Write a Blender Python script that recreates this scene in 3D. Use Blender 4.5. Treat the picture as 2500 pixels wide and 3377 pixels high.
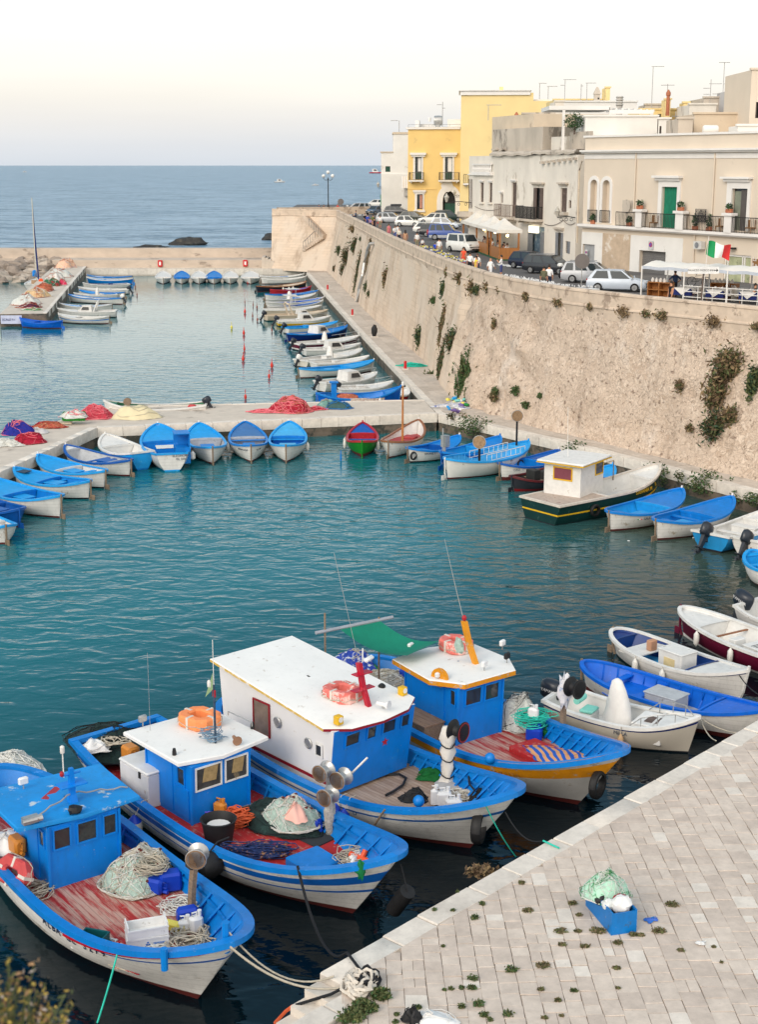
import bpy,math,random
from mathutils import Vector,Matrix,noise
for o in list(bpy.data.objects):bpy.data.objects.remove(o)
SC=bpy.context.scene
COL=SC.collection
R=random.Random(11)
rad=math.radians
# camera
CAMH,FPX,PCX,PCY=18.0,4690.0,1250.0,1688.5
PITCH=math.atan(1148/FPX)
cam=bpy.data.cameras.new('camera');camo=bpy.data.objects.new('camera',cam);COL.objects.link(camo)
camo.location=(0,0,CAMH);camo.rotation_euler=(math.pi/2-PITCH,0,0)
cam.sensor_fit='VERTICAL';cam.sensor_height=36;cam.lens=36*FPX/3377
cam.clip_start=.3;cam.clip_end=30000
cam.dof.use_dof=True;cam.dof.focus_distance=62;cam.dof.aperture_fstop=3.2
SC.camera=camo
def at(u,v,z=0.0):
 """point of the plane at height z seen at photograph pixel (u, v)"""
 x=(u-PCX)/FPX;y=(PCY-v)/FPX
 c,s=math.cos(PITCH),math.sin(PITCH)
 d=Vector((x,c+y*s,-s+y*c));t=(z-CAMH)/d.z
 return Vector((d.x*t,d.y*t,z))
def aty(u,v,dist):
 """point at ground distance dist (world y) seen at pixel (u, v)"""
 x=(u-PCX)/FPX;y=(PCY-v)/FPX
 c,s=math.cos(PITCH),math.sin(PITCH)
 d=Vector((x,c+y*s,-s+y*c));t=dist/d.y
 return Vector((d.x*t,dist,CAMH+d.z*t))
 # world
SUN_EL,SUN_AZ=rad(32),rad(218)
W=bpy.data.worlds.new('World');SC.world=W;W.use_nodes=True
nt=W.node_tree;nt.nodes.clear()
def N(nt,typ,**kw):
 n=nt.nodes.new(typ)
 for k,v in kw.items():
  if k.startswith('i_'):n.inputs[k[2:].replace('_',' ')].default_value=v
  else:setattr(n,k,v)
 return n
def ramp(nt,stops,interp='LINEAR'):
 n=nt.nodes.new('ShaderNodeValToRGB');cr=n.color_ramp;cr.interpolation=interp
 while len(cr.elements)<len(stops):cr.elements.new(.5)
 for e,(p,c)in zip(cr.elements,stops):e.position=p;e.color=(*c,1)
 return n
sky=N(nt,'ShaderNodeTexSky',sky_type='NISHITA');sky.sun_disc=False
sky.sun_elevation=SUN_EL;sky.sun_rotation=SUN_AZ;sky.dust_density=3;sky.ozone_density=1
bg1=N(nt,'ShaderNodeBackground',i_Strength=.05);nt.links.new(sky.outputs[0],bg1.inputs[0])
geo=N(nt,'ShaderNodeTexCoord');sep=N(nt,'ShaderNodeSeparateXYZ');nt.links.new(geo.outputs['Generated'],sep.inputs[0])
rp=ramp(nt,[(0,(.69,.735,.795)),(.012,(.73,.75,.785)),(.028,(.81,.79,.775)),(.045,(.88,.83,.765)),(.07,(.92,.88,.80)),(.10,(1.0,.95,.86)),(.15,(1.02,1.0,.95)),(.20,(.52,.67,.77)),(.29,(.17,.38,.50)),(.55,(.12,.28,.40)),(1,(.40,.50,.58))])
nt.links.new(sep.outputs['Z'],rp.inputs[0])
my=N(nt,'ShaderNodeMapRange',interpolation_type='SMOOTHSTEP');nt.links.new(sep.outputs['Y'],my.inputs[0])
for i_,q_ in enumerate((.25,-.55,0,1)):my.inputs[i_+1].default_value=q_
def mix_(f,a,b):
 n=nt.nodes.new('ShaderNodeMix');n.data_type='RGBA';nt.links.new(f,n.inputs[0]);nt.links.new(a,n.inputs[6]);n.inputs[7].default_value=(*b,1);return n.outputs[2]
skyc=mix_(my.outputs[0],rp.outputs[0],(1.42,1.35,1.25))
mp=N(nt,'ShaderNodeMapping');mp.inputs['Scale'].default_value=(1.5,1.5,14)
nt.links.new(geo.outputs['Generated'],mp.inputs[0])
nz=N(nt,'ShaderNodeTexNoise',i_Scale=2.2,i_Detail=4.0);nt.links.new(mp.outputs[0],nz.inputs['Vector'])
mr=N(nt,'ShaderNodeMapRange');mr.inputs['From Min'].default_value=.3;mr.inputs['From Max'].default_value=.7;mr.inputs['To Min'].default_value=.965;mr.inputs['To Max'].default_value=1.03
nt.links.new(nz.outputs[0],mr.inputs[0])
mxs=N(nt,'ShaderNodeVectorMath',operation='SCALE');nt.links.new(skyc,mxs.inputs[0]);nt.links.new(mr.outputs[0],mxs.inputs['Scale'])
bg2=N(nt,'ShaderNodeBackground',i_Strength=1.0);nt.links.new(mxs.outputs[0],bg2.inputs[0])
add=N(nt,'ShaderNodeAddShader');nt.links.new(bg1.outputs[0],add.inputs[0]);nt.links.new(bg2.outputs[0],add.inputs[1])
out=N(nt,'ShaderNodeOutputWorld');nt.links.new(add.outputs[0],out.inputs[0])
sl=bpy.data.lights.new('sun','SUN');sl.energy=1.1;sl.angle=rad(26);sl.color=(1,.93,.84)
so=bpy.data.objects.new('sun',sl);COL.objects.link(so)
sd=Vector((math.sin(SUN_AZ)*math.cos(SUN_EL),math.cos(SUN_AZ)*math.cos(SUN_EL),math.sin(SUN_EL)))
so.rotation_euler=sd.to_track_quat('Z','Y').to_euler();so.location=sd*60
SC.view_settings.view_transform='Standard';SC.view_settings.look='None'
SC.view_settings.exposure=0.0;SC.view_settings.gamma=1;SC.view_settings.use_curve_mapping=False
SC.cycles.max_bounces=6;SC.cycles.diffuse_bounces=3;SC.cycles.glossy_bounces=3;SC.cycles.transparent_max_bounces=8
# materials
def S(r,g,b):
 f=lambda c:(c/255/12.92)if c<=10 else(((c/255)+.055)/1.055)**2.4
 return(f(r),f(g),f(b))
MATS={}
def newmat(name):
 m=bpy.data.materials.new(name);m.use_nodes=True;t=m.node_tree;t.nodes.clear()
 b=N(t,'ShaderNodeBsdfPrincipled');o=N(t,'ShaderNodeOutputMaterial');t.links.new(b.outputs[0],o.inputs[0])
 return m,t,b
def mix(t,fac,a,b,blend='MIX'):
 n=t.nodes.new('ShaderNodeMix');n.data_type='RGBA';n.blend_type=blend
 for k,v in((0,fac),(6,a),(7,b)):
  if hasattr(v,'is_output'):t.links.new(v,n.inputs[k])
  else:n.inputs[k].default_value=(*v,1)if k else v
 return n.outputs[2]
def rng(t,v,a,b,c=0.,d=1.):
 n=t.nodes.new('ShaderNodeMapRange');t.links.new(v,n.inputs[0])
 for i,q in enumerate((a,b,c,d)):n.inputs[i+1].default_value=q
 return n.outputs[0]
def M(name,col,rough=.55,var=.12,scale=2.5,wear=None,wamt=.0,wscale=1.5,bump=.0,bscale=30,metal=0.,stretch=(1,1,1),spec=.4,grime=0.,seam=0.):
 """weathered paint / plaster / cloth: mottled base, patches of a wear colour with a shape of their own"""
 if name in MATS:return MATS[name]
 m,t,b=newmat(name);MATS[name]=m
 tc=N(t,'ShaderNodeTexCoord');mp=N(t,'ShaderNodeMapping');mp.inputs['Scale'].default_value=stretch
 t.links.new(tc.outputs['Object'],mp.inputs[0])
 n1=N(t,'ShaderNodeTexNoise',i_Scale=scale,i_Detail=5.0,i_Roughness=.6);t.links.new(mp.outputs[0],n1.inputs['Vector'])
 f=rng(t,n1.outputs[0],.3,.7)
 c=mix(t,f,tuple(x*(1-var)for x in col),tuple(min(1,x*(1+var))for x in col))
 if wear:
  n2=N(t,'ShaderNodeTexNoise',i_Scale=wscale,i_Detail=8.0,i_Roughness=.68);t.links.new(mp.outputs[0],n2.inputs['Vector'])
  th=.66-.3*wamt
  c=mix(t,rng(t,n2.outputs[0],th,th+.07),c,wear)
 if seam:
  sz_=N(t,'ShaderNodeSeparateXYZ');t.links.new(tc.outputs['Object'],sz_.inputs[0]);pp=N(t,'ShaderNodeMath',operation='PINGPONG');t.links.new(sz_.outputs[2],pp.inputs[0]);pp.inputs[1].default_value=.095
  c=mix(t,rng(t,pp.outputs[0],.0,.014,seam,0),c,(.12,.10,.08))
 if grime:
  m2=N(t,'ShaderNodeMapping');m2.inputs['Scale'].default_value=(2.2,2.2,.55);t.links.new(tc.outputs['Object'],m2.inputs[0])
  n4=N(t,'ShaderNodeTexNoise',i_Scale=2.0,i_Detail=9.0,i_Roughness=.75);t.links.new(m2.outputs[0],n4.inputs['Vector'])
  c=mix(t,rng(t,n4.outputs[0],.5,.72,0,grime),c,tuple(x*.35+.02 for x in col))
  n5=N(t,'ShaderNodeTexNoise',i_Scale=9.0,i_Detail=6.0,i_Roughness=.7);t.links.new(tc.outputs['Object'],n5.inputs['Vector'])
  c=mix(t,rng(t,n5.outputs[0],.66,.70,0,min(1,grime*1.6)),c,(.46,.43,.38))
 t.links.new(c,b.inputs['Base Color']);b.inputs['Roughness'].default_value=rough
 b.inputs['Metallic'].default_value=metal;b.inputs['Specular IOR Level'].default_value=spec
 if bump:
  n3=N(t,'ShaderNodeTexNoise',i_Scale=bscale,i_Detail=4.0);t.links.new(mp.outputs[0],n3.inputs['Vector'])
  bp=N(t,'ShaderNodeBump',i_Strength=bump,i_Distance=.03);t.links.new(n3.outputs[0],bp.inputs['Height'])
  t.links.new(bp.outputs[0],b.inputs['Normal'])
 return m
def emit(name,col,s):
 if name in MATS:return MATS[name]
 m,t,b=newmat(name);MATS[name]=m
 b.inputs['Base Color'].default_value=(*col,1);b.inputs['Emission Color'].default_value=(*col,1);b.inputs['Emission Strength'].default_value=s
 return m
def glass(name,col=(.02,.025,.03),rough=.08):
 if name in MATS:return MATS[name]
 m,t,b=newmat(name);MATS[name]=m
 b.inputs['Base Color'].default_value=(*col,1);b.inputs['Roughness'].default_value=rough;b.inputs['Specular IOR Level'].default_value=.6
 return m
 # mesh helper
class MB:
 def __init__(s):s.v=[];s.f=[];s.m=[]
 def add(s,vs,fs,m=0):
  k=len(s.v);s.v+=[tuple(p)for p in vs]
  for f in fs:s.f.append([i+k for i in f]);s.m.append(m)
  return k
 def box(s,a,b,m=0):
  x0,y0,z0=a;x1,y1,z1=b
  s.add([(x0,y0,z0),(x1,y0,z0),(x1,y1,z0),(x0,y1,z0),(x0,y0,z1),(x1,y0,z1),(x1,y1,z1),(x0,y1,z1)],[(3,2,1,0),(4,5,6,7),(0,1,5,4),(1,2,6,5),(2,3,7,6),(3,0,4,7)],m);return s
 def obox(s,c,d,rz=0,m=0,tilt=0,taper=1.0,bev=0):
  k=len(s.v);x,y,z=(q/2 for q in d)
  if bev:
   pts=[]
   for zz,ins in((-z,bev),(-z+bev,0),(z-bev,0),(z,bev)):
    X,Y=x-ins,y-ins
    if abs(zz)<z or 1:
     e=min(bev,X*.5,Y*.5)
     pts.append([(X,-Y+e,zz),(X,Y-e,zz),(X-e,Y,zz),(-X+e,Y,zz),(-X,Y-e,zz),(-X,-Y+e,zz),(-X+e,-Y,zz),(X-e,-Y,zz)])
   s.loft(pts,m,closed=True,caps=True)
  else:s.box((-x,-y,-z),(x,y,z),m)
  M_=Matrix.Translation(c)@Matrix.Rotation(rz,4,'Z')@Matrix.Rotation(tilt,4,'Y')
  for i in range(k,len(s.v)):
   p=Vector(s.v[i])
   if taper!=1 and p.z>0:p.x*=taper;p.y*=taper
   s.v[i]=tuple(M_@p)
  return s
 def loft(s,rows,m=0,closed=False,caps=False,flip=False):
  n=len(rows[0]);k=s.add([p for r in rows for p in r],[])
  for i in range(len(rows)-1):
   for j in range(n if closed else n-1):
    a,b=k+i*n+j,k+i*n+(j+1)%n
    q=[a,b,b+n,a+n]
    mm=m(i,j)if callable(m)else m
    s.f.append(q[::-1]if flip else q);s.m.append(mm)
  if caps:
   mm=m(0,0)if callable(m)else m
   s.f.append(list(range(k,k+n))[::-1]);s.m.append(mm)
   s.f.append(list(range(k+(len(rows)-1)*n,k+len(rows)*n)));s.m.append(mm)
  return s
 def tube(s,pts,r,n=5,m=0,caps=True):
  pts=[Vector(p)for p in pts];rows=[];up=Vector((0,0,1))
  for i,p in enumerate(pts):
   d=(pts[min(i+1,len(pts)-1)]-pts[max(i-1,0)])
   d=d.normalized()if d.length>1e-9 else Vector((0,0,1))
   a=d.cross(up if abs(d.z)<.95 else Vector((1,0,0))).normalized();b=d.cross(a)
   rr=r[i]if isinstance(r,(list,tuple))else r
   rows.append([p+(a*math.cos(t)+b*math.sin(t))*rr for t in(j*2*math.pi/n for j in range(n))])
  s.loft(rows,m,closed=True,caps=caps);return s
 def lathe(s,prof,n=12,c=(0,0,0),m=0,axis='Z',rz=0):
  rows=[]
  for r,z in prof:
   row=[]
   for j in range(n):
    t=j*2*math.pi/n;p=Vector((r*math.cos(t),r*math.sin(t),z))
    if axis=='X':p=Vector((p.z,p.x,p.y))
    elif axis=='Y':p=Vector((p.x,p.z,p.y))
    if rz:p.rotate(Matrix.Rotation(rz,3,'Z'))
    row.append(p+Vector(c))
   rows.append(row)
  s.loft(rows,m,closed=True,caps=True);return s
 def poly(s,pts,m=0):s.add(pts,[tuple(range(len(pts)))],m);return s
 def prism(s,pts,z0,z1,m=0,mt=None):
  n=len(pts);k=s.add([(p[0],p[1],z0)for p in pts]+[(p[0],p[1],z1)for p in pts],[])
  s.f.append([k+i for i in range(n)][::-1]);s.m.append(m);s.f.append([k+n+i for i in range(n)]);s.m.append(m if mt is None else mt)
  for i in range(n):s.f.append([k+i,k+(i+1)%n,k+n+(i+1)%n,k+n+i]);s.m.append(m)
  return s
 def ell(s,c,r,nu=12,nv=7,m=0,nz=0.,sc=2.,seed=0,zmin=None):
  rows=[]
  for i in range(nv+1):
   th=math.pi*i/nv;row=[]
   for j in range(nu):
    ph=2*math.pi*j/nu
    d=Vector((math.sin(th)*math.cos(ph),math.sin(th)*math.sin(ph),-math.cos(th)))
    k=1+(nz*noise.noise(d*sc+Vector((seed,seed*1.7,0)))if nz else 0)
    p=Vector((d.x*r[0],d.y*r[1],d.z*r[2]))*k
    if zmin is not None:p.z=max(p.z,zmin)
    row.append(p+Vector(c))
   rows.append(row)
  s.loft(rows,m,closed=True);return s
 def xf(s,k,M_):
  for i in range(k,len(s.v)):s.v[i]=tuple(M_@Vector(s.v[i]))
  return s
 def build(s,name,mats,parent=None,smooth=35,loc=None):
  me=bpy.data.meshes.new(name);me.from_pydata(s.v,[],s.f)
  for m in(mats if isinstance(mats,(list,tuple))else[mats]):me.materials.append(m)
  me.polygons.foreach_set('material_index',s.m);me.validate(clean_customdata=False)
  if smooth and len(me.polygons):
   me.polygons.foreach_set('use_smooth',[True]*len(me.polygons));me.set_sharp_from_angle(angle=rad(smooth))
  me.update();o=bpy.data.objects.new(name,me);COL.objects.link(o)
  if parent:o.parent=parent
  if loc is not None:o.location=loc
  return o
def tag(o,label=None,cat=None,group=None,kind=None):
 if label:o['label']=label
 if cat:o['category']=cat
 if group:o['group']=group
 if kind:o['kind']=kind
 return o
def thing(name,label,cat,loc=(0,0,0),rz=0,group=None):
 o=bpy.data.objects.new(name,None);o.empty_display_size=.2;COL.objects.link(o)
 o.location=loc;o.rotation_euler=(0,0,rz);return tag(o,label,cat,group)
def text(body,size,mat,parent,loc,rot,name='lettering',ext=.004,align='CENTER',shear=0):
 cu=bpy.data.curves.new(name,'FONT');cu.body=body;cu.size=size;cu.extrude=ext;cu.align_x=align;cu.align_y='CENTER';cu.shear=shear
 cu.resolution_u=3;tmp=bpy.data.objects.new(name,cu);me=bpy.data.meshes.new_from_object(tmp);bpy.data.objects.remove(tmp);me.materials.clear();me.materials.append(mat)
 o=bpy.data.objects.new(name,me);COL.objects.link(o)
 o.parent=parent;o.location=loc;o.rotation_euler=rot;return o
def lerp(a,b,t):return a+(b-a)*t
def rope(pts,r,mat,name='mooring_rope',label=None,cat='rope',group=None,sag=0,n=14,parent=None,jit=0):
 """a rope through points; with two points it hangs with the given sag"""
 pts=[Vector(p)for p in pts]
 if len(pts)==2:
  a,b=pts;pts=[a.lerp(b,i/n)-Vector((0,0,sag*4*(i/n)*(1-i/n)))for i in range(n+1)]
 o=MB().tube(pts,r,5).build(name,mat,parent)
 if label:tag(o,label,cat,group)
 return o
def coil(c,rx,ry,turns,r,mb,m=0,h=.12,seed=0,n=13):
 """tangled rope heap added to mb"""
 q=random.Random(seed)
 for k in range(turns):
  a0=q.random()*6.3;ex=q.uniform(.45,1.);ox,oy=q.uniform(-.25,.25)*rx,q.uniform(-.25,.25)*ry;z0=q.random()*h;wob=q.uniform(.1,.35)
  pts=[]
  for i in range(n+1):
   a=a0+i/n*q.uniform(5.6,6.2)
   rr=ex*(1+wob*math.sin(3*a+a0))
   pts.append((c[0]+ox+rx*rr*math.cos(a),c[1]+oy+ry*rr*math.sin(a),c[2]+z0+.05*math.sin(2*a+k)))
  mb.tube(pts,r,4,m,caps=False)
 return mb
WHITE=M('white_paint',(.74,.73,.70),.45,.08,3,(.42,.36,.29),.12,2.5)
BLUE=M('blue_paint',S(0,124,206),.42,.12,2,S(70,150,200),.12,3)
ROPE=M('rope_fibre',S(176,168,152),.9,.2,20)
DARKROPE=M('dark_rope',S(30,32,36),.9,.2,20)
BLACK=M('black_rubber',(.012,.012,.013),.6,.2,6)
STEEL=M('galvanised_steel',(.42,.42,.41),.4,.15,8,(.2,.1,.05),.15,5,metal=.6)
# setting
def make_water():
 m,t,b=newmat('sea_water')
 tc=N(t,'ShaderNodeTexCoord');sp=N(t,'ShaderNodeSeparateXYZ');t.links.new(tc.outputs['Object'],sp.inputs[0])
 X,Y=sp.outputs[0],sp.outputs[1]
 fsea=rng(t,Y,232,262)
 def nzt(sc,det,st=(1,1,1),rot=0,rough=.5,dist=0):
  mp=N(t,'ShaderNodeMapping');mp.inputs['Scale'].default_value=st;mp.inputs['Rotation'].default_value=(0,0,rot)
  t.links.new(tc.outputs['Object'],mp.inputs[0])
  n=N(t,'ShaderNodeTexNoise',i_Scale=sc,i_Detail=det,i_Roughness=rough,i_Distortion=dist);t.links.new(mp.outputs[0],n.inputs['Vector']);return n.outputs[0]
 def mul(a,k,op='MULTIPLY'):
  n=N(t,'ShaderNodeMath',operation=op);t.links.new(a,n.inputs[0])
  if hasattr(k,'is_output'):t.links.new(k,n.inputs[1])
  else:n.inputs[1].default_value=k
  return n.outputs[0]
 deep=(.001,.007,.011);teal=(.005,.125,.148);shal=(.052,.078,.058);sea=(.02,.085,.15)  # deep: shade near the quay painted into the water colour as near-black
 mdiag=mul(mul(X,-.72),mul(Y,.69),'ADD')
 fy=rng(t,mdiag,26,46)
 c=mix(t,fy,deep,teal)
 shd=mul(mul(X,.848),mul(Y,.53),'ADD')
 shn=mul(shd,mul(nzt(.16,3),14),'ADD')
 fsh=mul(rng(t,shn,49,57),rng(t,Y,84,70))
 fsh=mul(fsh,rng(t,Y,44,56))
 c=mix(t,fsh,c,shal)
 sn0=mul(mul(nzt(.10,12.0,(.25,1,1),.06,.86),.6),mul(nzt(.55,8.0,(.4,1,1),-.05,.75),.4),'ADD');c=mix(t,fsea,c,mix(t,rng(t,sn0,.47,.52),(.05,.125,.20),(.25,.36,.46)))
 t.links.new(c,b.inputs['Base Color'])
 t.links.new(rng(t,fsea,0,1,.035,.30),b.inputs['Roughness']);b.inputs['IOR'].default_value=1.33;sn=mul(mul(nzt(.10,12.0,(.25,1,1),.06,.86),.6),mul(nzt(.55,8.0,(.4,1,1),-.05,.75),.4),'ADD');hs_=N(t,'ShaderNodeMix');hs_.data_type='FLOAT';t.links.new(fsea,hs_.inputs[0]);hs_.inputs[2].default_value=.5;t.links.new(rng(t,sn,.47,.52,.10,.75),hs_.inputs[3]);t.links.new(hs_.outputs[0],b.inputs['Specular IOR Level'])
 calm=mul(mul(nzt(.72,2.0,(1,1.7,1),.25,.45,.6),.085),mul(nzt(3.1,2.0,(1,1.6,1),-.3),.013),'ADD')
 calm=mul(calm,rng(t,nzt(.05,2.0),.3,.7,.55,1.25))
 calm=mul(mul(calm,rng(t,Y,30,60,.6,1.15)),rng(t,Y,95,160,1,.3))
 far=mul(mul(nzt(.16,5.0,(.55,1,1),.1,.62,.5),1.5),mul(nzt(1.1,3.0,(1,1,1)),.14),'ADD')
 far=mul(far,rng(t,nzt(.012,3.0,(.4,1,1)),.3,.7,.75,1.2))
 hm=N(t,'ShaderNodeMix');hm.data_type='FLOAT';t.links.new(fsea,hm.inputs[0]);t.links.new(calm,hm.inputs[2]);t.links.new(far,hm.inputs[3])
 bp=N(t,'ShaderNodeBump',i_Strength=1.0,i_Distance=1.0);t.links.new(hm.outputs[0],bp.inputs['Height']);t.links.new(bp.outputs[0],b.inputs['Normal'])
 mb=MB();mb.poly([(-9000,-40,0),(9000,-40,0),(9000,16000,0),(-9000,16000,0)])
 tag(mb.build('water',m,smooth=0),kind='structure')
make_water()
def island_mat(name,ca,cb,rough=.85,odd=None,stain=(.2,.17,.14),sa=.2,bump=.25,nsc=3.):
 """stones of slightly different tints: one random value per stone"""
 m,t,b=newmat(name);MATS[name]=m
 g=N(t,'ShaderNodeNewGeometry');c=mix(t,g.outputs['Random Per Island'],ca,cb)
 if odd:c=mix(t,rng(t,g.outputs['Random Per Island'],.93,.935),c,odd)
 tc=N(t,'ShaderNodeTexCoord')
 n1=N(t,'ShaderNodeTexNoise',i_Scale=nsc,i_Detail=7.0,i_Roughness=.7);t.links.new(tc.outputs['Object'],n1.inputs['Vector'])
 c=mix(t,rng(t,n1.outputs[0],.25,.75,.80,1.14),(0,0,0),c)if 0 else c
 vm=N(t,'ShaderNodeVectorMath',operation='SCALE');t.links.new(c,vm.inputs[0]);t.links.new(rng(t,n1.outputs[0],.25,.75,.80,1.16),vm.inputs['Scale']);c=vm.outputs[0]
 n2=N(t,'ShaderNodeTexNoise',i_Scale=.55,i_Detail=9.0,i_Roughness=.72);t.links.new(tc.outputs['Object'],n2.inputs['Vector'])
 c=mix(t,rng(t,n2.outputs[0],.56,.72,0,sa),c,stain)
 n3=N(t,'ShaderNodeTexNoise',i_Scale=14.0,i_Detail=6.0,i_Roughness=.7);t.links.new(tc.outputs['Object'],n3.inputs['Vector'])
 c=mix(t,rng(t,n3.outputs[0],.62,.70,0,.45),c,stain)
 t.links.new(c,b.inputs['Base Color']);b.inputs['Roughness'].default_value=rough;b.inputs['Specular IOR Level'].default_value=.25
 bp=N(t,'ShaderNodeBump',i_Strength=bump,i_Distance=.02);t.links.new(n3.outputs[0],bp.inputs['Height']);t.links.new(bp.outputs[0],b.inputs['Normal'])
 return m
PAVE=island_mat('limestone_paving',(.655,.56,.475),(.545,.455,.385),odd=(.71,.64,.56))
KERB=island_mat('white_kerb_stone',(.74,.68,.60),(.64,.58,.51),sa=.3)
PROM=island_mat('promenade_paving',(.60,.52,.44),(.49,.42,.35),sa=.4)
JOINT=M('joint_dirt',(.42,.345,.28),.95,.25,6)
CONC=M('pier_concrete',(.58,.51,.43),.9,.10,1.2,(.34,.29,.24),.25,.5,.2,25)
DAMP=M('damp_quay_stone',(.16,.125,.095),.6,.3,1.6,(.05,.05,.04),.55,1.2,.5,6)
def clip(poly,a,b):
 """part of a convex polygon left of the line a->b"""
 side=lambda p:(b[0]-a[0])*(p[1]-a[1])-(b[1]-a[1])*(p[0]-a[0])
 res=[]
 for i,p in enumerate(poly):
  q=poly[(i+1)%len(poly)];sp_,sq_=side(p),side(q)
  if sp_>=0:res.append(p)
  if sp_*sq_<0:
   t_=sp_/(sp_-sq_);res.append((p[0]+(q[0]-p[0])*t_,p[1]+(q[1]-p[1])*t_))
 return res
def stone(mb,p,z,gap=.006,h=.03,jit=.006,m=0):
 n=len(p)
 if n<3:return
 ar=abs(sum(p[i][0]*p[(i+1)%n][1]-p[(i+1)%n][0]*p[i][1]for i in range(n)))/2
 if ar<.02:return
 cx=sum(q[0]for q in p)/n;cy=sum(q[1]for q in p)/n
 d=max(math.hypot(q[0]-cx,q[1]-cy)for q in p);zz=z+R.uniform(-jit,jit)
 k1=1-gap/d*1.5;k2=1-(gap+.006)/d*1.5
 o=[(cx+(q[0]-cx)*k1,cy+(q[1]-cy)*k1,zz-h)for q in p]
 o2=[(cx+(q[0]-cx)*k1,cy+(q[1]-cy)*k1,zz-.008)for q in p]
 i_=[(cx+(q[0]-cx)*k2,cy+(q[1]-cy)*k2,zz+R.uniform(-.002,.002))for q in p]
 mb.loft([o,o2,i_],m,closed=True);k=len(mb.v)-n
 mb.f.append(list(range(k,k+n)));mb.m.append(m)
def pavers(mb,region,ang,wr,lr,z,org=(0,0),ext=30,m=0,lines=()):
 ca,sa=math.cos(ang),math.sin(ang)
 w=lambda a,b:(org[0]+a*ca-b*sa,org[1]+a*sa+b*ca)
 b_=-ext
 while b_<ext:
  bw=R.uniform(*wr);a=-ext+R.random()
  while a<ext:
   l=R.uniform(*lr);j=lambda:R.uniform(-.012,.012)
   pts=[(a+j(),b_+j()),(a+l+j(),b_+j()),(a+l+j(),b_+bw+j()),(a+j(),b_+bw+j())]
   if R.random()<.16 and bw>.45:cells=[[pts[0],pts[1],(a+l,b_+bw/2),(a,b_+bw/2)],[(a,b_+bw/2),(a+l,b_+bw/2),pts[2],pts[3]]]
   else:cells=[pts]
   for c in cells:
    P=[w(*q)for q in c]
    for i in range(len(region)):
     P=clip(P,region[i],region[(i+1)%len(region)])
     if len(P)<3:break
    else:stone(mb,P,z,m=m)
   a+=l
  b_+=bw
def kerb_line(mb,pts,wd,z0,z1,lr=(.9,1.7),m=0,left=True,bulge=.015):
 """a row of kerb blocks along a polyline, lying to its left (or right) side"""
 for i in range(len(pts)-1):
  a,b=Vector(pts[i][:2]),Vector(pts[i+1][:2]);d=(b-a);L=d.length;d.normalize()
  nrm=Vector((-d.y,d.x))*(1 if left else-1);s=0
  while s<L-.05:
   l=min(R.uniform(*lr),L-s);l=L-s if L-s-l<.4 else l
   g=.012;j=R.uniform(-.02,.02)
   q=[a+d*(s+g)+nrm*j,a+d*(s+l-g)+nrm*j,a+d*(s+l-g)+nrm*(wd+R.uniform(-.03,.03)),a+d*(s+g)+nrm*(wd+R.uniform(-.03,.03))]
   zz=z1+R.uniform(-.012,.012);e=.025
   cx=sum((p.x for p in q))/4;cy=sum((p.y for p in q))/4
   ins=[Vector((p.x+(cx-p.x)*e/l*2,p.y+(cy-p.y)*e/wd*1.2))for p in q]
   mb.loft([[(p.x,p.y,z0)for p in q],[(p.x,p.y,zz-e)for p in q],[(p.x,p.y,zz)for p in ins]],m,closed=True,caps=True)
   s+=l
   # near quay with its landing steps
QE=[Vector((20.0,50.5)),Vector((11.8,41.4)),Vector((-1.27,27.23))]
qd=(QE[2]-QE[1]).normalized();qn=Vector((-qd.y,qd.x))
def near_quay():
 q2=QE[2];ins=q2+qn*1.5;fa=q2+qd*6+qn*1.5
 reg=[tuple(QE[0]),(30,50.5),(30,16),(fa.x,fa.y-2),tuple(fa),tuple(ins)][::-1]
 body=[tuple(QE[0]+qn*.04),(30,50),(30,14),(-8,14),tuple(fa+qn*.05),tuple(ins+qn*.05),tuple(q2+qn*.05)]
 mb=MB();mb.prism(body,-3,1.165,1,0)
 q=tag(mb.build('quay',[JOINT,DAMP],smooth=0),kind='structure')
 k=MB();kerb_line(k,[QE[0],QE[1],q2+qd*.02],.62,.72,1.2,(.9,2.0),left=True)
 e=q2+qn*.62;kerb_line(k,[q2+qn*.9,fa+qn*-.6],.58,.55,1.2,(.8,1.5),left=True)
 k.build('kerb',KERB,q)
 p=MB();A=QE[0]+qn*.63;B=QE[2]+qn*.63;C=QE[2]+qn*1.5;D=fa
 r1=[tuple(A),tuple(B),(8,12),(26,12),(26,50)]
 pavers(p,[tuple(A),tuple(B),(B.x+.9,12),(24,12),(24,50)],rad(-88.4),(.33,.52),(.28,.66),1.2,(8,32),26)
 pavers(p,[tuple(C+qn*.1+qd*-.6),tuple(D+qn*.1),(D.x,12),(B.x+.9,12),tuple(B+qn*.3)],rad(-88.4),(.33,.52),(.28,.66),1.2,(0,24),14)
 p.build('paving',PAVE,q)
 s=MB();n=7
 for i in range(n):
  a=q2+qd*(.02+i*.42);zt=1.2-.2*(i+1)
  pts=[a,a+qd*.44,a+qd*.44+qn*(.95+.04*i),a+qn*(.95+.04*i)]
  s.prism([tuple(p_)for p_ in pts][::1],-1.5-.01*i,zt)
 tag(s.build('landing_steps',KERB),'worn white stone landing steps going down to the dark water at the quay corner','steps')
near_quay()
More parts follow.
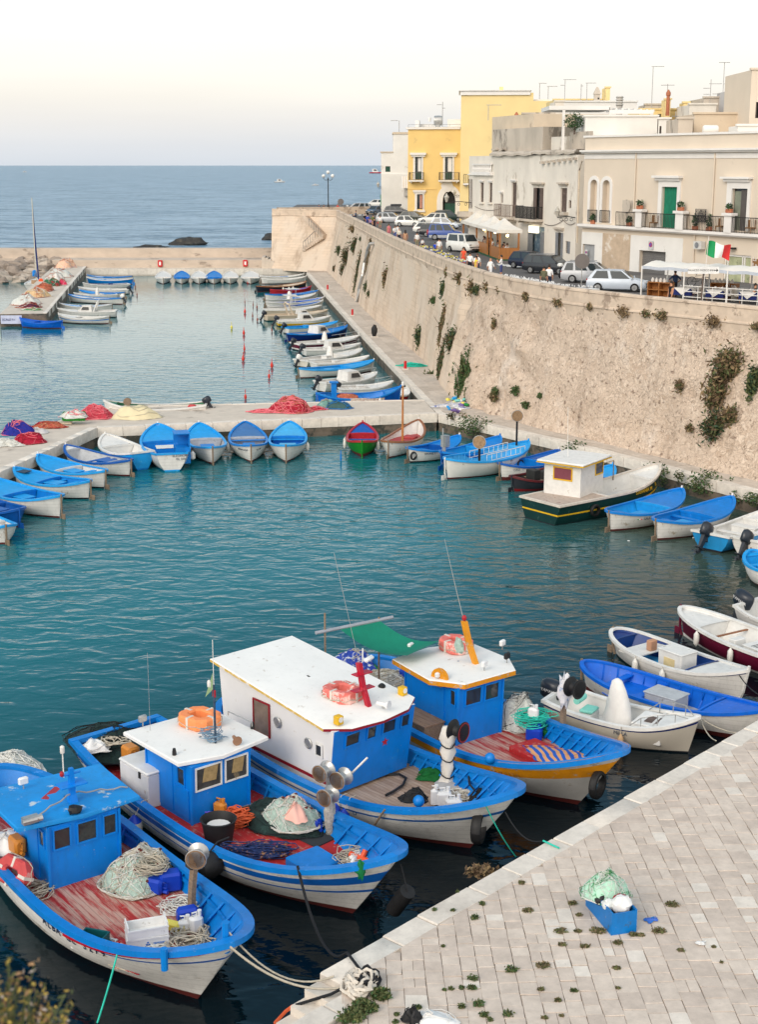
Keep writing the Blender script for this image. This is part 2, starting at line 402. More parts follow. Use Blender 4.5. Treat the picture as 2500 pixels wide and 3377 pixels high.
# promenade under the wall, inner pier
KB=[Vector(p)for p in((-11.6,229),(-2.7,152.4),(3.3,103.2),(4.1,97.1),(11.3,87.0),(16.3,79.2),(19.9,72.9),(28,58.4))]
BASE=[Vector(p)for p in((-18,239),(-8.5,232.1),(-.7,159.2),(3.9,125.1),(5.1,105.8),(6.1,100),(8.0,96.3),(10.4,92.3),(13.4,87.5),(20.7,75.8),(32,57.4))]
def promenade():
 mb=MB();body=[tuple(p)for p in KB]+[(36,58.4),(30,80),(14,104),(12,160),(0,242),(-11.6,242)]
 off=[KB[i]+Vector((.05,.02))for i in range(len(KB))]
 mb.prism([tuple(p)for p in off]+body[len(KB):],-3,1.165,1,0)
 q=tag(mb.build('promenade',[JOINT,DAMP],smooth=0),kind='structure')
 k=MB();kerb_line(k,KB[:4],.5,.8,1.2,(1.2,2.2),left=True);kerb_line(k,KB[3:],.62,.62,1.22,(.9,1.7),left=True)
 k.build('kerb',KERB,q)
 p=MB()
 for i in range(len(KB)-1):
  a,b=KB[i],KB[i+1];d=(b-a).normalized();nn=Vector((-d.y,d.x));w=5 if i<3 else 4.6
  reg=[tuple(a+nn*.5),tuple(b+nn*.5),tuple(b+nn*w),tuple(a+nn*w)]
  c=(a+b)/2;big=i<2
  pavers(p,reg,math.atan2(d.y,d.x),(1.0,1.5)if big else(.42,.7),(1.4,2.6)if big else(.5,1.0),1.2,tuple(c),(b-a).length/2+3)
 p.build('paving',PROM,q)
promenade()
PN=[Vector(p)for p in((-25.5,55),(-21.2,77.8),(-18.45,91.6),(4.05,97.1))]
PF=[Vector(p)for p in((-28.3,55),(-23.3,85.7),(-21.1,96.6),(-18.6,100.3),(3.3,103.2))]
def inner_pier():
 mb=MB();ins=[PN[i]+Vector((-.06,.04))for i in range(4)]
 mb.prism([tuple(p)for p in ins]+[tuple(p)for p in PF[::-1]],-3,1.2,1,0)
 q=tag(mb.build('inner_pier',[CONC,DAMP],smooth=0),'pale concrete pier with white block edge crossing the harbour to the promenade','pier')
 k=MB();kerb_line(k,PN,.55,.62,1.26,(1.0,1.9),left=True);k.build('kerb',KERB,q)
 k2=MB();kerb_line(k2,PF[::-1],.3,.7,1.24,(1.6,3),left=True);k2.build('kerb',KERB,q)
inner_pier()
def far_works():
 ST=M('breakwater_stone',(.53,.445,.365),.9,.12,.35,(.30,.245,.2),.3,.22,.2,8,stretch=(1,1,2.4))
 t=thing('breakwater','long low stone breakwater with a stepped terrace closing the harbour from the sea','breakwater',(0,0,0))
 mb=MB();mb.box((-120,247,-2),(-17.3,249.6,3.95));mb.box((-120,249.6,-2),(-14,253,3.2))
 for i in range(16):mb.box((-110+i*5.9,246.97,2.5),(-110+i*5.9+.06,247,3.9))
 mb.build('sea_wall',ST,t,smooth=0)
 mb=MB();mb.box((-54.5,240.2,-2),(-19.5,247,2.45));mb.box((-120,246,-1),(-54.5,247,2.3));mb.build('terrace',ST,t,smooth=0)
 mb=MB();mb.box((-49.6,237.6,-2),(-11.4,240.2,1.18));mb.build('wharf',[CONC],t,smooth=0)
 mb=MB()
 for i in range(24):mb.box((-49.5+i*1.6,237.5,.2),(-49.5+i*1.6+1.56,237.6,1.2))
 mb.build('kerb',KERB,t,smooth=0)
 s=MB()
 for i in range(9):s.box((-19.5+i*.52,239.0+.02*i,.5),(-19.5+(i+1)*.52,243.5,3.0-.2*i))
 tag(s.build('stone_stair',CONC,smooth=0),'flight of stone steps from the breakwater terrace down to the promenade','stairs')
 pts=[(-43.2,162.3),(-38.0,163.2),(-49.0,241),(-54.5,241)]
 mb=MB();mb.prism(pts,-2,1.4,1,0);p=tag(mb.build('left_pier',[CONC,DAMP],smooth=0),'narrow concrete pier heaped with fishing nets beside the sailing boat','pier');p.name='narrow_pier'
 k=MB();kerb_line(k,[Vector(pts[1]),Vector(pts[2])],.45,.75,1.44,(1.5,2.5),left=True);k.build('kerb',KERB,p)
 s=MB();s.box((-43.0,162.0,.35),(-40.6,162.14,1.3));sg=tag(s.build('notice_board',M('notice_blue_white',(.52,.55,.70),.6),smooth=0),'pale blue notice board on the end of the narrow pier','sign')
 T=M('sign_ink',(.02,.03,.16),.6)
 text('SCALE NOVE',.36,T,sg,(-41.8,161.98,.82),(rad(90),0,rad(3)))
 rk=[M('grey_boulder',(.28,.23,.19),.95,.3,.9,(.16,.13,.11),.3,.8,.6,5),M('pale_boulder',(.42,.36,.30),.95,.25,.9,(.25,.2,.17),.2,.8,.6,5)]
 protos=[]
 for s_ in range(6):
  mb=MB();mb.ell((0,0,0),(1,.8,.6),14,9,0,.75,1.3,s_*3.1);o=mb.build('boulder',rk[s_%2],smooth=28);protos.append(o)
 used=0
 for row in range(5):
  for i in range(11):
   u=-40+i*22+R.uniform(-9,9);v=925-row*17+R.uniform(-5,5)
   if u>195-row*2:continue
   z=.15+row*.42;p=at(u,v,z);sc=R.uniform(.8,1.7)
   o=protos[used]if used<6 else protos[R.randrange(6)].copy()
   if used>=6:COL.objects.link(o)
   used+=1;o.location=p;o.rotation_euler=(R.uniform(-.4,.4),R.uniform(-.4,.4),R.random()*6);o.scale=(sc*1.2,sc,sc)
   tag(o,'weathered boulder in the rock heap between the breakwater and the sailing boat','rock','boulders heaped below the breakwater')
 dk=M('wet_rock',(.035,.032,.028),.5,.4,1.5,(.1,.09,.07),.3,1,.8,4)
 for(u,v,rx,ry,rz,lab)in((617,806,4.2,2.5,1.6,'rounded dark rock standing out of the sea behind the breakwater'),(892,790,2.2,2,1.4,'dark rock in the sea against the foot of the bastion'),(500,815,3.6,1.2,.5,'flat dark reef breaking the surface behind the breakwater')):
  p=at(u,v,.1);mb=MB();mb.ell((0,0,0),(rx,ry,rz),18,9,0,.5,2,u)
  o=mb.build('sea_rock',dk,smooth=25);o.location=p;tag(o,lab,'rock')
far_works()
# rampart and the road on it
TOP=[Vector(p)for p in((-17.9,243,10.7),(-6.9,236.2,10.7),(1.51,153.6,10.45),(4.6,127,10.35),(6.6,112.5,10.3),(7.9,104.6,10.3),(9.3,98.9,10.3),(12.0,91.9,10.3),(14.4,87.9,10.3),(21.0,79.1,10.3),(31.5,63.5,10.3))]
ROADZ=9.3
def rampart():
 m,t,b=newmat('rubble_masonry')
 tc=N(t,'ShaderNodeTexCoord');C_=tc.outputs['Object']
 def nz(sc,d=6.,r=.65,st=(1,1,1)):
  mp=N(t,'ShaderNodeMapping');mp.inputs['Scale'].default_value=st;t.links.new(C_,mp.inputs[0])
  n=N(t,'ShaderNodeTexNoise',i_Scale=sc,i_Detail=d,i_Roughness=r);t.links.new(mp.outputs[0],n.inputs['Vector']);return n.outputs[0]
 warp=N(t,'ShaderNodeTexNoise',i_Scale=2.2,i_Detail=5.0);t.links.new(C_,warp.inputs['Vector'])
 wv=N(t,'ShaderNodeVectorMath',operation='MULTIPLY_ADD');t.links.new(warp.outputs['Color'],wv.inputs[0]);wv.inputs[1].default_value=(.9,.9,.9);t.links.new(C_,wv.inputs[2])
 vo=N(t,'ShaderNodeTexVoronoi',feature='F1',i_Scale=4.2);t.links.new(wv.outputs[0],vo.inputs['Vector'])
 ve=N(t,'ShaderNodeTexVoronoi',feature='DISTANCE_TO_EDGE',i_Scale=4.2);t.links.new(wv.outputs[0],ve.inputs['Vector'])
 sepc=N(t,'ShaderNodeSeparateColor');t.links.new(vo.outputs['Color'],sepc.inputs[0])
 c=mix(t,rng(t,nz(.35),.3,.7),(.70,.56,.44),(.57,.45,.35))
 stonec=mix(t,sepc.outputs[0],(.75,.62,.50),(.50,.375,.28))
 c=mix(t,rng(t,nz(.55,7),.40,.60,.12,.78),c,stonec)
 crev=rng(t,ve.outputs['Distance'],0,.09,1,0)
 cr2=N(t,'ShaderNodeMath',operation='MULTIPLY');t.links.new(crev,cr2.inputs[0]);t.links.new(rng(t,nz(.8,5),.46,.62,.0,.55),cr2.inputs[1])
 c=mix(t,cr2.outputs[0],c,(.33,.25,.19))
 c=mix(t,rng(t,nz(.28,8,.7,(1,1,.5)),.56,.66,0,.6),c,(.74,.66,.58))
 c=mix(t,rng(t,nz(.45,8,.72,(1,1,.28)),.56,.68,0,.7),c,(.33,.25,.19))
 pit=rng(t,nz(3.2,4,.6),.58,.68,0,.75);c=mix(t,pit,c,(.17,.11,.08))
 t.links.new(c,b.inputs['Base Color']);b.inputs['Roughness'].default_value=.95;b.inputs['Specular IOR Level'].default_value=.1
 h=N(t,'ShaderNodeMath',operation='SUBTRACT');t.links.new(nz(5,7,.7),h.inputs[0]);t.links.new(crev,h.inputs[1])
 bp=N(t,'ShaderNodeBump',i_Strength=.55,i_Distance=.12);t.links.new(h.outputs[0],bp.inputs['Height']);t.links.new(bp.outputs[0],b.inputs['Normal'])
 m2,t,b=newmat('tufa_ashlar');tc=N(t,'ShaderNodeTexCoord');C_=tc.outputs['Object']
 mp=N(t,'ShaderNodeMapping');mp.inputs['Rotation'].default_value=(rad(90),0,rad(83));
 sp=N(t,'ShaderNodeSeparateXYZ');t.links.new(C_,sp.inputs[0]);cb=N(t,'ShaderNodeCombineXYZ');t.links.new(sp.outputs[1],cb.inputs[0]);t.links.new(sp.outputs[2],cb.inputs[1])
 br=N(t,'ShaderNodeTexBrick',i_Scale=1.0,i_Mortar_Size=.02,i_Mortar_Smooth=.6,i_Brick_Width=1.1,i_Row_Height=.42);t.links.new(cb.outputs[0],br.inputs['Vector'])
 br.inputs['Color1'].default_value=(.66,.53,.41,1);br.inputs['Color2'].default_value=(.58,.46,.35,1);br.inputs['Mortar'].default_value=(.47,.36,.27,1)
 c=br.outputs['Color']
 c=mix(t,rng(t,nz(.22,6),.42,.60,0,.85),c,(.63,.53,.43))
 c=mix(t,rng(t,nz(.5,8,.72,(1,1,.22)),.52,.66,0,.75),c,(.36,.27,.20))
 c=mix(t,rng(t,nz(.3,8,.7),.60,.70,0,.5),c,(.62,.55,.47))
 t.links.new(c,b.inputs['Base Color']);b.inputs['Roughness'].default_value=.95;b.inputs['Specular IOR Level'].default_value=.1
 bp=N(t,'ShaderNodeBump',i_Strength=.5,i_Distance=.08);t.links.new(nz(2.5,8,.7),bp.inputs['Height']);t.links.new(bp.outputs[0],b.inputs['Normal'])
 cols=[]
 for i in range(len(BASE)-1):
  L=(BASE[i+1]-BASE[i]).length;n=max(2,int(L/(.55 if i>=3 else 1.1)))
  for k in range(n+(i==len(BASE)-2)):
   f=k/n;cols.append((BASE[i].lerp(BASE[i+1],f),TOP[i].lerp(TOP[i+1],f),i+f))
 rows=[];NR=22;mid=[]
 for bpt,tp,s in cols:
  row=[];mid.append(s)
  d=Vector((tp.x-bpt.x,tp.y-bpt.y,0));nrm=Vector((-.99,-.12,0))if s<4.5 else Vector((-.85,-.53,0))if s>6 else Vector((-.93,-.35,0))
  if s<1:nrm=Vector((-.3,-.95,0))
  rough=.10 if s<4 else .22 if s>6.5 else .45
  for r in range(NR+1):
   f=r/NR;zz=lerp(.9,tp.z-1.0,f)
   p=Vector((lerp(bpt.x,tp.x,f),lerp(bpt.y,tp.y,f),zz))
   k=noise.fractal(Vector((p.x*.5,p.y*.5,p.z*.6)),.8,2,5)*rough
   if 4.2<s<6.6:
    g=math.sin((s-4.2)/2.4*math.pi);k-=g*.55*max(0,noise.noise(Vector((s*3.4,zz*.12,3))))*(1.25-f)
    k+=g*.25*noise.noise(Vector((p.x*1.3,p.y*1.3,zz*.35)))
   if s>6.5 and zz<2.2:k+=.25*(1-(zz-.9)/1.3)
   p+=nrm*k;row.append(p)
  rows.append(row)
 mb=MB();mb.loft(rows,lambda i,j:1 if mid[i]<4.3 else 0,flip=False)
 w=tag(mb.build('rampart',[m,m2],smooth=60),'tall sloping stone rampart with rubble face and eroded bend above the promenade','rampart')
 mb=MB();prow=[]
 PM=M('parapet_stone',(.58,.465,.36),.92,.14,1.2,(.33,.25,.19),.35,.8,.4,10)
 pts=[]
 for i in range(len(TOP)-1):
  L=(TOP[i+1]-TOP[i]).length;n=max(2,int(L/.7))
  for k in range(n+(i==len(TOP)-2)):pts.append(TOP[i].lerp(TOP[i+1],k/n))
 for i,p in enumerate(pts):
  d=(pts[min(i+3,len(pts)-1)]-pts[max(i-3,0)]);d.z=0;d.normalize();nn=Vector((d.y,-d.x,0));nn=-nn if nn.x>0 else nn
  jz=noise.noise(Vector((i*.23,0,1)))*.035;jo=noise.noise(Vector((i*.4,5,1)))*.03
  q=lambda o,z:p+nn*o+Vector((0,0,z))
  prow.append([q(.0,-1.9),q(.10+jo,-1.06),q(.17+jo,-1.0),q(.16+jo,-.92),q(.09+jo,-.86),q(.07+jo,-.16),q(.13+jo,-.13),q(.11+jo,-.01+jz),q(.04,.04+jz),q(-.34,.04+jz),q(-.42,-.02+jz),q(-.4,-1.02)])
 mb.loft(prow,0);mb.build('parapet',PM,w,smooth=30)
 rm=M('asphalt',(.12,.112,.108),.9,.15,.6,(.17,.155,.14),.3,.25,.3,40)
 tpts=[(p.x+.25,p.y+.12)for p in TOP]
 mb=MB();mb.prism(tpts+[(80,60),(80,320),(-18,320)],6.5,ROADZ,0);tag(mb.build('road',rm,smooth=0),kind='structure')
 mk=M('road_marking',(.62,.61,.58),.8,.1,5,(.2,.19,.18),.3,6)
 mb=MB()
 for k in range(5):
  a=at(1200+(1000+k*62)/2.36+30,200+(1590+k*6)/2.36,ROADZ);mb.box((a.x-.3,a.y-1.4,ROADZ+.004),(a.x+.3,a.y+1.4,ROADZ+.008))
 for k in range(4):
  a=at(1155+k*16,709,ROADZ);mb.box((a.x-.3,a.y-2.4,ROADZ+.004),(a.x+.3,a.y+2.4,ROADZ+.008))
 tag(mb.build('crosswalk',mk,smooth=0),kind='structure')
 mb=MB();mb.obox((-8,257.6,9.95),(21,.5,1.3),rad(20));tag(mb.build('low_wall',PM),'low sea wall at the far end of the street behind the street lamp','wall')
 st=M('stair_stone',(.54,.44,.35),.95,.2,1)
 sb=MB();rl=MB()
 pa,pb,pc=Vector((-18,239,.9)),Vector((-8.5,232.1,.9)),Vector((-17.9,243,9.7));pn=(pb-pa).cross(pc-pa).normalized()
 def face(u,v):
  d=at(u,v,0)-Vector((0,0,CAMH));return Vector((0,0,CAMH))+d*((pa-Vector((0,0,CAMH))).dot(pn)/d.dot(pn))
 for n_,a,b in((14,(20,262),(155,405)),(10,(150,420),(15,510))):
  for k in range(n_):
   f=k/(n_-1);p=face(1000+lerp(a[0],b[0],f)/2.36,600+lerp(a[1],b[1],f)/2.36);sb.obox((p.x,p.y+.2,p.z-.25),(.8,1.0,.5),-.63)
 stt=tag(sb.build('wall_stair',st,smooth=0),'narrow stone stair climbing the end face of the far bastion','stairs')
 for(a,b)in(((70,300),(160,385)),((115,395),(25,480))):
  P=[face(1000+lerp(a[0],b[0],k/5)/2.36,600+lerp(a[1],b[1],k/5)/2.36)+Vector((-.5,-.7,.3))for k in range(6)]
  rl.tube(P,.05,4)
  for q in P:rl.tube([q,q-Vector((0,0,1.1))],.04,4)
 rl.build('handrail',M('rusty_rail',(.2,.19,.18),.6),stt)
rampart()
# buildings
def c1(x,y):return(1200+x/2.36,200+y/2.36)
def c2(x,y):return(1850+x/2.48,200+y/2.48)
def c3(x,y):return(1000+x/2.36,600+y/2.36)
def c4(x,y):return(1600+x/1.8356,700+y/1.8356)
class Facade:
 """vertical plane through two ground points; pixels of the photograph are read onto it to get real sizes"""
 def __init__(s,p0,p1,cv):
  s.p0=Vector(p0);s.d=(Vector(p1)-Vector(p0));s.L=s.d.length;s.d.normalize();s.n=Vector((s.d.y,-s.d.x));s.cv=cv
  s.rot=math.atan2(s.d.y,s.d.x)
 def sz(s,x,y):
  u,v=s.cv(x,y);a=(u-PCX)/FPX;b=(PCY-v)/FPX;c,q=math.cos(PITCH),math.sin(PITCH)
  r=Vector((a,c+b*q,-q+b*c));n3=s.n
  t=(s.p0.x*n3.x+s.p0.y*n3.y)/(r.x*n3.x+r.y*n3.y);P=r*t
  return((P.x-s.p0.x)*s.d.x+(P.y-s.p0.y)*s.d.y,P.z+CAMH)
 def rect(s,x0,y0,x1,y1):
  xm,ym=(x0+x1)/2,(y0+y1)/2
  a=s.sz(x0,ym)[0];b=s.sz(x1,ym)[0];zt=s.sz(xm,y0)[1];zb=s.sz(xm,y1)[1]
  return(min(a,b),zb,max(a,b),zt)
def wallmesh(mb,L,z0,z1,depth,holes,m=0,mr=0,rec=.28,s0=0.):
 """box wall: front at y=0 with openings, body behind (local x along facade, y into the building)"""
 hs=[(max(s0+.02,h[0]),max(z0+.02,h[1]),min(L-.02,h[2]),min(z1-.02,h[3]))for h in holes]
 xs=sorted({s0,L,*[h[0]for h in hs],*[h[2]for h in hs]});zs=sorted({z0,z1,*[h[1]for h in hs],*[h[3]for h in hs]})
 for i in range(len(xs)-1):
  for j in range(len(zs)-1):
   cx,cz=(xs[i]+xs[i+1])/2,(zs[j]+zs[j+1])/2
   if any(h[0]<cx<h[2]and h[1]<cz<h[3]for h in hs):continue
   mb.poly([(xs[i],0,zs[j]),(xs[i+1],0,zs[j]),(xs[i+1],0,zs[j+1]),(xs[i],0,zs[j+1])],m)
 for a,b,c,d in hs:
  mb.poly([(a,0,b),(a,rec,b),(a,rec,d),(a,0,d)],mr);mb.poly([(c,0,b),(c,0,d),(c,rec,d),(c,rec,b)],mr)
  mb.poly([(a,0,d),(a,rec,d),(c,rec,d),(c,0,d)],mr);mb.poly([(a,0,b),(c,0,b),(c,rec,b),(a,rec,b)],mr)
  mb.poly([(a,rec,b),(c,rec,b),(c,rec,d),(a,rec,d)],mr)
 mb.poly([(s0,0,z0),(s0,0,z1),(s0,depth,z1),(s0,depth,z0)],m);mb.poly([(L,0,z0),(L,depth,z0),(L,depth,z1),(L,0,z1)],m)
 mb.poly([(s0,0,z1),(L,0,z1),(L,depth,z1),(s0,depth,z1)],m);mb.poly([(s0,depth,z0),(s0,depth,z1),(L,depth,z1),(L,depth,z0)],m)
OLDW=M('old_whitewash',(.72,.665,.585),.92,.10,.5,(.46,.40,.33),.28,.45,.3,6,stretch=(1,1,.5))
WHT=M('whitewash',(.76,.74,.70),.9,.05,.6,(.55,.50,.44),.12,.5,.15,6)
YEL=M('yellow_plaster',(.80,.565,.22),.9,.06,.35,(.62,.44,.19),.12,.4,.15,6)
YEL2=M('pale_yellow_plaster',(.80,.625,.30),.9,.05,.3,(.68,.52,.25),.1,.4)
CREAM=M('cream_plaster',(.67,.575,.465),.9,.05,.3,(.60,.51,.41),.12,.3,.1,6)
STAIN=M('stained_plaster',(.52,.455,.38),.95,.14,.5,(.25,.215,.18),.36,.55,.3,6,stretch=(1,1,.45))
BEIGE=M('beige_plaster',(.60,.50,.38),.92,.1,.5,(.42,.34,.26),.25,.5)
TRIM=M('white_trim',(.76,.73,.69),.8,.05,1)
BROWN=M('brown_shutter',(.115,.08,.065),.7,.2,3,(.2,.15,.12),.2,3)
GREY=M('grey_shutter',(.20,.21,.225),.6,.15,2,(.3,.27,.24),.2,2)
GREENP=M('green_shutter',(.012,.07,.045),.55,.2,3)
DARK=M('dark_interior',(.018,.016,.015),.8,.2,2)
GLS=glass('window_glass',(.035,.04,.045),.08)
IRON=M('wrought_iron',(.02,.019,.018),.6,.2,5)
ROUGH=M('exposed_tufa',(.52,.405,.295),.95,.18,1.1,(.70,.64,.56),.35,.6,.8,3)
def place(t,F,z=0):t.location=(F.p0.x,F.p0.y,0);t.rotation_euler=(0,0,F.rot)
def shutters(F,t,r,mat=BROWN,leaf=True,pane=None,open_=False):
 """window: frame, pane or closed louvred leaves; local coords of the facade"""
 a,b,c,d=r;w=c-a
 f=MB();e=min(.09,w*.12)
 for q in((a,.14,b,a+e,.24,d),(c-e,.14,b,c,.24,d),(a+e,.14,d-e,c-e,.24,d)):f.box(q[:3],q[3:],0)
 fr=f.build('window',mat,t,smooth=0)
 if pane is not None:
  p=MB();p.box((a+e,.19,b+.02),(c-e,.21,d-e));p.build('pane',pane,fr,smooth=0)
 if leaf:
  for i in(0,1):
   s=MB();x0=a+e+i*(w/2-e)+.015;x1=x0+w/2-e-.03
   s.box((x0,.13,b+.03),(x1,.16,d-e-.01))
   for z in range(int((d-b-e)/.16)):s.box((x0+.06,.115,b+.1+z*.16),(x1-.06,.13,b+.17+z*.16))
   s.build('shutter',mat,fr,smooth=0)
 return fr
def hood(t,r,mat=TRIM,over=.25,h=.16,up=.25,out=.3,name='hood'):
 a,b,c,d=r;m=MB();m.box((a-over,-out,d+up),(c+over,0,d+up+h));m.box((a-over*.6,-out*.6,d+up-h*.8),(c+over*.6,0,d+up));return m.build(name,mat,t,smooth=0)
def surround(t,r,o,mat=TRIM,name='surround',out=.06):
 a,b,c,d=r;A,B,C_,D=o;m=MB();y=-out
 m.box((A,y,B),(a,0,D));m.box((c,y,B),(C_,0,D));m.box((a,y,d),(c,0,D));return m.build(name,mat,t,smooth=0)
def railing(t,a,c,z0,z1,out=.8,mat=IRON,sides=True,gap=.13,slab=None,name='balcony'):
 m=MB();th=.022
 def run(p,q):
  L=(q-p).length;n=max(2,int(L/gap))
  m.tube([p+Vector((0,0,z1)),q+Vector((0,0,z1))],.03,4);m.tube([p+Vector((0,0,z0+.08)),q+Vector((0,0,z0+.08))],.02,4)
  for i in range(n+1):
   w=p.lerp(q,i/n);m.tube([w+Vector((0,0,z0)),w+Vector((0,0,z1))],th if i%8 else .03,4,caps=False)
 A,B=Vector((a,-out,0)),Vector((c,-out,0));run(A,B)
 if sides:run(Vector((a,-.02,0)),A);run(B,Vector((c,-.02,0)))
 o=m.build(name,mat,t,smooth=0)
 if slab:
  s=MB();s.box((a-.1,-out-.12,z0-.22),(c+.1,0,z0));n=max(2,int((c-a)/1.1))
  for i in range(n):
   x=lerp(a+.2,c-.45,i/(n-1));s.prism([(x,0),(x+.25,0),(x+.25,-out*.8),(x,-out*.8)],z0-.45,z0-.22)
  s.build('slab',slab,o,smooth=0)
 return o
def arch_fill(mb,a,c,z_spring,z_top,m,y0=0.,dep=.28,n=10):
 """spandrels turning a square-headed opening into an arch (front faces and soffit)"""
 cx,r=(a+c)/2,(c-a)/2;rz=z_top-z_spring
 pt=[(cx-r*math.cos(math.pi*i/n),z_spring+rz*math.sin(math.pi*i/n))for i in range(n+1)]
 for i in range(n):
  (x0,z0),(x1,z1)=pt[i],pt[i+1]
  mb.poly([(x0,y0,z0),(x1,y0,z1),(x1,y0,z_top+.001),(x0,y0,z_top+.001)],m)
  mb.poly([(x0,y0,z0),(x0,dep,z0),(x1,dep,z1),(x1,y0,z1)],m)
def arch_band(mb,a,c,z0,zs,zt,w,out=.07,m=0,n=12):
 cx,r=(a+c)/2,(c-a)/2
 def P(k,rr,hh):t_=math.pi*k/n;return(cx-rr*math.cos(t_),zs+hh*math.sin(t_))
 inn=[(a,z0)]+[P(k,r,zt-zs)for k in range(n+1)]+[(c,z0)]
 outp=[(a-w,z0)]+[P(k,r+w,zt-zs+w)for k in range(n+1)]+[(c+w,z0)]
 mb.loft([[(x,0,z)for x,z in inn],[(x,-out,z)for x,z in inn],[(x,-out,z)for x,z in outp],[(x,0,z)for x,z in outp]],m)
 # far white house
F=Facade((-.2,258),(5.6,258),c1)
def H(F,x0,y0,x1,y1):return F.rect(x0,y0,x1,y1)
t=thing('white_house','plain white house at the sea end of the street with a small green shuttered window','house');place(t,F)
lo=F.rect(135,712,228,1160);hi=F.rect(228,562,346,1160);wn=H(F,168,822,206,866)
mb=MB();wallmesh(mb,lo[2],8,lo[3],9,[wn],s0=lo[0]);k=len(mb.v);wallmesh(mb,hi[2],8,hi[3],9,[],s0=hi[0]);mb.v[k:]=[(x,y-.02,z)for x,y,z in mb.v[k:]]
mb.build('wall',WHT,t,smooth=0);shutters(F,t,wn,GREENP,leaf=True,pane=GLS)
b_=F.rect(135,883,346,889);mb=MB();mb.box((b_[0],-.35,8),(b_[2],-.03,b_[3]));mb.build('lower_wall',WHT,t,smooth=0)
cp=F.rect(228,556,346,572);mb=MB();mb.box((cp[0]-.1,-.15,cp[1]),(cp[2],9,cp[3]));cp=F.rect(132,707,228,716);mb.box((cp[0]-.1,-.13,cp[1]),(cp[2],9,cp[3]));mb.build('coping',BEIGE,t,smooth=0)
aw=F.rect(296,900,346,990);mb=MB()
for i in range(6):
 x0=lerp(aw[0],aw[2],i/6);x1=lerp(aw[0],aw[2],(i+1)/6);mb.loft([[(x0,-.4,aw[3]),(x1,-.4,aw[3])],[(x0,-1.9,aw[1]),(x1,-1.9,aw[1])]],i%2)
mb.build('awning',[TRIM,BEIGE],t,smooth=0)
cg=F.rect(312,992,342,1052);mb=MB();mb.box((cg[0],-1.1,cg[1]),(cg[2],-.36,cg[3]));mb.build('window_cage',M('cage_grey',(.5,.48,.45),.7),t,smooth=0)
# green hut
p=at(*c1(190,1148),ROADZ);t=thing('wooden_hut','small green wooden hut with a pitched roof against the far white house','hut',(p.x,p.y,ROADZ))
G_=M('hut_green',(.01,.22,.09),.6,.12,2)
mb=MB();mb.box((-1.6,-1.2,0),(1.6,1.2,2.5))
for i in range(9):mb.box((-1.6+i*.36,-1.23,.05),(-1.6+i*.36+.3,-1.2,2.45))
mb.build('wall',G_,t,smooth=0)
mb=MB();mb.loft([[(-1.85,-1.4,2.5),(0,-1.4,3.4),(1.85,-1.4,2.5)],[(-1.85,1.4,2.5),(0,1.4,3.4),(1.85,1.4,2.5)]]);mb.poly([(-1.7,-1.3,2.5),(1.7,-1.3,2.5),(0,-1.3,3.3)]);mb.build('roof',G_,t,smooth=0)
# yellow house
F=Facade((4.9,238),(20,236),c1)
t=thing('yellow_house','yellow two-storey house with white balconies and a big arched carriage entrance','house');place(t,F)
bx=F.rect(343,530,752,1245)
W1,W2,W3,A1=F.rect(400,750,450,925),F.rect(633,748,690,928),F.rect(415,1040,460,1155),F.rect(615,1014,713,1216)
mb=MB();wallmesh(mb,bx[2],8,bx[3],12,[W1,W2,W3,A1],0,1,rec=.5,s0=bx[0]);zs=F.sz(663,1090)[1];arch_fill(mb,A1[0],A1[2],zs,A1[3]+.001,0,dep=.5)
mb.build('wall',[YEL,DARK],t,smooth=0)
for w,o in((W1,F.rect(385,735,462,925)),(W2,F.rect(618,735,704,928))):
 fr=shutters(F,t,w,GREENP,leaf=False,pane=GLS);q=MB();q.box((w[0]+.15,.12,w[1]),((w[0]+w[2])/2-.05,.16,lerp(w[1],w[3],.33)));q.box(((w[0]+w[2])/2+.05,.12,w[1]),(w[2]-.15,.16,lerp(w[1],w[3],.33)))
 q.build('door_panel',GREENP,fr,smooth=0);q=MB();q.box((w[0]+.45,.15,lerp(w[1],w[3],.36)),(w[0]+1.1,.185,lerp(w[1],w[3],.96)));q.build('curtain',TRIM,fr,smooth=0)
 surround(t,w,o,out=.12);hood(t,o,over=.5,h=.35,up=.02,out=.5)
fr=shutters(F,t,W3,DARK,leaf=False,pane=GLS);q=MB();q.box((lerp(W3[0],W3[2],.45),.12,W3[1]+.1),(W3[2]-.1,.18,W3[3]-.1));q.build('curtain',M('pink_curtain',(.5,.24,.17),.8),fr,smooth=0)
o3=F.rect(398,1022,470,1164);surround(t,W3,o3,out=.12);hood(t,o3,over=.3,h=.3,up=.0,out=.3);mb=MB();mb.box((o3[0]-.2,-.2,o3[1]-.3),(o3[2]+.2,0,o3[1]));mb.build('sill',TRIM,t,smooth=0)
for xx in((358,466),(591,744)):
 r=F.rect(xx[0],870,xx[1],930);railing(t,r[0],r[2],r[1],r[3],out=1.1,slab=TRIM,gap=.2,mat=M('balcony_rail',(.12,.10,.08),.6))
mb=MB();arch_band(mb,A1[0],A1[2],9.3,zs,A1[3],.95,.15);a=F.sz(650,975);mb.lathe([(.0,-.3),(1.0,-.2),(1.0,0),(0,0)],10,(a[0],0,a[1]),axis='Y');mb.build('arch_surround',TRIM,t,smooth=0)
q=MB();q.box((A1[0]+.3,.42,9),(A1[0]+2.1,.47,lerp(9.3,A1[3],.55)));q.build('gate_leaf',GREENP,t,smooth=0)
bb=F.rect(360,1197,612,1243);q=MB();q.box((bb[0],-.12,8),(A1[0]-.95,0,bb[1]));q.box((bb[0],-.2,bb[1]),(A1[0]-.95,0,bb[3]-.45));q.build('plinth',YEL2,t,smooth=0)
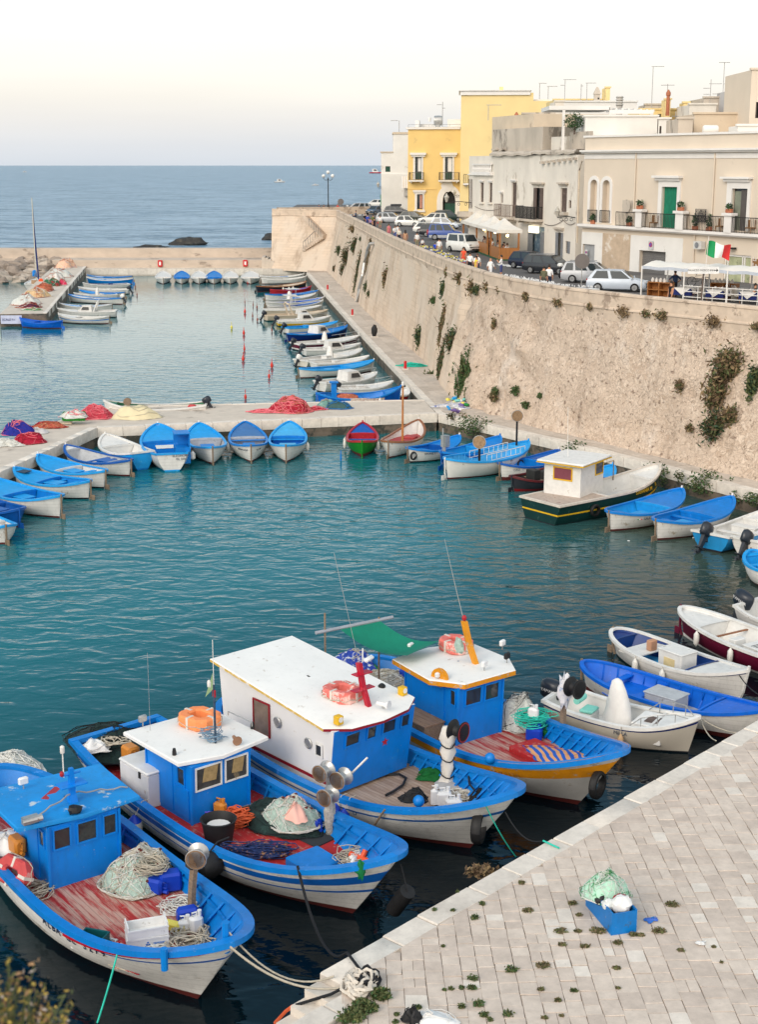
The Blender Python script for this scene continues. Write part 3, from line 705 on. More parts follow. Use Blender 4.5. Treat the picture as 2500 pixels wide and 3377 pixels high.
sc_=F.rect(345,997,585,1002);q=MB();q.box((sc_[0],-.08,sc_[1]),(A1[0]-1,0,sc_[3]));q.build('string_course',YEL,t,smooth=0)
rf=F.rect(330,517,752,534);q=MB();q.box((rf[0],-.3,rf[1]),(rf[2],12,rf[3]));q.build('cornice',TRIM,t,smooth=0)
rr=F.rect(330,497,752,520);railing(t,rr[0]+.3,rr[2],rr[1],rr[3],out=-.2,sides=False,gap=1.6,mat=STEEL,name='roof_rail')
q=MB();r=F.rect(380,460,410,520);q.box((r[0],4,rf[3]),(r[2],6,r[3]));r=F.rect(410,485,530,520);q.box((r[0],6,rf[3]),(r[2],9,r[3]));q.build('roof_hut',TRIM,t,smooth=0)
r=F.rect(640,422,752,520);q=MB();q.prism([(r[0],3),(r[2],3),(r[2],9),(r[0],9)],rf[3],r[3]-.6);q.build('stair_turret',WHT,t,smooth=0)
r=F.rect(482,436,495,482);q=MB();q.lathe([(.25,rf[3]+1),(.25,r[3])],8,((r[0]+r[2])/2,5,0));q.build('chimney',TRIM,t)
r=F.rect(533,447,600,478);q=MB();q.lathe([(0,r[0]),(.75,r[0]+.05),(.8,(r[0]+r[2])/2),(.75,r[2]-.05),(0,r[2])],12,(0,3,(r[1]+r[3])/2),axis='X');q.box((r[0]+.4,2.6,rf[3]),(r[2]-.4,3.4,r[1]+.1));q.build('water_tank',STEEL,t)
# tall yellow block behind
F=Facade((16.0,226),(52,224),c1)
t=thing('tall_yellow_house','tall plain pale yellow building with white cornice rising behind the old terrace','building');place(t,F)
r1=F.rect(752,250,1310,1310);r2=F.rect(1310,314,1492,1310);r3=F.rect(1480,304,1660,600)
mb=MB();wallmesh(mb,r1[2],8,r1[3],14,[],s0=r1[0]);mb.box((r1[2],.02,8),(r2[2],13,r2[3]));mb.box((r2[2],.04,8),(r3[2],12,r3[3]));mb.build('wall',YEL2,t,smooth=0)
r=F.rect(741,235,1308,252);q=MB();q.box((r[0],-.45,r[1]+.4),(r[2],14,r[3]));q.box((r[0]+.2,-.25,r[1]-.3),(r[2]-.2,.0,r[1]+.4));q.build('cornice',TRIM,t,smooth=0)
r=F.rect(1060,198,1090,240);q=MB();q.box((r[0],2,r[1]),(r[2],3.2,r[3]));q.build('chimney',YEL2,t,smooth=0)
r=F.rect(779,885,812,955);railing(t,r[0],r[2],r[1],r[3],out=.8,slab=TRIM,gap=.25)
r=F.rect(1330,290,1530,312);q=MB();q.box((r[0],5,r[1]-.5),(r[2],8,r[3]));q.build('roof_hut',WHT,t,smooth=0)
# old terrace, three houses on one line
FA=Facade((9.9,155),(17.9,127.6),c1)
def terr(name,label,x0,x1,ytop,holes,mat,depth=11,extra=None):
 t=thing(name,label,'house');place(t,FA);r=FA.rect(x0,ytop,x1,1300)
 mb=MB();wallmesh(mb,r[2],8,r[3],depth,holes,0,0,s0=r[0]);t['_']=0;del t['_'];mb.build('wall',mat,t,smooth=0);return t,r
hA=[FA.rect(908,950,933,1100),FA.rect(975,952,1000,1103),FA.rect(955,702,980,798),FA.rect(1017,700,1035,726)]
t,r=terr('old_house','weathered house at the end of the terrace with white balustrade and two brown shuttered windows',818,1011,742,hA[:2],OLDW)
r_=FA.rect(846,425,1160,745);mb=MB();wallmesh(mb,r_[2],r[3],r_[3],8,[],s0=r_[0])
mb.v=[(x,y+2.2,z)for x,y,z in mb.v];mb.build('upper_wall',BEIGE,t,smooth=0)
ru=FA.rect(940,525,1345,745);mb=MB();wallmesh(mb,FA.rect(1340,0,1341,1)[2],r[3]-1,ru[3],7,[hA[2],hA[3]],s0=ru[0]);mb.v=[(x,y+.9,z)for x,y,z in mb.v]
up=mb.build('upper_wall',STAIN,t,smooth=0)
for w in hA[:2]:shutters(FA,t,w);hood(t,w,over=.15,h=.12,up=.15,out=.2);q=MB();q.box((w[0]-.2,-.25,w[1]-.18),(w[2]+.2,0,w[1]));q.build('sill',OLDW,t,smooth=0)
for w in hA[2:]:
 q=MB();q.box((w[0],.98,w[1]),(w[2],1.1,w[3]));q.build('window',BROWN,t,smooth=0);q=MB();q.box((w[0]-.2,.6,w[3]+.05),(w[2]+.2,.9,w[3]+.2));q.build('hood',STAIN,t,smooth=0)
rb=FA.rect(862,802,1008,865);q=MB();q.box((rb[0],-.35,rb[1]-.35),(rb[2],0,rb[1]));q.box((rb[0],-.3,rb[3]-.12),(rb[2],-.08,rb[3]))
for i in range(14):
 x=lerp(rb[0],rb[2],(i+.5)/14);q.lathe([(.06,rb[1]),(.12,rb[1]+.3),(.06,rb[3]-.35),(.08,rb[3]-.1)],6,(x,-.2,0))
q.build('balustrade',TRIM,t,smooth=0)
q=MB();r9=FA.rect(818,884,1010,892);q.box((r9[0],-.15,r9[1]),(r9[2],0,r9[3]));q.build('string_course',TRIM,t,smooth=0)
a=FA.sz(820,1190);q=MB();q.lathe([(.05,-1.2),(.55,-.4),(1.2,.0),(1.2,.5),(0,.5)],10,(a[0],-.1,a[1]-.3));q.build('corner_corbel',STAIN,t,smooth=30)
for xx in(829,846):
 p0,p1=FA.sz(xx,920),FA.sz(xx,1150);q=MB();q.tube([(p0[0],-.12,p0[1]),(p1[0],-.12,p1[1])],.05,5);q.build('drain_pipe',BROWN,t)
hB=[FA.rect(1152,950,1188,1215),FA.rect(1068,1040,1084,1108)]
t,r=terr('old_house','weathered white terrace house with one tall shuttered door behind a low iron balcony',1011,1277,742,hB,OLDW)
for w in hB:shutters(FA,t,w);hood(t,w,over=.15,h=.12,up=.2,out=.25)
rl=FA.rect(1070,1120,1197,1213);railing(t,rl[0],rl[2],rl[1],rl[3],out=.75,slab=STAIN,gap=.2,mat=M('rusty_iron',(.22,.17,.14),.7))
q=MB();rc=FA.rect(1000,732,1330,745);n=16
q.loft([[(lerp(rc[0],rc[2],i/n),y,rc[3]+dz+.06*math.sin(i*1.3))for y,dz in((-.3,-.1),(-.3,.1),(0,.3),(1,.32))]for i in range(n+1)]);q.build('eaves',STAIN,t,smooth=0)
wl=FA.rect(1050,1228,1120,1290);sg=MB();sg.box((wl[0],-.2,wl[1]),(wl[2],0,wl[3]));sg.build('lit_sign',emit('warm_sign',(1,.78,.35),.9),t,smooth=0)
hC=[FA.rect(1325,990,1398,1230),FA.rect(1533,992,1582,1178),FA.rect(1595,1088,1616,1148),FA.rect(1283,1290,1405,1512),FA.rect(1495,1338,1552,1562),FA.rect(1573,1406,1608,1500)]
t,r=terr('old_house','stained white terrace house with a lit shop sign and a row of roof corbels',1277,1662,735,hC,OLDW)
shutters(FA,t,hC[0],BROWN,leaf=False,pane=GLS);w=hC[0]
for x0,x1 in((w[0]-.02,lerp(w[0],w[2],.33)),(lerp(w[0],w[2],.67),w[2]+.02)):q=MB();q.box((x0,-.06,w[1]),(x1,-.01,w[3]));q.build('shutter',BROWN,t,smooth=0)
for w in(hC[1],hC[2]):shutters(FA,t,w);
for w in hC[:2]:hood(t,w,STAIN,over=.3,h=.15,up=.35,out=.35)
hood(t,hC[4],STAIN,over=.1,h=.15,up=.3,out=.3)
q=MB();w=hC[1];q.box((w[0]-.4,-.45,w[1]-.25),(w[2]+.4,0,w[1]));q.build('sill',STAIN,t,smooth=0)
rl=FA.rect(1243,1135,1396,1230);railing(t,rl[0],rl[2],rl[1],rl[3],out=.8,slab=STAIN,gap=.12)
q=MB();rc=FA.rect(1330,718,1662,740);n=16
q.loft([[(lerp(rc[0],rc[2],i/n),y,rc[1]+dz+.05*math.sin(i*1.7))for y,dz in((-.25,.15),(-.25,.35),(0,.5),(1,.5))]for i in range(n+1)]);q.build('eaves',STAIN,t,smooth=0)
for i in range(7):
 a=FA.sz(1405+i*42,792-i*5);q=MB();q.box((a[0]-.22,-.4,a[1]-.12),(a[0]+.22,0,a[1]+.1));q.build('corbel',STAIN,t,smooth=0)
w=hC[3];q=MB();q.box((w[0],.2,w[1]),(w[2],.26,w[3]));q.build('shop_interior',M('shop_inside',(.10,.16,.22),.5,.5,3,(.6,.55,.4),.3,3),t,smooth=0)
for x0,x1 in((w[0],lerp(w[0],w[2],.3)),(lerp(w[0],w[2],.8),w[2])):q=MB();q.box((x0,-.08,w[1]),(x1,-.02,lerp(w[1],w[3],.82)));q.build('door',GREY,t,smooth=0)
s=FA.rect(1305,1286,1368,1340);q=MB();q.box((s[0],-.3,s[1]),(s[2],-.02,s[3]));q.build('lit_sign',emit('shop_sign_lit',(1,.93,.72),1.1),t,smooth=0)
w=hC[4];q=MB();q.box((w[0],-.05,w[1]),(lerp(w[0],w[2],.35),0,w[3]));q.box((lerp(w[0],w[2],.75),-.05,w[1]),(w[2],0,w[3]));q.build('door',GREY,t,smooth=0)
q=MB();q.box((lerp(w[0],w[2],.35),.2,w[1]),(lerp(w[0],w[2],.75),.25,w[3]));q.build('doorway',DARK,t,smooth=0)
w=hC[5];q=MB();q.box((w[0],.1,w[1]),(lerp(w[0],w[2],.5),.15,w[3]));q.build('window',DARK,t,smooth=0);q=MB();q.box((lerp(w[0],w[2],.5),-.05,w[1]),(w[2],0,w[3]));q.build('shutter',GREY,t,smooth=0)
q=MB()
for k,(x0,y0,x1,y1)in enumerate(((1410,1270,1560,1240),(1560,1240,1652,1260),(870,1135,1070,1150))):
 a,b=FA.sz(x0,y0),FA.sz(x1,y1);q.tube([(lerp(a[0],b[0],i/8),-.06,lerp(a[1],b[1],i/8)-1.2*(i/8)*(1-i/8))for i in range(9)],.025,4)
q.build('cable',BROWN,t)
ru=FA.rect(1345,560,1662,735);mb=MB();mb.box((ru[0],1.5,r[3]-.5),(ru[2]+.0,7,ru[3]-.3));mb.build('upper_wall',OLDW,t,smooth=0)
ru=FA.rect(1508,552,1662,735);mb=MB();mb.box((ru[0],1.2,r[3]-.5),(ru[2],1.49,ru[3]));mb.build('parapet',STAIN,t,smooth=0)
# cream palazzo
FB=Facade((17.75,126.2),(29.6,104.5),c2)
t=thing('cream_palazzo','cream two-storey building with white cornices, paired arched niches and a long iron balcony','building');place(t,FB)
top=FB.rect(175,605,1700,1500);zt=FB.sz(900,606)[1];L=FB.sz(1700,1000)[0]
zsl=lambda x,y:FB.sz(x,y)[1]
n1=FB.rect(243,972,300,1322);n2=FB.rect(342,976,404,1330);gd=FB.rect(830,1032,955,1368);gd2=FB.rect(1402,1046,1530,1392)
ga=FB.rect(642,1557,858,1890);gl=FB.rect(1332,1588,1550,1900);dr=FB.rect(182,1502,280,1690)
zb0=zsl(900,1395)
mb=MB();wallmesh(mb,L,8,zt,14,[n1,n2,gd,gd2,ga,gl,dr],0,0,rec=.45,s0=0)
for q in(n1,n2):arch_fill(mb,q[0],q[2],q[3]-(q[2]-q[0])*.42,q[3]+.001,0,dep=.45)
mb.build('wall',CREAM,t,smooth=0)
def panel(x0,x1,mat,zhi,out,name,holes=()):
 a,b=FB.sz(x0,1600)[0],FB.sz(x1,1600)[0];m=MB();wallmesh(m,b,8,zhi,.0,holes,0,0,rec=.02,s0=a);m.v=[(x,y-out,z)for x,y,z in m.v]
 fs=[(f,mm)for f,mm in zip(m.f,m.m)];return m.build(name,mat,t,smooth=0)
zp=zb0-.5
for(x0,x1,mat,nm,hs)in((160,342,WHT,'lower_wall',[dr]),(342,572,ROUGH,'bare_stone_wall',[]),(572,1000,WHT,'lower_wall',[ga])):
 a,b=FB.sz(x0,1600)[0],FB.sz(x1,1600)[0];m=MB();xs=[a,b];h=hs[0]if hs else None
 a=max(a,.02)
 if h:m.box((a,-.06,8),(h[0],-.003,zp));m.box((h[2],-.06,8),(b,-.003,zp));m.box((h[0],-.06,h[3]),(h[2],-.003,zp))
 else:m.box((a,-.05,8),(b,-.003,zp))
 m.build(nm,mat,t,smooth=0)
def band(y0,y1,out,name='cornice',mat=TRIM,x=900):
 q=MB();q.box((-.12 if out>.1 else 0,-out,zsl(x,y1)),(L,-.003,zsl(x,y0)));return q.build(name,mat,t,smooth=0)
band(594,612,.14);band(722,738,.5);band(738,752,.32);band(757,800,.06,'frieze');band(1374,1396,.55,'balcony_slab');band(1396,1408,.35,'balcony_slab')
for q in(n1,n2):
 m=MB();arch_band(m,q[0],q[2],q[1],q[3]-(q[2]-q[0])*.42,q[3],.32,.07);m.build('arch_surround',TRIM,t,smooth=0);railing(t,q[0]-.15,q[2]+.15,q[1]+.05,zsl(270,1222),out=.12,sides=False,gap=.16,name='niche_rail')
for w,o,c in((gd,FB.rect(803,968,982,1370),FB.rect(782,940,1004,970)),(gd2,FB.rect(1362,978,1556,1392),FB.rect(1342,950,1578,978))):
 surround(t,w,o,out=.12);q=MB();q.box((c[0],-.5,c[1]+.1),(c[2],0,c[3]));q.box((c[0]+.2,-.3,c[1]-.1),(c[2]-.2,0,c[1]+.1));q.build('hood',TRIM,t,smooth=0)
q=MB();n=26;a,b,c,d=gd
q.loft([[(lerp(a,c,i/n),.16+.05*math.sin(i*1.9+z*.5),lerp(b,d,z/4))for i in range(n+1)]for z in range(5)]);q.build('curtain',M('green_curtain',(.006,.17,.095),.8,.15,3),t,smooth=60)
q=MB();a,b,c,d=gd2;q.box((a,.2,b),(c,.24,d));fr=q.build('balcony_door',GLS,t,smooth=0);q=MB();q.box((lerp(a,c,.5),.08,b),(lerp(a,c,.98),.18,d-.1));q.build('shutter',M('dark_shutter',(.09,.08,.075),.6),fr,smooth=0);q=MB();q.box((a+.1,.15,b),(lerp(a,c,.5),.19,d-.2));q.build('curtain',M('grey_green_curtain',(.20,.22,.17),.8),fr,smooth=0)
zr0,zr1=zsl(850,1372),zsl(850,1252);px_=[490,657,707,985,1048,1386,1448,1690]
OUT=.5
for x0,x1 in((490,657),(707,985),(1048,1386),(1448,1690)):
 a,b=FB.sz(x0,1300)[0],FB.sz(x1,1300)[0];railing(t,a,b,zr0,zr1,out=OUT,sides=False,gap=.17)
for x0,x1 in((657,707),(987,1048),(1388,1446)):
 a,b=FB.sz(x0,1300)[0],FB.sz(x1,1300)[0];q=MB();q.box((a,-OUT-.12,zr0),(b,-OUT+.25,zr1+.1));q.box((a-.18,-OUT-.25,zr1+.1),(b+.18,-OUT+.35,zr1+.3));q.build('balcony_post',TRIM,t,smooth=0)
for x,y0,y1 in((625,757,1235),(1272,757,1262),(1105,1415,1650)):
 a,b=FB.sz(x,y0),FB.sz(x-8,y1);q=MB();q.tube([(a[0],-.1,a[1]),(a[0],-.1,b[1])],.07,6);q.build('drain_pipe',CREAM,t)
a,b=FB.sz(186,820),FB.sz(165,900);c=FB.sz(160,1490);q=MB();q.tube([(a[0],-.15,a[1]),(b[0],-.15,b[1]),(b[0],-.15,c[1])],.08,6);q.build('drain_pipe',BEIGE,t)
r=FB.rect(510,1142,600,1238);q=MB();q.box((r[0],-.05,r[1]),(r[2],-.004,r[3]));q.build('wall_recess',STAIN,t,smooth=0);q=MB();q.lathe([(.55,-.15),(.5,-.1),(.2,-.06)],14,((r[0]+r[2])/2-.1,0,(r[1]+r[3])/2),axis='Y');q.build('wall_plate',STAIN,t)
q=MB();a,b,c,d=ga;n=22
for i in range(n):q.box((a,.3,lerp(8,d,i/n)),(c,.34+.02*(i%2),lerp(8,d,(i+1)/n)-.01))
q.build('garage_door',M('roller_grey',(.16,.155,.15),.6,.1,2),t,smooth=0)
q=MB();a,b,c,d=dr;q.box((a,.12,b-1),((a+c)/2-.02,.18,d));q.box(((a+c)/2+.02,.12,b-1),(c,.18,d));q.build('door',M('grey_door',(.33,.34,.35),.6,.12,2),t,smooth=0)
q=MB();a,b,c,d=gl;q.box((a,.2,b),(c,.22,d));g_=q.build('glass_door',M('lit_shop_glass',(.40,.42,.26),.15,.3,1.2,(.1,.11,.07),.3,1.0),t,smooth=0);q=MB()
for f in(0,.09,.64,.72,.97):x=lerp(a,c,f);q.box((x,.1,b),(x+.1,.19,d))
q.box((a,.1,d-.15),(c,.19,d));q.build('door_frame',TRIM,g_,smooth=0)
def wallsign(x0,y0,x1,y1,mat,name,parent=t,out=.09):
 r=FB.rect(x0,y0,x1,y1);q=MB();q.box((r[0],-out,r[1]),(r[2],-out+.025,r[3]));return q.build(name,mat,parent,smooth=0),r
PB,PR,PWH=M('sign_blue',(.01,.09,.45),.5),M('sign_red',(.55,.02,.02),.5),M('sign_white',(.75,.74,.72),.5)
for nm,box_,cy,cr in(('no_parking_sign',(730,1473,768,1545),.55,.3),('no_parking_sign',(212,1545,230,1600),.6,.32)):
 s,r=wallsign(*box_,M('sign_grey',(.55,.56,.56),.5),nm,out=.16 if 'x' else 0);w=r[2]-r[0];cx,cz=(r[0]+r[2])/2,lerp(r[1],r[3],cy)
 q=MB();q.lathe([(w*.36,-.175),(w*.36,-.165)],18,(cx,0,cz),0,'Y');q.lathe([(w*.27,-.18),(w*.27,-.17)],18,(cx,0,cz),1,'Y');k=len(q.v);q.box((-w*.33,-.186,-w*.05),(w*.33,-.178,w*.05),0);q.xf(k,Matrix.Translation((cx,0,cz))@Matrix.Rotation(rad(45),4,'Y'));q.build('emblem',[PR,PB],s,smooth=0)
s,r=wallsign(1576,1622,1640,1712,M('wood_sign',(.26,.13,.045),.6),'shop_sign')
text("La\nIl p",.45,PWH,s,(lerp(r[0],r[2],.3),-.1,lerp(r[1],r[3],.7)),(rad(90),0,0))
r=FB.rect(1397,1527,1445,1540);q=MB();q.box((r[0],-.5,r[1]),(r[2],-.06,r[3]));q.build('wall_lamp',IRON,t,smooth=0)
def ac_unit(F,x0,y0,x1,y1,label):
 r=F.rect(x0,y0,x1,y1);o=thing('air_conditioner',label,'air conditioner');o.location=(F.p0.x,F.p0.y,0);o.rotation_euler=(0,0,F.rot)
 q=MB();q.box((r[0],-.5,r[1]),(r[2],-.07,r[3]));q.build('case',M('ac_white',(.6,.59,.56),.5,.1,3),o,smooth=0);cx,cz,rr=(r[0]+r[2])/2,(r[1]+r[3])/2,min(r[2]-r[0],r[3]-r[1])*.38
 q=MB();q.lathe([(rr,-.53),(rr*.9,-.51),(.02,-.505)],16,(cx-.05,0,cz),0,'Y');q.build('fan_grille',GREY,o)
ac_unit(FB,1127,1476,1190,1540,'grey air conditioning unit on the cream wall beside the waving flag')
a=FB.sz(1196,1466);b=FB.sz(1185,1650);P=aty(*c2(1190,1640),92.5)
fl=thing('national_flag','green, white and red flag blowing from a thin pole above the white restaurant awning','flag',(P.x,P.y,0),0)
zf0,zf1=aty(*c2(1187,1592),P.y).z,aty(*c2(1198,1475),P.y).z;wf=1.5
q=MB();nn=24;fx=lambda i:i/nn
X0=0
q.loft([[(fx(i)*wf+.08*(1-j/6),.15*math.sin(fx(i)*7+j*.3),lerp(zf1,zf0,j/6)-fx(i)*.3+.07*math.sin(fx(i)*8+j*.4))for j in range(7)]for i in range(nn+1)],lambda i,j:0 if i<8 else 1 if i<16 else 2)
q.build('cloth',[M('flag_green',(.0,.26,.08),.7,.05),M('flag_white',(.8,.78,.75),.7,.04),M('flag_red',(.62,.03,.03),.7,.05)],fl,smooth=60)
q=MB();q.tube([(.1,0,zf1+.3),(-.08,.1,9.3)],.02,6);q.build('pole',TRIM,fl)
LEAFG=M('leaf_green',(.045,.10,.03),.7,.4,8);LEAFD=M('leaf_dark',(.03,.065,.03),.7,.4,8);LEAFO=M('leaf_olive',(.085,.10,.035),.8,.4,6);DRY=M('dry_stalks',(.27,.19,.10),.9,.3,6);BRUSH=M('brown_brush',(.13,.085,.05),.9,.35,5)
def leaves(mb,c,r,n,sz,m=(0,),seed=0,flat=.6,up=.0,shell=.35):
 q=random.Random(seed);c=Vector(c)
 for i in range(n):
  d=Vector((q.gauss(0,1),q.gauss(0,1),q.gauss(0,1))).normalized();k=q.uniform(shell,1)**.6
  k*=1+.35*noise.noise(d*2.2+Vector((seed,0,0)))
  p=c+Vector((d.x*r[0],d.y*r[1],d.z*r[2]))*k
  a=Vector((q.gauss(0,1),q.gauss(0,1),q.gauss(0,1)*flat+up)).normalized();b=a.cross(Vector((q.gauss(0,1),q.gauss(0,1),q.gauss(0,1)))).normalized();s=sz*q.uniform(.6,1.4)
  mb.add([p-a*s,p+b*s*.45,p+a*s,p-b*s*.45],[(0,1,2,3)],q.choice(m))
 return mb
TERRA=M('terracotta',(.40,.14,.07),.8,.15,4)
def pot(F,x,y,zbase,out,label,w=.7,h=.5,plant=True,hr=.5):
 s=F.sz(x,y)[0];P=F.p0+F.d*s+F.n*out;o=thing('potted_plant',label,'potted plant',(P.x,P.y,zbase),F.rot)
 q=MB();q.obox((0,0,h/2),(w,w*.5,h),bev=.04);q.build('pot',TERRA,o)
 q=leaves(MB(),(0,0,h+hr*.6),(w*.55,w*.4,hr),90,.12,(0,1),int(x));q.build('foliage',[LEAFG,LEAFD],o,smooth=0)
for x,lab in((682,'terracotta trough of reddish plants on the first white post of the long balcony'),(1018,'terracotta trough with a green bush on the post beside the green curtain'),(1417,'terracotta trough on the post in front of the dark balcony door')):pot(FB,x,1230,zr1+.3,OUT-.05,lab,.6,.3,hr=.28)
for x,lab in((578,'small plant in a red pot behind the railing below the wall recess'),(1120,'bushy potted plant behind the railing under the trellis'),(1235,'tall leafy potted plant on the balcony between trellis and dark door'),(268,'red flowered pot behind the railing of the first arched niche')):pot(FB,x,1340,zr0,.25 if x>300 else .05,lab,.5,.35,hr=.6 if x>1100 else .35)
r=FB.rect(1130,1212,1212,1320);q=MB()
o=thing('trellis','dark lattice trellis panel standing on the balcony behind the railing','trellis',(FB.p0.x,FB.p0.y,0),FB.rot)
for i in range(9):
 x=lerp(r[0],r[2],i/8);q.tube([(x,-.3,r[1]),(min(r[2],x+(r[3]-r[1])*.6),-.3,min(r[3],r[1]+(r[2]-x)/.6))],.03,4);q.tube([(x,-.3,r[1]),(max(r[0],x-(r[3]-r[1])*.6),-.3,min(r[3],r[1]+(x-r[0])/.6))],.03,4)
for x in(r[0],r[2]):q.tube([(x,-.3,r[1]),(x,-.3,r[3])],.05,4)
q.build('lattice',IRON,o)
def wicker_chair(x,lab):
 s=FB.sz(x,1330)[0];P=FB.p0+FB.d*s+FB.n*.2;o=thing('wicker_chair',lab,'chair',(P.x,P.y,zr0),FB.rot);wk=M('wicker',(.25,.13,.05),.8,.25,12)
 q=MB();q.obox((0,0,.42),(.7,.6,.1),bev=.03);q.build('seat',wk,o);q=MB();q.loft([[(.36*math.cos(a),.28*math.sin(a)+.02,z)for a in[math.pi*k/10 for k in range(11)]]for z in(.47,.8,1.0)]);q.build('backrest',wk,o,smooth=60)
 for sx in(-.3,.3):
  for sy in(-.25,.25):q=MB();q.tube([(sx,sy,0),(sx,sy,.42)],.03,5);q.build('leg',wk,o)
wicker_chair(785,'round brown wicker chair on the balcony in front of the green curtain');wicker_chair(1330,'pale wicker chair on the balcony beside the post with the round emblem');wicker_chair(1575,'brown chair at the balcony table at the far end')
# roofscape behind the palazzo and the terrace
def block(name,label,cat,x0,y0,x1,y1,dist,dep,mat,cv=c2,zlow=None,wins=()):
 a=aty(*cv(x0,y1),dist);b=aty(*cv(x1,y0),dist);t=thing(name,label,cat,(a.x,dist,0));zl=min(a.z,16.6)if zlow is None else a.z
 hs=[]
 for(p,q,r_,s)in wins:A=aty(*cv(p,s),dist);B=aty(*cv(r_,q),dist);hs.append((A.x-a.x,A.z,B.x-a.x,B.z))
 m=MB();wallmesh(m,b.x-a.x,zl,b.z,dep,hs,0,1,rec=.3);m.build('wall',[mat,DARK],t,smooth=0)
 cpm=MB();cpm.box((-.12,-.12,b.z+.002),(b.x-a.x+.12,.35,b.z+.16));cpm.build('coping',mat,t,smooth=0)
 for h in hs:f=MB();f.box((h[0],.1,h[1]),(h[0]+.12,.2,h[3]));f.box((h[2]-.12,.1,h[1]),(h[2],.2,h[3]));f.build('window',BROWN,t,smooth=0)
 return t,b.x-a.x,b.z
block('roof_storey','smooth white roof storey set back above the cream building','building',197,458,795,640,131,6,WHT)
block('roof_storey','small white roof hut with a narrow grey door beside the white storey','building',795,478,897,640,131,5,WHT,wins=((808,535,826,596),))
block('roof_storey','grimy grey plaster block at the corner of the beige roof storey','building',957,476,1085,640,121,5,STAIN)
block('roof_storey','long beige stained roof storey behind the cream parapet','building',1085,437,1512,640,123,7,BEIGE)
block('corner_tower','tall cream tower block with one dark window at the edge of the roofs','building',1533,75,1760,640,119,9,CREAM,wins=((1592,338,1640,470),))
block('roof_storey','low white parapet block in front of the cream tower','building',1445,534,1760,640,115,3,WHT)
block('roof_storey','pale grey plastered upper storey next to the cream tower','building',1407,238,1535,480,140,7,M('grey_plaster',(.50,.48,.47),.9,.06,.5))
block('roof_storey','flaking dark grey roof hut with a ragged top among the antennas','building',1167,305,1402,480,146,7,STAIN)
block('roof_storey','mottled white roof wall left of the flaking grey hut','building',1050,360,1275,480,142,6,OLDW)
block('roof_storey','bright yellow roof storey with stepped top behind the white pergola','building',640,402,1052,560,150,7,YEL2,wins=((795,436,846,470),))
block('roof_storey','thin grey weathered parapet wall above the yellow roof storey','building',690,362,850,420,158,4,STAIN)
block('yellow_chimney','tall yellow chimney pillar on the yellow roof storey','chimney',853,320,902,420,148,2,YEL2)
block('yellow_chimney','short yellow pillar at the end of the yellow roof storey','chimney',1003,346,1053,420,148,2,YEL2)
block('yellow_chimney','yellow twin chimney stack beside the pointed stone chimney','chimney',366,222,406,345,176,3,YEL2)
block('roof_storey','long white roof storey behind the pergola','building',-20,338,628,500,168,8,WHT)
block('roof_storey','low yellow roof wall at the foot of the pointed stone chimney','building',-60,322,330,420,178,8,YEL2)
block('roof_storey','crumbling beige roof wall behind the old terrace','building',1232,415,1485,700,158,7,STAIN,cv=c1)
block('roof_storey','white roof room with hanging washing above the old terrace','building',1320,430,1490,720,155,5,WHT,cv=c1)
block('roof_storey','white roof wall below the pergola with a dark stain','building',1480,320,1560,720,160,5,OLDW,cv=c1)
block('roof_storey','whitewashed roof wall under the edge of the pergola','building',-60,458,200,640,146,4,WHT)
t=thing('pergola','white painted roof pergola with flat slats beside the white storey','pergola');D_=134
A=lambda x,y,d=D_:aty(*c2(x,y),d)
q=MB();p0,p1=A(-110,398),A(385,398);q.box((p0.x,D_-1.5,p0.z-.1),(p1.x,D_+5,p0.z+.25));q.build('roof_panel',TRIM,t,smooth=0)
q=MB();p0,p1=A(385,408),A(735,425)
for i in range(8):x=lerp(p0.x,p1.x,i/7);z=lerp(p0.z,p1.z,i/7);q.box((x-.08,D_-1.5,z),(x+.08,D_+4,z+.22))
q.box((p0.x,D_-1.55,p1.z-.15),(p1.x,D_-1.4,p0.z));q.build('slats',TRIM,t,smooth=0)
for x in(10,390,722):p=A(x,405);q=MB();q.box((p.x-.12,D_-1.5,15),(p.x+.12,D_-1.26,p.z));q.build('post',TRIM,t,smooth=0)
p=aty(*c2(112,575),132);o=thing('roof_shrub','round dark green shrub growing on the roof terrace beside the white storey','shrub',(p.x,p.y,p.z-.3));q=leaves(MB(),(0,0,1.1),(.95,.85,.8),700,.10,(0,1),5,shell=.2);q.build('crown',[LEAFG,LEAFD],o,smooth=0);q=MB();q.tube([(0,0,0),(.05,0,.6),(0,0,1.2)],.07,6);q.build('trunk',BROWN,o)
def chimney(x,y0,y1,dist,kind,label,cv=c2):
 b=aty(*cv(x,y1),dist);tt=aty(*cv(x,y0),dist);h=tt.z-b.z;o=thing('chimney',label,'chimney',(b.x,dist,b.z-1.5));h+=1.5
 if kind=='stone':
  q=MB();q.box((-.34,-.34,0),(.34,.34,h-.8));q.build('shaft',STAIN,o,smooth=0);q=MB();q.loft([[(-.44,-.44,h-.8),(.44,-.44,h-.8),(.44,.44,h-.8),(-.44,.44,h-.8)],[(-.1,-.1,h)]+[(.1,-.1,h),(.1,.1,h),(-.1,.1,h)]],closed=True,caps=True);q.build('cap',STAIN,o,smooth=0)
  q=MB();[q.box((-.22+.25*(i%2),-.352,h-2.6+i*.4),(-.02+.25*(i%2),-.342,h-2.4+i*.4))for i in range(4)];q.build('vents',DARK,o,smooth=0)
 elif kind=='pipe':
  q=MB();q.lathe([(.33,0),(.33,h-1.1)]+[(.33+.1*(i%2),h-1.1+i*.13)for i in range(9)],10);q.build('pipe',M('pipe_grey',(.45,.43,.40),.7),o)
 else:
  q=MB();q.lathe([(.2,0),(.17,h-.6),(.24,h-.55),(.24,h-.3),(.06,h)],10);q.build('flue',TERRA,o)
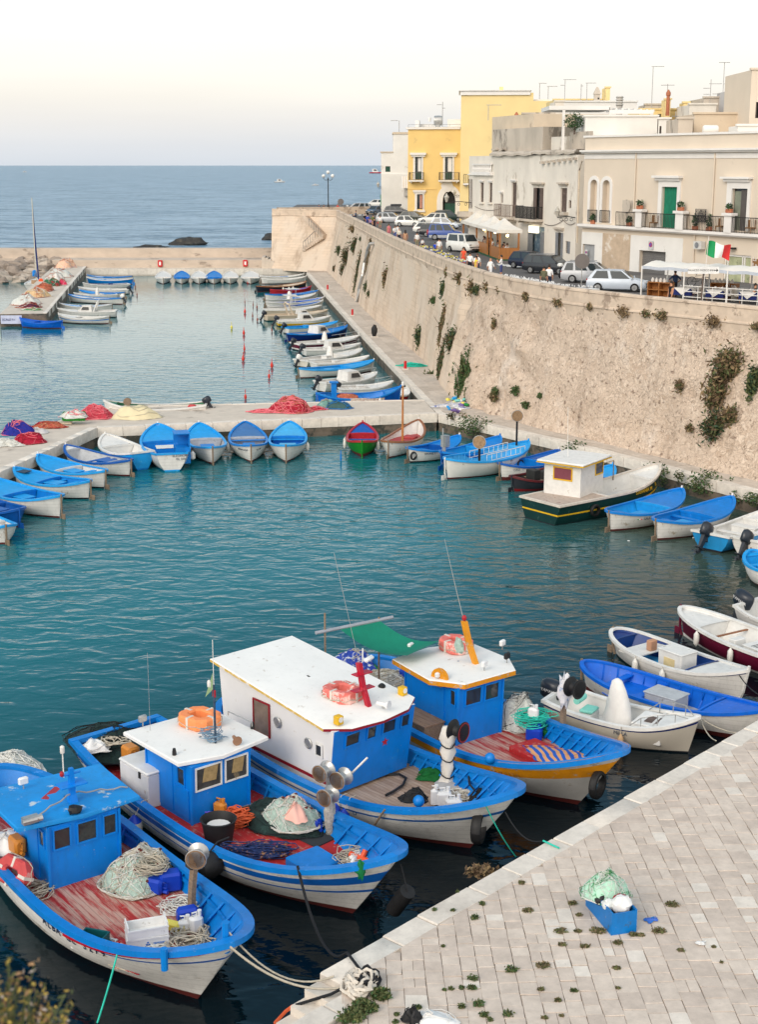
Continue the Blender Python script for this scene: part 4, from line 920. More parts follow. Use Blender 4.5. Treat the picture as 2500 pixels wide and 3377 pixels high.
chimney(296,216,338,174,'stone','pointed openwork stone chimney on the yellow roofs');chimney(481,285,380,160,'pipe','ribbed grey chimney pipe above the pergola');chimney(880,237,322,147,'flue','thin brick flue on top of the tall yellow chimney pillar')
chimney(1190,400,430,154,'flue','black topped chimney beside the hanging washing',cv=c1)
def antenna(x,y0,y1,dist,arms,label,cv=c2):
 b=aty(*cv(x,y1),dist);tt=aty(*cv(x,y0),dist);o=thing('antenna',label,'antenna',(b.x,dist,b.z-.6));h=tt.z-b.z+.6;r=.034*dist/140
 q=MB();q.tube([(0,0,0),(0,0,h)],r,4);q.build('mast',M('antenna_metal',(.42,.40,.38),.6),o)
 q=MB()
 for f,l in arms:
  l*=.34
  q.tube([(-.15*abs(l),0,h*f),(l,0,h*f)],r*.8,4)
  for k in range(5):q.tube([(l*(k+.5)/5,-.2,h*f),(l*(k+.5)/5,.2,h*f)],r*.5,3)
 q.build('aerial',MATS['antenna_metal'],o)
antenna(742,48,420,150,((1,3.3),),'tallest roof antenna with a single bent arm above the pergola');antenna(32,155,320,175,((1,3.9),(.78,-1.6)),'roof antenna with two arms left of the pointed stone chimney');antenna(165,190,318,176,((.9,.6),),'plain thin roof antenna just left of the pointed chimney');antenna(212,183,318,176,((1,3.2),),'hooked roof antenna beside the pointed chimney')
antenna(1325,15,330,146,((1,1.6),(1,-1.6),(.3,-3)),'tall T shaped antenna above the flaking grey hut');antenna(1222,152,345,146,((.85,3.2),(.7,-2.2),(.5,-2)),'antenna with three arms at the edge of the flaking grey hut');antenna(1350,190,300,146,((1,4.0),),'low long-armed antenna beside the T shaped antenna');antenna(875,190,240,148,((.9,2),(.9,-2)),'small antenna on the tall yellow chimney pillar');antenna(1470,160,240,141,((.8,1.0),(.5,-1.8)),'cluster antenna on the pale grey storey')
antenna(612,320,515,244,((.9,-2.9),(.78,1.2)),'thin antenna on the roof terrace of the yellow house',cv=c1);antenna(275,466,560,262,((1,-4.5),),'antenna on the roof of the far white house',cv=c1);antenna(1368,176,310,232,((1,3.2),),'hooked antenna at the right end of the tall yellow roof',cv=c1);antenna(1435,200,308,232,((1,4.2),),'second hooked antenna behind the tall yellow roof',cv=c1);antenna(970,345,420,160,((1,4.2),),'single-armed antenna in front of the tall yellow wall',cv=c1);antenna(936,415,560,140,((.8,1),(.8,-1)),'short antenna on the grimy grey block')
p=aty(*c2(1225,590),118);o=thing('water_tank','white cylindrical water tank lying on the cream roof','water tank',(p.x,p.y,p.z-.1));q=MB();q.lathe([(0,-.62),(.28,-.6),(.35,-.5),(.35,.5),(.28,.6),(0,.62)],14,(0,0,.35),axis='X');q.build('tank',TRIM,o);q=MB();[q.box((x-.06,-.3,-.2),(x+.06,.3,.1))for x in(-.4,.4)];q.build('cradle',GREY,o,smooth=0)
a,b=aty(*c1(1200,470),153.5),aty(*c1(1325,478),153.5);o=thing('clothes_line','line of white and yellow washing hung on the roof terrace','washing line',(a.x,a.y,0));q=MB();q.tube([(0,0,a.z),(b.x-a.x,0,b.z)],.03,4);q.build('line',DARKROPE,o)
for k,(x0,w,h)in enumerate(((.2,1.6,2.6),(2.0,1.3,2.4),(5.0,1.2,2.6))):
 x0=x0*(b.x-a.x)/6.4;q=MB();q.loft([[(x0+w*i/6,.1*math.sin(i*1.7+j),a.z-h*j/3)for i in range(7)]for j in range(4)]);q.build('sheet',[TRIM],o,smooth=60)
def wall_lantern(F,x,y,out,label):
 a=F.sz(x,y);o=thing('wall_lantern',label,'lantern',(F.p0.x,F.p0.y,0),F.rot);q=MB();q.tube([(a[0],-.02,a[1]),(a[0]-.3,-out*.5,a[1]+.12),(a[0]-.6,-out,a[1])],.04,5)
 for k in range(3):cx=-out*(k+.8)/3.6;q.tube([(a[0]-.6*(k+.8)/3.6,cx+.14*math.cos(s_*.9),a[1]-.16+.14*math.sin(s_*.9))for s_ in range(8)],.025,4)
 q.build('bracket',IRON,o);q=MB();q.lathe([(.1,0),(.25,.5),(.3,.5),(.12,.75),(.03,.95)],6,(a[0]-.6,-out,a[1]+.05));q.build('lamp_head',M('lantern_glass',(.45,.42,.36),.3),o)
wall_lantern(FA,838,1105,2.6,'iron wall lantern on a scrolled bracket at the corner of the old terrace');wall_lantern(FA,1650,1222,1.5,'scrolled iron wall lantern between the old terrace and the cream building')
wall_lantern(Facade((4.9,238),(20,236),c1),745,1050,2.5,'iron lantern beside the arched entrance of the yellow house');wall_lantern(Facade((-.2,258),(5.6,258),c1),137,985,2.8,'wall lantern sticking out from the far white house over the sea')
# boats
class Hull:
 def __init__(s,L,B,D=.7,sb=.45,ss=.15,draft=.45,rake=.55,srake=.2,tw=0.,p=2.3,q=.8,sp=2.4,sq=.8,pl=1.7,ql=1.1,flare=2.6):
  s.L,s.B,s.D,s.sb,s.ss,s.draft,s.rake,s.srake,s.tw=L,B,D,sb,ss,draft,rake,srake,tw
  s.p,s.q,s.sp,s.sq,s.pl,s.ql,s.fl=p,q,sp,sq,pl,ql,flare
 def sheer(s,t):return s.D+s.sb*max(0,t)**2.2+s.ss*max(0,-t)**2.2
 def f(s,t,h):
  a=abs(t)
  if t>=0:return max(0,1-a**lerp(s.pl,s.p,h))**lerp(s.ql,s.q,h)
  if s.tw:return 1-(1-s.tw*(.7+.3*h))*a**2.2
  return max(0,1-a**lerp(s.pl,s.sp,h))**lerp(s.ql,s.sq,h)
 def h(s,t,z):return min(1,max(0,(z+s.draft)/(s.sheer(t)+s.draft)))
 def hb(s,t,z):h=s.h(t,z);return s.B/2*s.f(t,h)*(1-(1-h)**s.fl)
 def x(s,t,z):
  h=s.h(t,z);return lerp(-s.L/2+s.srake*(1-h),s.L/2-s.rake*(1-h)**1.15,(t+1)/2)
 def tx(s,x,z=None):
  """station parameter whose sheer lies at local x"""
  return max(-1,min(1,(x+s.L/2)/s.L*2-1))
 def p3(s,t,z,side=1,off=0):return(s.x(t,z),side*max(0,s.hb(t,z)+off),z)
def stations(n,tw):return[math.sin(lerp(-math.pi/2,math.pi/2,i/n))for i in range(n+1)]if not tw else[-1+2*(1-(1-i/n)**1.6)for i in range(n+1)]
def hull_parts(H,root,mats,boot=.14,stripes=(),gw=.09,gm=None,im=None,fm=None,fz=.18,n=22,rim=.05,gh=.09,ribs=0,th=.05):
 """hull skin, gunwale, inner planking and floor boards. mats = (antifoul, topside, stripe); stripes = fractions of the topside"""
 ts=stations(n,H.tw);top_l=sorted({0,1,*[a for a,b in stripes],*[b for a,b in stripes],.35,.7})
 def zl(t):s_=H.sheer(t);b_=min(boot,s_-.05);return[lerp(-H.draft,b_,k/3)for k in range(3)]+[lerp(b_,s_,f)for f in top_l]
 def mat(lev):
  if lev<3:return 0
  f=(top_l[lev-3]+top_l[lev-2])/2
  return 2 if any(a<f<b for a,b in stripes)else 1
 mb=MB();nl=3+len(top_l)
 for side in(1,-1):
  mb.loft([[H.p3(t,z,side)for z in zl(t)]for t in ts],lambda i,j:mat(j),flip=side<0)
 if H.tw:
  Z=zl(-1);P=[H.p3(-1,z,1)for z in Z];Q=[H.p3(-1,z,-1)for z in Z]
  for j in range(len(Z)-1):mb.poly([P[j],P[j+1],Q[j+1],Q[j]],mat(j))
 hull=mb.build('hull',list(mats),root,smooth=50)
 def path(off,dz,side):
  r=[]
  for t in ts:
   zz=H.sheer(t);y=H.hb(t,zz);r.append((H.x(t,zz),y,zz))
  o=[]
  for i,p in enumerate(r):
   a,b=r[max(0,i-1)],r[min(len(r)-1,i+1)];tx,ty=b[0]-a[0],b[1]-a[1];l=math.hypot(tx,ty)or 1
   nx,ny=-ty/l,tx/l
   if ny<0:nx,ny=-nx,-ny
   if i==0 and not H.tw:nx,ny=-1,0
   if i==len(r)-1:nx,ny=1,0
   if i==0 and H.tw:nx,ny=0,1
   o.append((p[0]+nx*off,side*max(0.0,p[1]+ny*off),p[2]+dz))
  return o
 g=MB()
 for side in(1,-1):
  prof=[path(rim,-gh,side),path(rim,.02,side),path(-gw,.02,side),path(-gw,-gh*.6,side)]
  g.loft(prof,0,flip=side>0)
 if H.tw:
  zz=H.sheer(-1);y=H.hb(-1,zz);x=H.x(-1,zz);g.box((x-rim,-y-rim*.9,zz-gh),(x+gw,y+rim*.9,zz+.015))
 g.build('gunwale',gm,root,smooth=40)
 ii=MB();fl=MB()
 for side in(1,-1):
  rows=[]
  for t in ts:
   zz=H.sheer(t)-.01;rows.append([(H.x(t,z)*(1-.012),side*max(0,H.hb(t,z)-th),z)for z in(zz,lerp(zz,fz,.35),lerp(zz,fz,.7),fz)])
  ii.loft(rows,0,flip=side>0)
  if ribs:
   for k in range(ribs):
    t=lerp(-.85,.82,k/(ribs-1));zt=H.sheer(t)-.05
    pts=[(H.x(t,z),side*max(.0,H.hb(t,z)-th-.025),z)for z in(zt,lerp(zt,fz,.5),fz+.02)];ii.tube(pts,.035,4,0,caps=False)
 if H.tw:
  zz=H.sheer(-1);ii.poly([(H.x(-1,zz)+.05,H.hb(-1,zz)-th,zz-.02),(H.x(-1,zz)+.05,-H.hb(-1,zz)+th,zz-.02),(H.x(-1,fz)+.05,-H.hb(-1,fz)+th,fz),(H.x(-1,fz)+.05,H.hb(-1,fz)-th,fz)])
 ii.build('inner_planking',im,root,smooth=40)
 fl.loft([[(H.x(t,fz)*.988,s_*max(0,H.hb(t,fz)-th+.01),fz+.004)for s_ in(1,.5,0,-.5,-1)]for t in ts]);fl.build('floor',fm,root,smooth=0)
 return hull
def deck(H,root,t0,t1,mat,dz=-.05,camber=.05,name='foredeck',bulk=True,fz=.18,th=.05,bm=None,n=9):
 rows=[]
 for i in range(n+1):
  t=math.sin(lerp(math.asin(t0),math.asin(max(-1,min(1,t1))),i/n));z=H.sheer(t)+dz
  w=max(0,H.hb(t,H.sheer(t))-th);rows.append([(H.x(t,z),w*k/4,z+camber*(1-(k/4)**2)*min(1,w))for k in range(-4,5)])
 mb=MB();mb.loft(rows,0,flip=False);o=mb.build(name,mat,root,smooth=40)
 if bulk:
  t=t0 if abs(t0)<abs(t1)else t1;z=H.sheer(t)+dz;w=H.hb(t,z)-th;b=MB();s_=-.02 if name=='foredeck' else .02
  w2=max(.05,H.hb(t,fz)-th);x=H.x(t,z)
  b.loft([[(x,w*k/4,z+camber*(1-(k/4)**2)*min(1,w))for k in range(-4,5)],[(x+s_,w2*k/4,fz)for k in range(-4,5)]])
  b.loft([[(x-.03,w*k/4,z+.035+camber*(1-(k/4)**2)*min(1,w))for k in range(-4,5)],[(x+.06,w*k/4,z+.035+camber*(1-(k/4)**2)*min(1,w))for k in range(-4,5)]])
  b.loft([[(x-.031,w*k/4,z+.035+camber*(1-(k/4)**2)*min(1,w))for k in range(-4,5)],[(x-.031,w*k/4,z-.06)for k in range(-4,5)]])
  b.build('bulkhead',bm or mat,root,smooth=0)
 return o
def thwart(H,root,x,mat,z=None,w=.26):
 t=H.tx(x);z=z or H.sheer(t)-.16;y=H.hb(t,z)-.05;q=MB();q.box((x-w/2,-y,z-.04),(x+w/2,y,z));return q.build('thwart',mat,root,smooth=0)
def boxpart(root,c,d,mat,name='engine_box',rz=0,lid=None,bev=.03):
 q=MB();q.obox((c[0],c[1],c[2]+d[2]/2),d,rz,bev=bev);o=q.build(name,mat,root,smooth=30)
 if lid:q=MB();q.obox((c[0],c[1],c[2]+d[2]+.02),(d[0]+.06,d[1]+.06,.05),rz,bev=.015);q.build('lid',lid,o,smooth=30)
 return o
FEND=M('fender_white',(.70,.68,.63),.5,.1,5,(.4,.35,.28),.2,6);NAVY=M('navy',(.008,.02,.10),.5,.1,4)
def fender(H,root,x,side,L=.5,r=.11,mat=FEND,z=None,tip=NAVY):
 t=H.tx(x);zz=H.sheer(t)-.12;y=side*(H.hb(t,zz)+r+.02);q=MB();c=(H.x(t,zz),y,(z if z is not None else zz)-L/2)
 q.lathe([(.02,L/2+.06),(r*.5,L/2),(r*.95,L*.36),(r,0),(r*.95,-L*.36),(r*.5,-L/2),(.02,-L/2-.05)],10,c,0);k=len(q.f)
 q.tube([(c[0],y,c[2]+L/2),(c[0],y*.985,H.sheer(t)+.03)],.012,4,1);o=q.build('fender',[mat,ROPE],root)
 return o
def tyre(root,c,r=.38,w=.2,axis='Y',rz=0,mat=BLACK,name='tyre_fender'):
 q=MB();rows=[]
 for j in range(18):
  a=j*2*math.pi/18
  rows.append([((r-.3*r+rr)*math.cos(a),yy,(r-.3*r+rr)*math.sin(a))for rr,yy in((0,-w/2),(.22*r,-w/2),(.3*r,-w*.3),(.3*r,w*.3),(.22*r,w/2),(0,w/2))])
 rows.append(rows[0]);q.loft(rows,0,closed=True);q.xf(0,Matrix.Translation(c)@Matrix.Rotation(rz,4,'Z'));return q.build(name,mat,root)
def outboard(root,x,y,z,col,rz=0,tilt=.55,sc=1.,brand=None,name='outboard_motor'):
 """cowl, leg and propeller of an outboard tilted up over the stern (local -x is aft)"""
 q=MB();rows=[]
 for f,w,l in((0,.14,.24),(.06,.19,.31),(.3,.2,.33),(.42,.18,.3),(.48,.10,.2)):
  rows.append([(l*math.cos(a)*(1 if abs(math.cos(a))<.8 else 1),w*math.sin(a),f)for a in[k*2*math.pi/12 for k in range(12)]])
 q.loft(rows,0,closed=True,caps=True);T=Matrix.Translation((x,y,z))@Matrix.Rotation(rz,4,'Z')@Matrix.Rotation(tilt,4,'Y')@Matrix.Scale(sc,4);q.xf(0,T);o=q.build(name,col,root,smooth=45)
 q=MB();q.loft([[(-.12,-.07,0),(.12,-.07,0),(.12,.07,0),(-.12,.07,0)],[(-.1,-.04,-.5),(.1,-.04,-.5),(.1,.04,-.5),(-.1,.04,-.5)],[(-.08,-.02,-.8),(.12,-.02,-.8),(.12,.02,-.8),(-.08,.02,-.8)]],closed=True,caps=True)
 q.box((-.25,-.1,-.52),(.12,.1,-.49));q.tube([(-.25,0,-.68),(.18,0,-.68)],.05,6);q.box((.1,-.09,-.15),(.22,.09,.1));q.xf(0,T);q.build('leg',M('motor_leg',(.03,.035,.045),.5),o)
 q=MB()
 for k in range(3):a=k*2.094;q.add([(-.27,0,-.68),(-.29,.13*math.cos(a)-.03*math.sin(a),-.68+.13*math.sin(a)+.03*math.cos(a)),(-.25,.13*math.cos(a)+.03*math.sin(a),-.68+.13*math.sin(a)-.03*math.cos(a))],[(0,1,2)])
 q.xf(0,T);q.build('propeller',MATS['motor_leg'],o,smooth=0)
 if brand:
  for sd,rz_ in((-1,0),(1,math.pi)):
   e=text(brand,.085*sc,M('motor_letter',(.6,.6,.6),.4),o,(0,0,0),(0,0,0));e.matrix_local=T@Matrix.Translation((0,.203*sd,.24))@Matrix.Rotation(math.pi if sd>0 else 0,4,'Z')@Matrix.Rotation(rad(90),4,'X')
 return o
def boatplace(bow,stern,z):
 za,zb_=z if isinstance(z,tuple)else(z,z)
 a,b=at(*bow,za),at(*stern,zb_);a.z=b.z=0;d=a-b;return(a+b)/2,math.atan2(d.y,d.x),d.length
def newboat(name,label,cat,bow,stern,z,group=None,roll=0,hd=None):
 c,h,L=boatplace(bow,stern,z);t=thing(name,label,cat,(c.x,c.y,0),h,group);return t,L
 # hull paints
HW=M('hull_white',(.72,.70,.665),.42,.07,1.5,(.40,.33,.25),.16,1.8,stretch=(1,1,.6),grime=.3,seam=.3);HRED=M('antifoul_red',(.105,.016,.014),.6,.25,2);HBLK=M('antifoul_black',(.012,.012,.016),.6,.2,2)
def P(name,r,g,b,**k):return M(name,S(r,g,b),grime=k.pop('grime',.32),rough=k.pop('rough',.42),var=k.pop('var',.12),scale=2.2,wear=k.pop('wear',tuple(min(.8,c*1.25+.07)for c in S(r,g,b))),wamt=k.pop('wamt',.14),wscale=2.6)
LB=P('light_blue_paint',26,152,222);MBL=P('mid_blue_paint',2,120,202);DB=P('deep_blue_paint',6,84,166);RB=P('royal_blue_paint',0,98,205);NB=P('navy_paint',10,38,112);TL=P('sky_blue_paint',70,170,225)
INW=M('inside_white',(.68,.67,.64),.55,.10,3,(.4,.36,.3),.15,3);INGR=M('inside_grey',(.42,.44,.46),.6,.15,3,(.25,.24,.22),.2,3);REDP=P('red_paint',168,30,42);GRNP=P('green_paint',22,122,30);WOODV=M('varnished_wood',(.27,.105,.04),.4,.25,3,stretch=(1,6,6));DKWOOD=M('weathered_wood',(.22,.16,.11),.8,.3,4,stretch=(1,6,6));PINKRED=M('faded_red_deck',S(168,66,66),.6,.15,4)
SEAT_BL=P('sky_box',90,175,215)
def gozzo(name,label,bow,stern,B=2.5,D=.72,top=HW,gm=MBL,im=MBL,fm=MBL,fd=.3,fdm=None,ad=-.78,adm=None,anti=HRED,boot=.10,stripes=(),stm=None,box=(-.08,.9,.75,.42),boxm=None,th=(-.42,),thm=None,fen=(),tyres=(),motor=None,ztop=.95,group='double-ended boats moored along the inner pier',n=18,sb=.5,ss=.28,nm=None,tw=0,post=True,ribs=0,floorz=.16,cat='boat',sq=.66):
 t,L=newboat(name,label,cat,bow,stern,(D+sb+.06,D+ss),group)
 L=L-.05
 H=Hull(L,B,D,sb,ss,tw=tw,rake=.45,srake=.25 if not tw else .1,p=2.3,q=.75,sp=2.6,sq=sq)
 hull_parts(H,t,(anti,top,stm or gm),boot,stripes,.10,gm,im,fm,floorz,n,ribs=ribs)
 if fd is not None:deck(H,t,fd,.985,fdm or fm,name='foredeck',fz=floorz,bm=im)
 if ad is not None:deck(H,t,-.97 if not tw else-1,ad,adm or fm,name='aft_deck',dz=-.12,fz=floorz,bm=im)
 for k in th:thwart(H,t,k*L/2,thm or gm)
 if box:boxpart(t,(box[0]*L/2*1.0,0,floorz),(box[1]*1.1,box[2],box[3]+.1),boxm or fm,lid=boxm or fm)
 if post:
  q=MB();z0=H.sheer(1);q.tube([(L/2-H.rake,0,-H.draft),(L/2-.18,0,.35),(L/2+.02,0,z0+.12)],[.07,.06,.06],5);q.build('stem_post',gm if top is not HW else top,t)
  if not tw:q=MB();z0=H.sheer(-1);q.tube([(-L/2+.2,0,-.4),(-L/2-.03,0,.35),(-L/2-.05,0,z0+.06)],.05,5);q.box((-L/2-.3,-.025,-.45),(-L/2-.05,.025,.28));q.build('rudder',top if top is not HW else DKWOOD,t,smooth=0)
 for x,s in fen:fender(H,t,x*L/2,s)
 for x,s in tyres:
  tt=H.tx(x*L/2);tyre(t,(x*L/2,s*(H.hb(tt,.5)+.10),.48),.27,.14)
 if motor:outboard(t,-L/2-.12,.2,H.sheer(-1)+.02,motor)
 if nm:
  for q_,tt,sd in nm:
   x=tt*L/2;z=lerp(boot,H.sheer(tt),.68);p=Vector(H.p3(tt,z,sd,.015));pa=Vector(H.p3(tt-.04,z,sd,.015));pb=Vector(H.p3(tt+.04,z,sd,.015));d=(pb-pa).normalized()
   hd=math.atan2(d.y,d.x)+(math.pi if sd>0 else 0);e=text(q_,.17,M('hull_letter',(.03,.05,.09),.6),t,p,(rad(82),0,hd))
 return t,H
def mexflag(t,H,tt,sd):
 z=lerp(.1,H.sheer(tt),.6);p=Vector(H.p3(tt,z,sd,.012));pa=Vector(H.p3(tt-.05,z,sd,.012));pb=Vector(H.p3(tt+.05,z,sd,.012));d=(pb-pa).normalized();q=MB()
 for k in range(3):a=p+d*(.09*(k-1.5))*(-1 if sd>0 else 1)*1;b=a+d*.09*(-1 if sd>0 else 1);q.poly([a,b,b+Vector((0,0,.15)),a+Vector((0,0,.15))],k)
 q.build('painted_flag',[MATS['flag_green'],MATS['flag_white'],MATS['flag_red']],t,smooth=0)
SM=(1/2.36,1/2.203,1/1.9435)
def k1(x,y):return(x/2.36,1250+y/2.36)
def k2(x,y):return(600+x/2.36,1280+y/2.36)
def k3(x,y):return(1100+x/2.203,1280+y/2.203)
def k4(x,y):return(1650+x/1.9435,1450+y/1.9435)
def k5(x,y):return(1750+x/2.203,1900+y/2.203)
ROW='blue and white boats moored stern-out along the inner pier'
# boats on the near side of the inner pier, left to right
gozzo('rowing_boat','small white boat end cut off by the picture edge, lowest in the left row',k1(-190,1010),k1(40,1140),2.2,.7,HW,LB,INW,INW,fen=(),group=ROW)
gozzo('rowing_boat','deep blue boat with a white number plate beside the boat with the pink box',k1(-230,880),k1(145,1010),2.4,.72,DB,DB,DB,DB,group=ROW,nm=None)
b1,H1=gozzo('rowing_boat','white and light blue boat carrying pink and mint plastic boxes on its stern',k1(-150,730),k1(470,905),2.5,.85,HW,LB,MBL,LB,fd=.05,group=ROW,sb=.55,ss=.4,boxm=LB)
b2,H2=gozzo('rowing_boat','light blue decked boat with a dark bow hatch and a small tyre on its side',k1(105,672),k1(700,790),2.35,.8,HW,LB,MBL,LB,fd=.12,anti=HBLK,group=ROW,tyres=((-.05,-1),),boxm=LB,th=(-.4,.0),fen=((.3,-1),))
q=MB();q.obox((H2.L*.38,0,H2.sheer(.76)+.025),(.75,.6,.05),0,bev=.015);q.build('dark_hatch',M('dark_hatch_paint',S(52,66,82),.6),b2)
gozzo('rowing_boat','white boat with bright light blue foredeck and pale inside planking, third along the left row',k1(290,572),k1(817,712),2.3,.8,HW,LB,INW,LB,fd=.1,anti=HBLK,group=ROW,boxm=LB,th=(-.3,-.55),nm=[('GALA',-.72,-1)])
bb,HH=gozzo('rowing_boat','white boat with dark blue rim and a small flag painted on the stern',k1(505,500),k1(1016,628),2.4,.75,HW,DB,INGR,INW,fd=.78,ad=-.5,adm=DB,group=ROW,boxm=DB,thm=DB,box=(-.28,.9,.8,.45),th=(.1,-.1),nm=[('GL',-.66,-1)],fen=((-.3,-1),))
mexflag(bb,HH,-.82,-1)
gozzo('rowing_boat','white decked boat with a sky blue hull in the corner of the pier',k1(815,415),k1(1108,565),2.5,.85,LB,INW,INW,INW,fd=.35,fdm=INW,ad=-.7,adm=INW,anti=MBL,group=ROW,boxm=SEAT_BL,box=(-.1,.8,.9,.1),tw=.6,sq=.9,fen=((-.8,-1),))
bE,HE=gozzo('fishing_boat','broad blue boat with a tall half-open wheelhouse and a lettered white stern',k1(1225,335),k1(1335,578),2.95,.85,HW,LB,MBL,MBL,fd=.18,fdm=LB,ad=None,anti=LB,group=ROW,box=None,th=(),tw=.62,n=22,floorz=.3)
boxpart(bE,(-HE.L*.1,0,.3),(.9,1.2,.5),MBL,'engine_box',lid=INW)
q=MB();x0=-HE.L*.42
for a,b in(((x0,-1.2,.3),(x0+1.2,-1.14,2.1)),((x0+1.13,-1.14,.3),(x0+1.2,-.3,2.1)),((x0,-1.14,.3),(x0+.06,-.3,1.3)),((x0,-1.2,2.1),(x0+1.24,-.25,2.16)),((x0+.06,-1.1,.8),(x0+1.1,-.35,.85)),((x0+.06,-1.1,1.25),(x0+1.1,-.35,1.3))):q.box(a,b)
w_=q.build('wheelhouse',MBL,bE,smooth=0);q=MB();q.box((x0+.3,-1.222,1.4),(x0+.8,-1.203,1.9));q.build('window',GLS,w_,smooth=0)
def stern_text(bt,H,lines,size=.2,side=-.45,z=.62):
 for i,s_ in enumerate(lines):text(s_,size,M('hull_letter',(.03,.05,.09),.6),bt,(H.x(-1,z)-.03,side*H.B/2,z-i*size*1.15+.1),(rad(90),0,rad(-90)))
stern_text(bE,HE,['ELEONORA\nGL 225'],.19,-.36,.75)
for s_,x_ in((1,-.7),(-1,-.7)):fender(HE,bE,x_*HE.L/2,s_,.45,.17)
def bowtie(bow_px,z,pier,lab):pass
g_,Hg=gozzo('rowing_boat','light blue decked boat with a white cushion aft, first of three alike side by side',k2(130,258),k2(237,458),2.4,.85,HW,LB,INGR,MBL,fd=.15,fdm=LB,group=ROW,boxm=MBL,box=(-.28,.9,.8,.4),n=22,th=(-.62,),fen=((-.3,1),(-.3,-1)))
boxpart(g_,(-Hg.L*.2,.72,.45),(.7,.8,.12),TRIM,'cushion')
g_,Hg=gozzo('rowing_boat','white boat with a slate blue foredeck and lettered stern, middle of three',k2(490,248),k2(536,443),2.45,.85,HW,MBL,INGR,DB,fd=.15,fdm=P('slate_blue_paint',66,110,165),group=ROW,boxm=MBL,box=(-.3,.8,.7,.4),n=22,th=(-.5,.1),nm=[('ANNA RITA',-.86,1),('II',-.96,1),('GL 489',-.86,-1)],fen=((-.2,-1),(-.2,1)))
g_,Hg=gozzo('rowing_boat','light blue decked boat with a mint box amidships, last of three nearest the red net',k2(838,246),k2(808,444),2.4,.85,HW,LB,MBL,LB,fd=.2,fdm=TL,group=ROW,boxm=SEAT_BL,box=(-.25,.7,1.0,.35),n=22,th=(-.6,.15),fen=((-.3,-1),))
gozzo('rowing_boat','red rimmed boat with a bright green hull and blue foredeck',k2(1408,256),k2(1402,412),2.05,.8,GRNP,REDP,REDP,REDP,fd=.4,fdm=DB,ad=None,anti=HRED,boot=.22,group=ROW,box=(-.3,.4,.5,.4),boxm=WOODV,n=22,th=(.05,-.45),thm=DB,fen=((.1,1),(-.2,1),(-.5,-1)),nm=None)
bk,Hk=gozzo('sail_boat','white boat with faded red deck, varnished rim and a bare wooden mast',k3(620,218),k3(398,385),2.25,.85,HW,WOODV,INW,PINKRED,fd=None,ad=None,box=None,th=(),group=ROW,n=22,floorz=.55,fen=((-.3,1),(-.1,1)),sb=.65)
boxpart(bk,(-1.6,0,.55),(.9,1.2,.16),PINKRED,'hatch');boxpart(bk,(1.3,0,.55),(.8,.8,.14),PINKRED,'hatch')
q=MB();q.tube([(-.3,0,.5),(-.25,0,4.2)],[.09,.055],8);m_=q.build('mast',M('orange_wood',(.42,.17,.05),.5,.2,3),bk);q=MB();q.lathe([(.06,4.2),(.1,4.25),(.1,4.45),(.03,4.5)],8,(-.25,0,0));q.build('mast_lamp',FEND,m_)
gozzo('rowing_boat','blue boat with white side, open engine well and a name in dark letters',k3(918,330),k3(540,432),2.1,.7,HW,MBL,DB,MBL,fd=.2,anti=HBLK,group='boats moored along the promenade kerb',box=None,th=(-.15,-.5),n=20,nm=[('SIMONE 1',-.55,-1)],tyres=((.2,-1),(-.93,-1)),ad=-.55)
SIDE='boats moored along the promenade kerb'
bm_,Hm=gozzo('fishing_boat','blue boat with a white side ladder and grey exhaust box behind the long white boat',k3(1212,336),k3(785,462),2.3,.85,DB,MBL,LB,MBL,fd=.25,group=SIDE,box=None,th=(),n=20)
q=MB();q.lathe([(.07,0),(.07,1.2),(.05,1.25)],8,(-2.2,.3,.2));q.box((-2.35,.1,1.3),(-1.95,.5,2.0));q.tube([(-2.5,.2,.3),(-2.5,.2,2.5)],.04,5);q.build('exhaust_box',STEEL,bm_,smooth=30)
bn,Hn=gozzo('fishing_boat','long white boat with light blue inside, side rails and a round searchlight',k3(1420,372),k3(812,510),2.9,1.0,M('hull_white_flaking',(.70,.68,.64),.5,.07,1.5,(.22,.16,.11),.28,1.4,stretch=(1,1,.6)),LB,TL,TL,fd=.72,fdm=LB,ad=-.8,adm=LB,group=SIDE,box=None,th=(),n=26,floorz=.5,ribs=11,sb=.5,tyres=((.45,-1),))
for sd in(.75,-.75):
 q=MB();q.tube([(-.8,sd,.85),(2.4,sd,1.0)],.025,5);q.tube([(-.8,sd,1.25),(2.4,sd,1.4)],.025,5)
 for k in range(9):q.tube([(-.8+k*.4,sd,.85+k*.019),(-.8+k*.4,sd,1.25+k*.019)],.02,4)
 q.build('side_rail',FEND,bn)
def floodlight(root,x,y,z,hd=math.pi,sc=1.,post=.7):
 q=MB();q.tube([(x,y,z-post),(x,y,z)],.06*sc,6);o=q.build('light_post',DARKROPE,root);q=MB();k=0
 q.lathe([(.08,-.3),(.2,-.22),(.3,0),(.33,.06)],14,(0,0,0),0,'X');q.xf(0,Matrix.Translation((x,y,z))@Matrix.Rotation(hd,4,'Z')@Matrix.Scale(sc,4));q.build('lamp_bowl',STEEL,o);q=MB();q.lathe([(.02,.02),(.15,.0),(.29,.07),(.3,.09)],14,(0,0,0),0,'X');q.xf(0,Matrix.Translation((x,y,z))@Matrix.Rotation(hd,4,'Z')@Matrix.Scale(sc,4));q.build('reflector',M('brass_reflector',(.35,.22,.12),.35,.3,6,metal=.4),o);return o
floodlight(bn,-1.0,-.3,2.0,math.pi+.6,1.25,1.3);floodlight(bn,Hn.L*.38,.2,3.1,math.pi+.9,1.1,1.9)
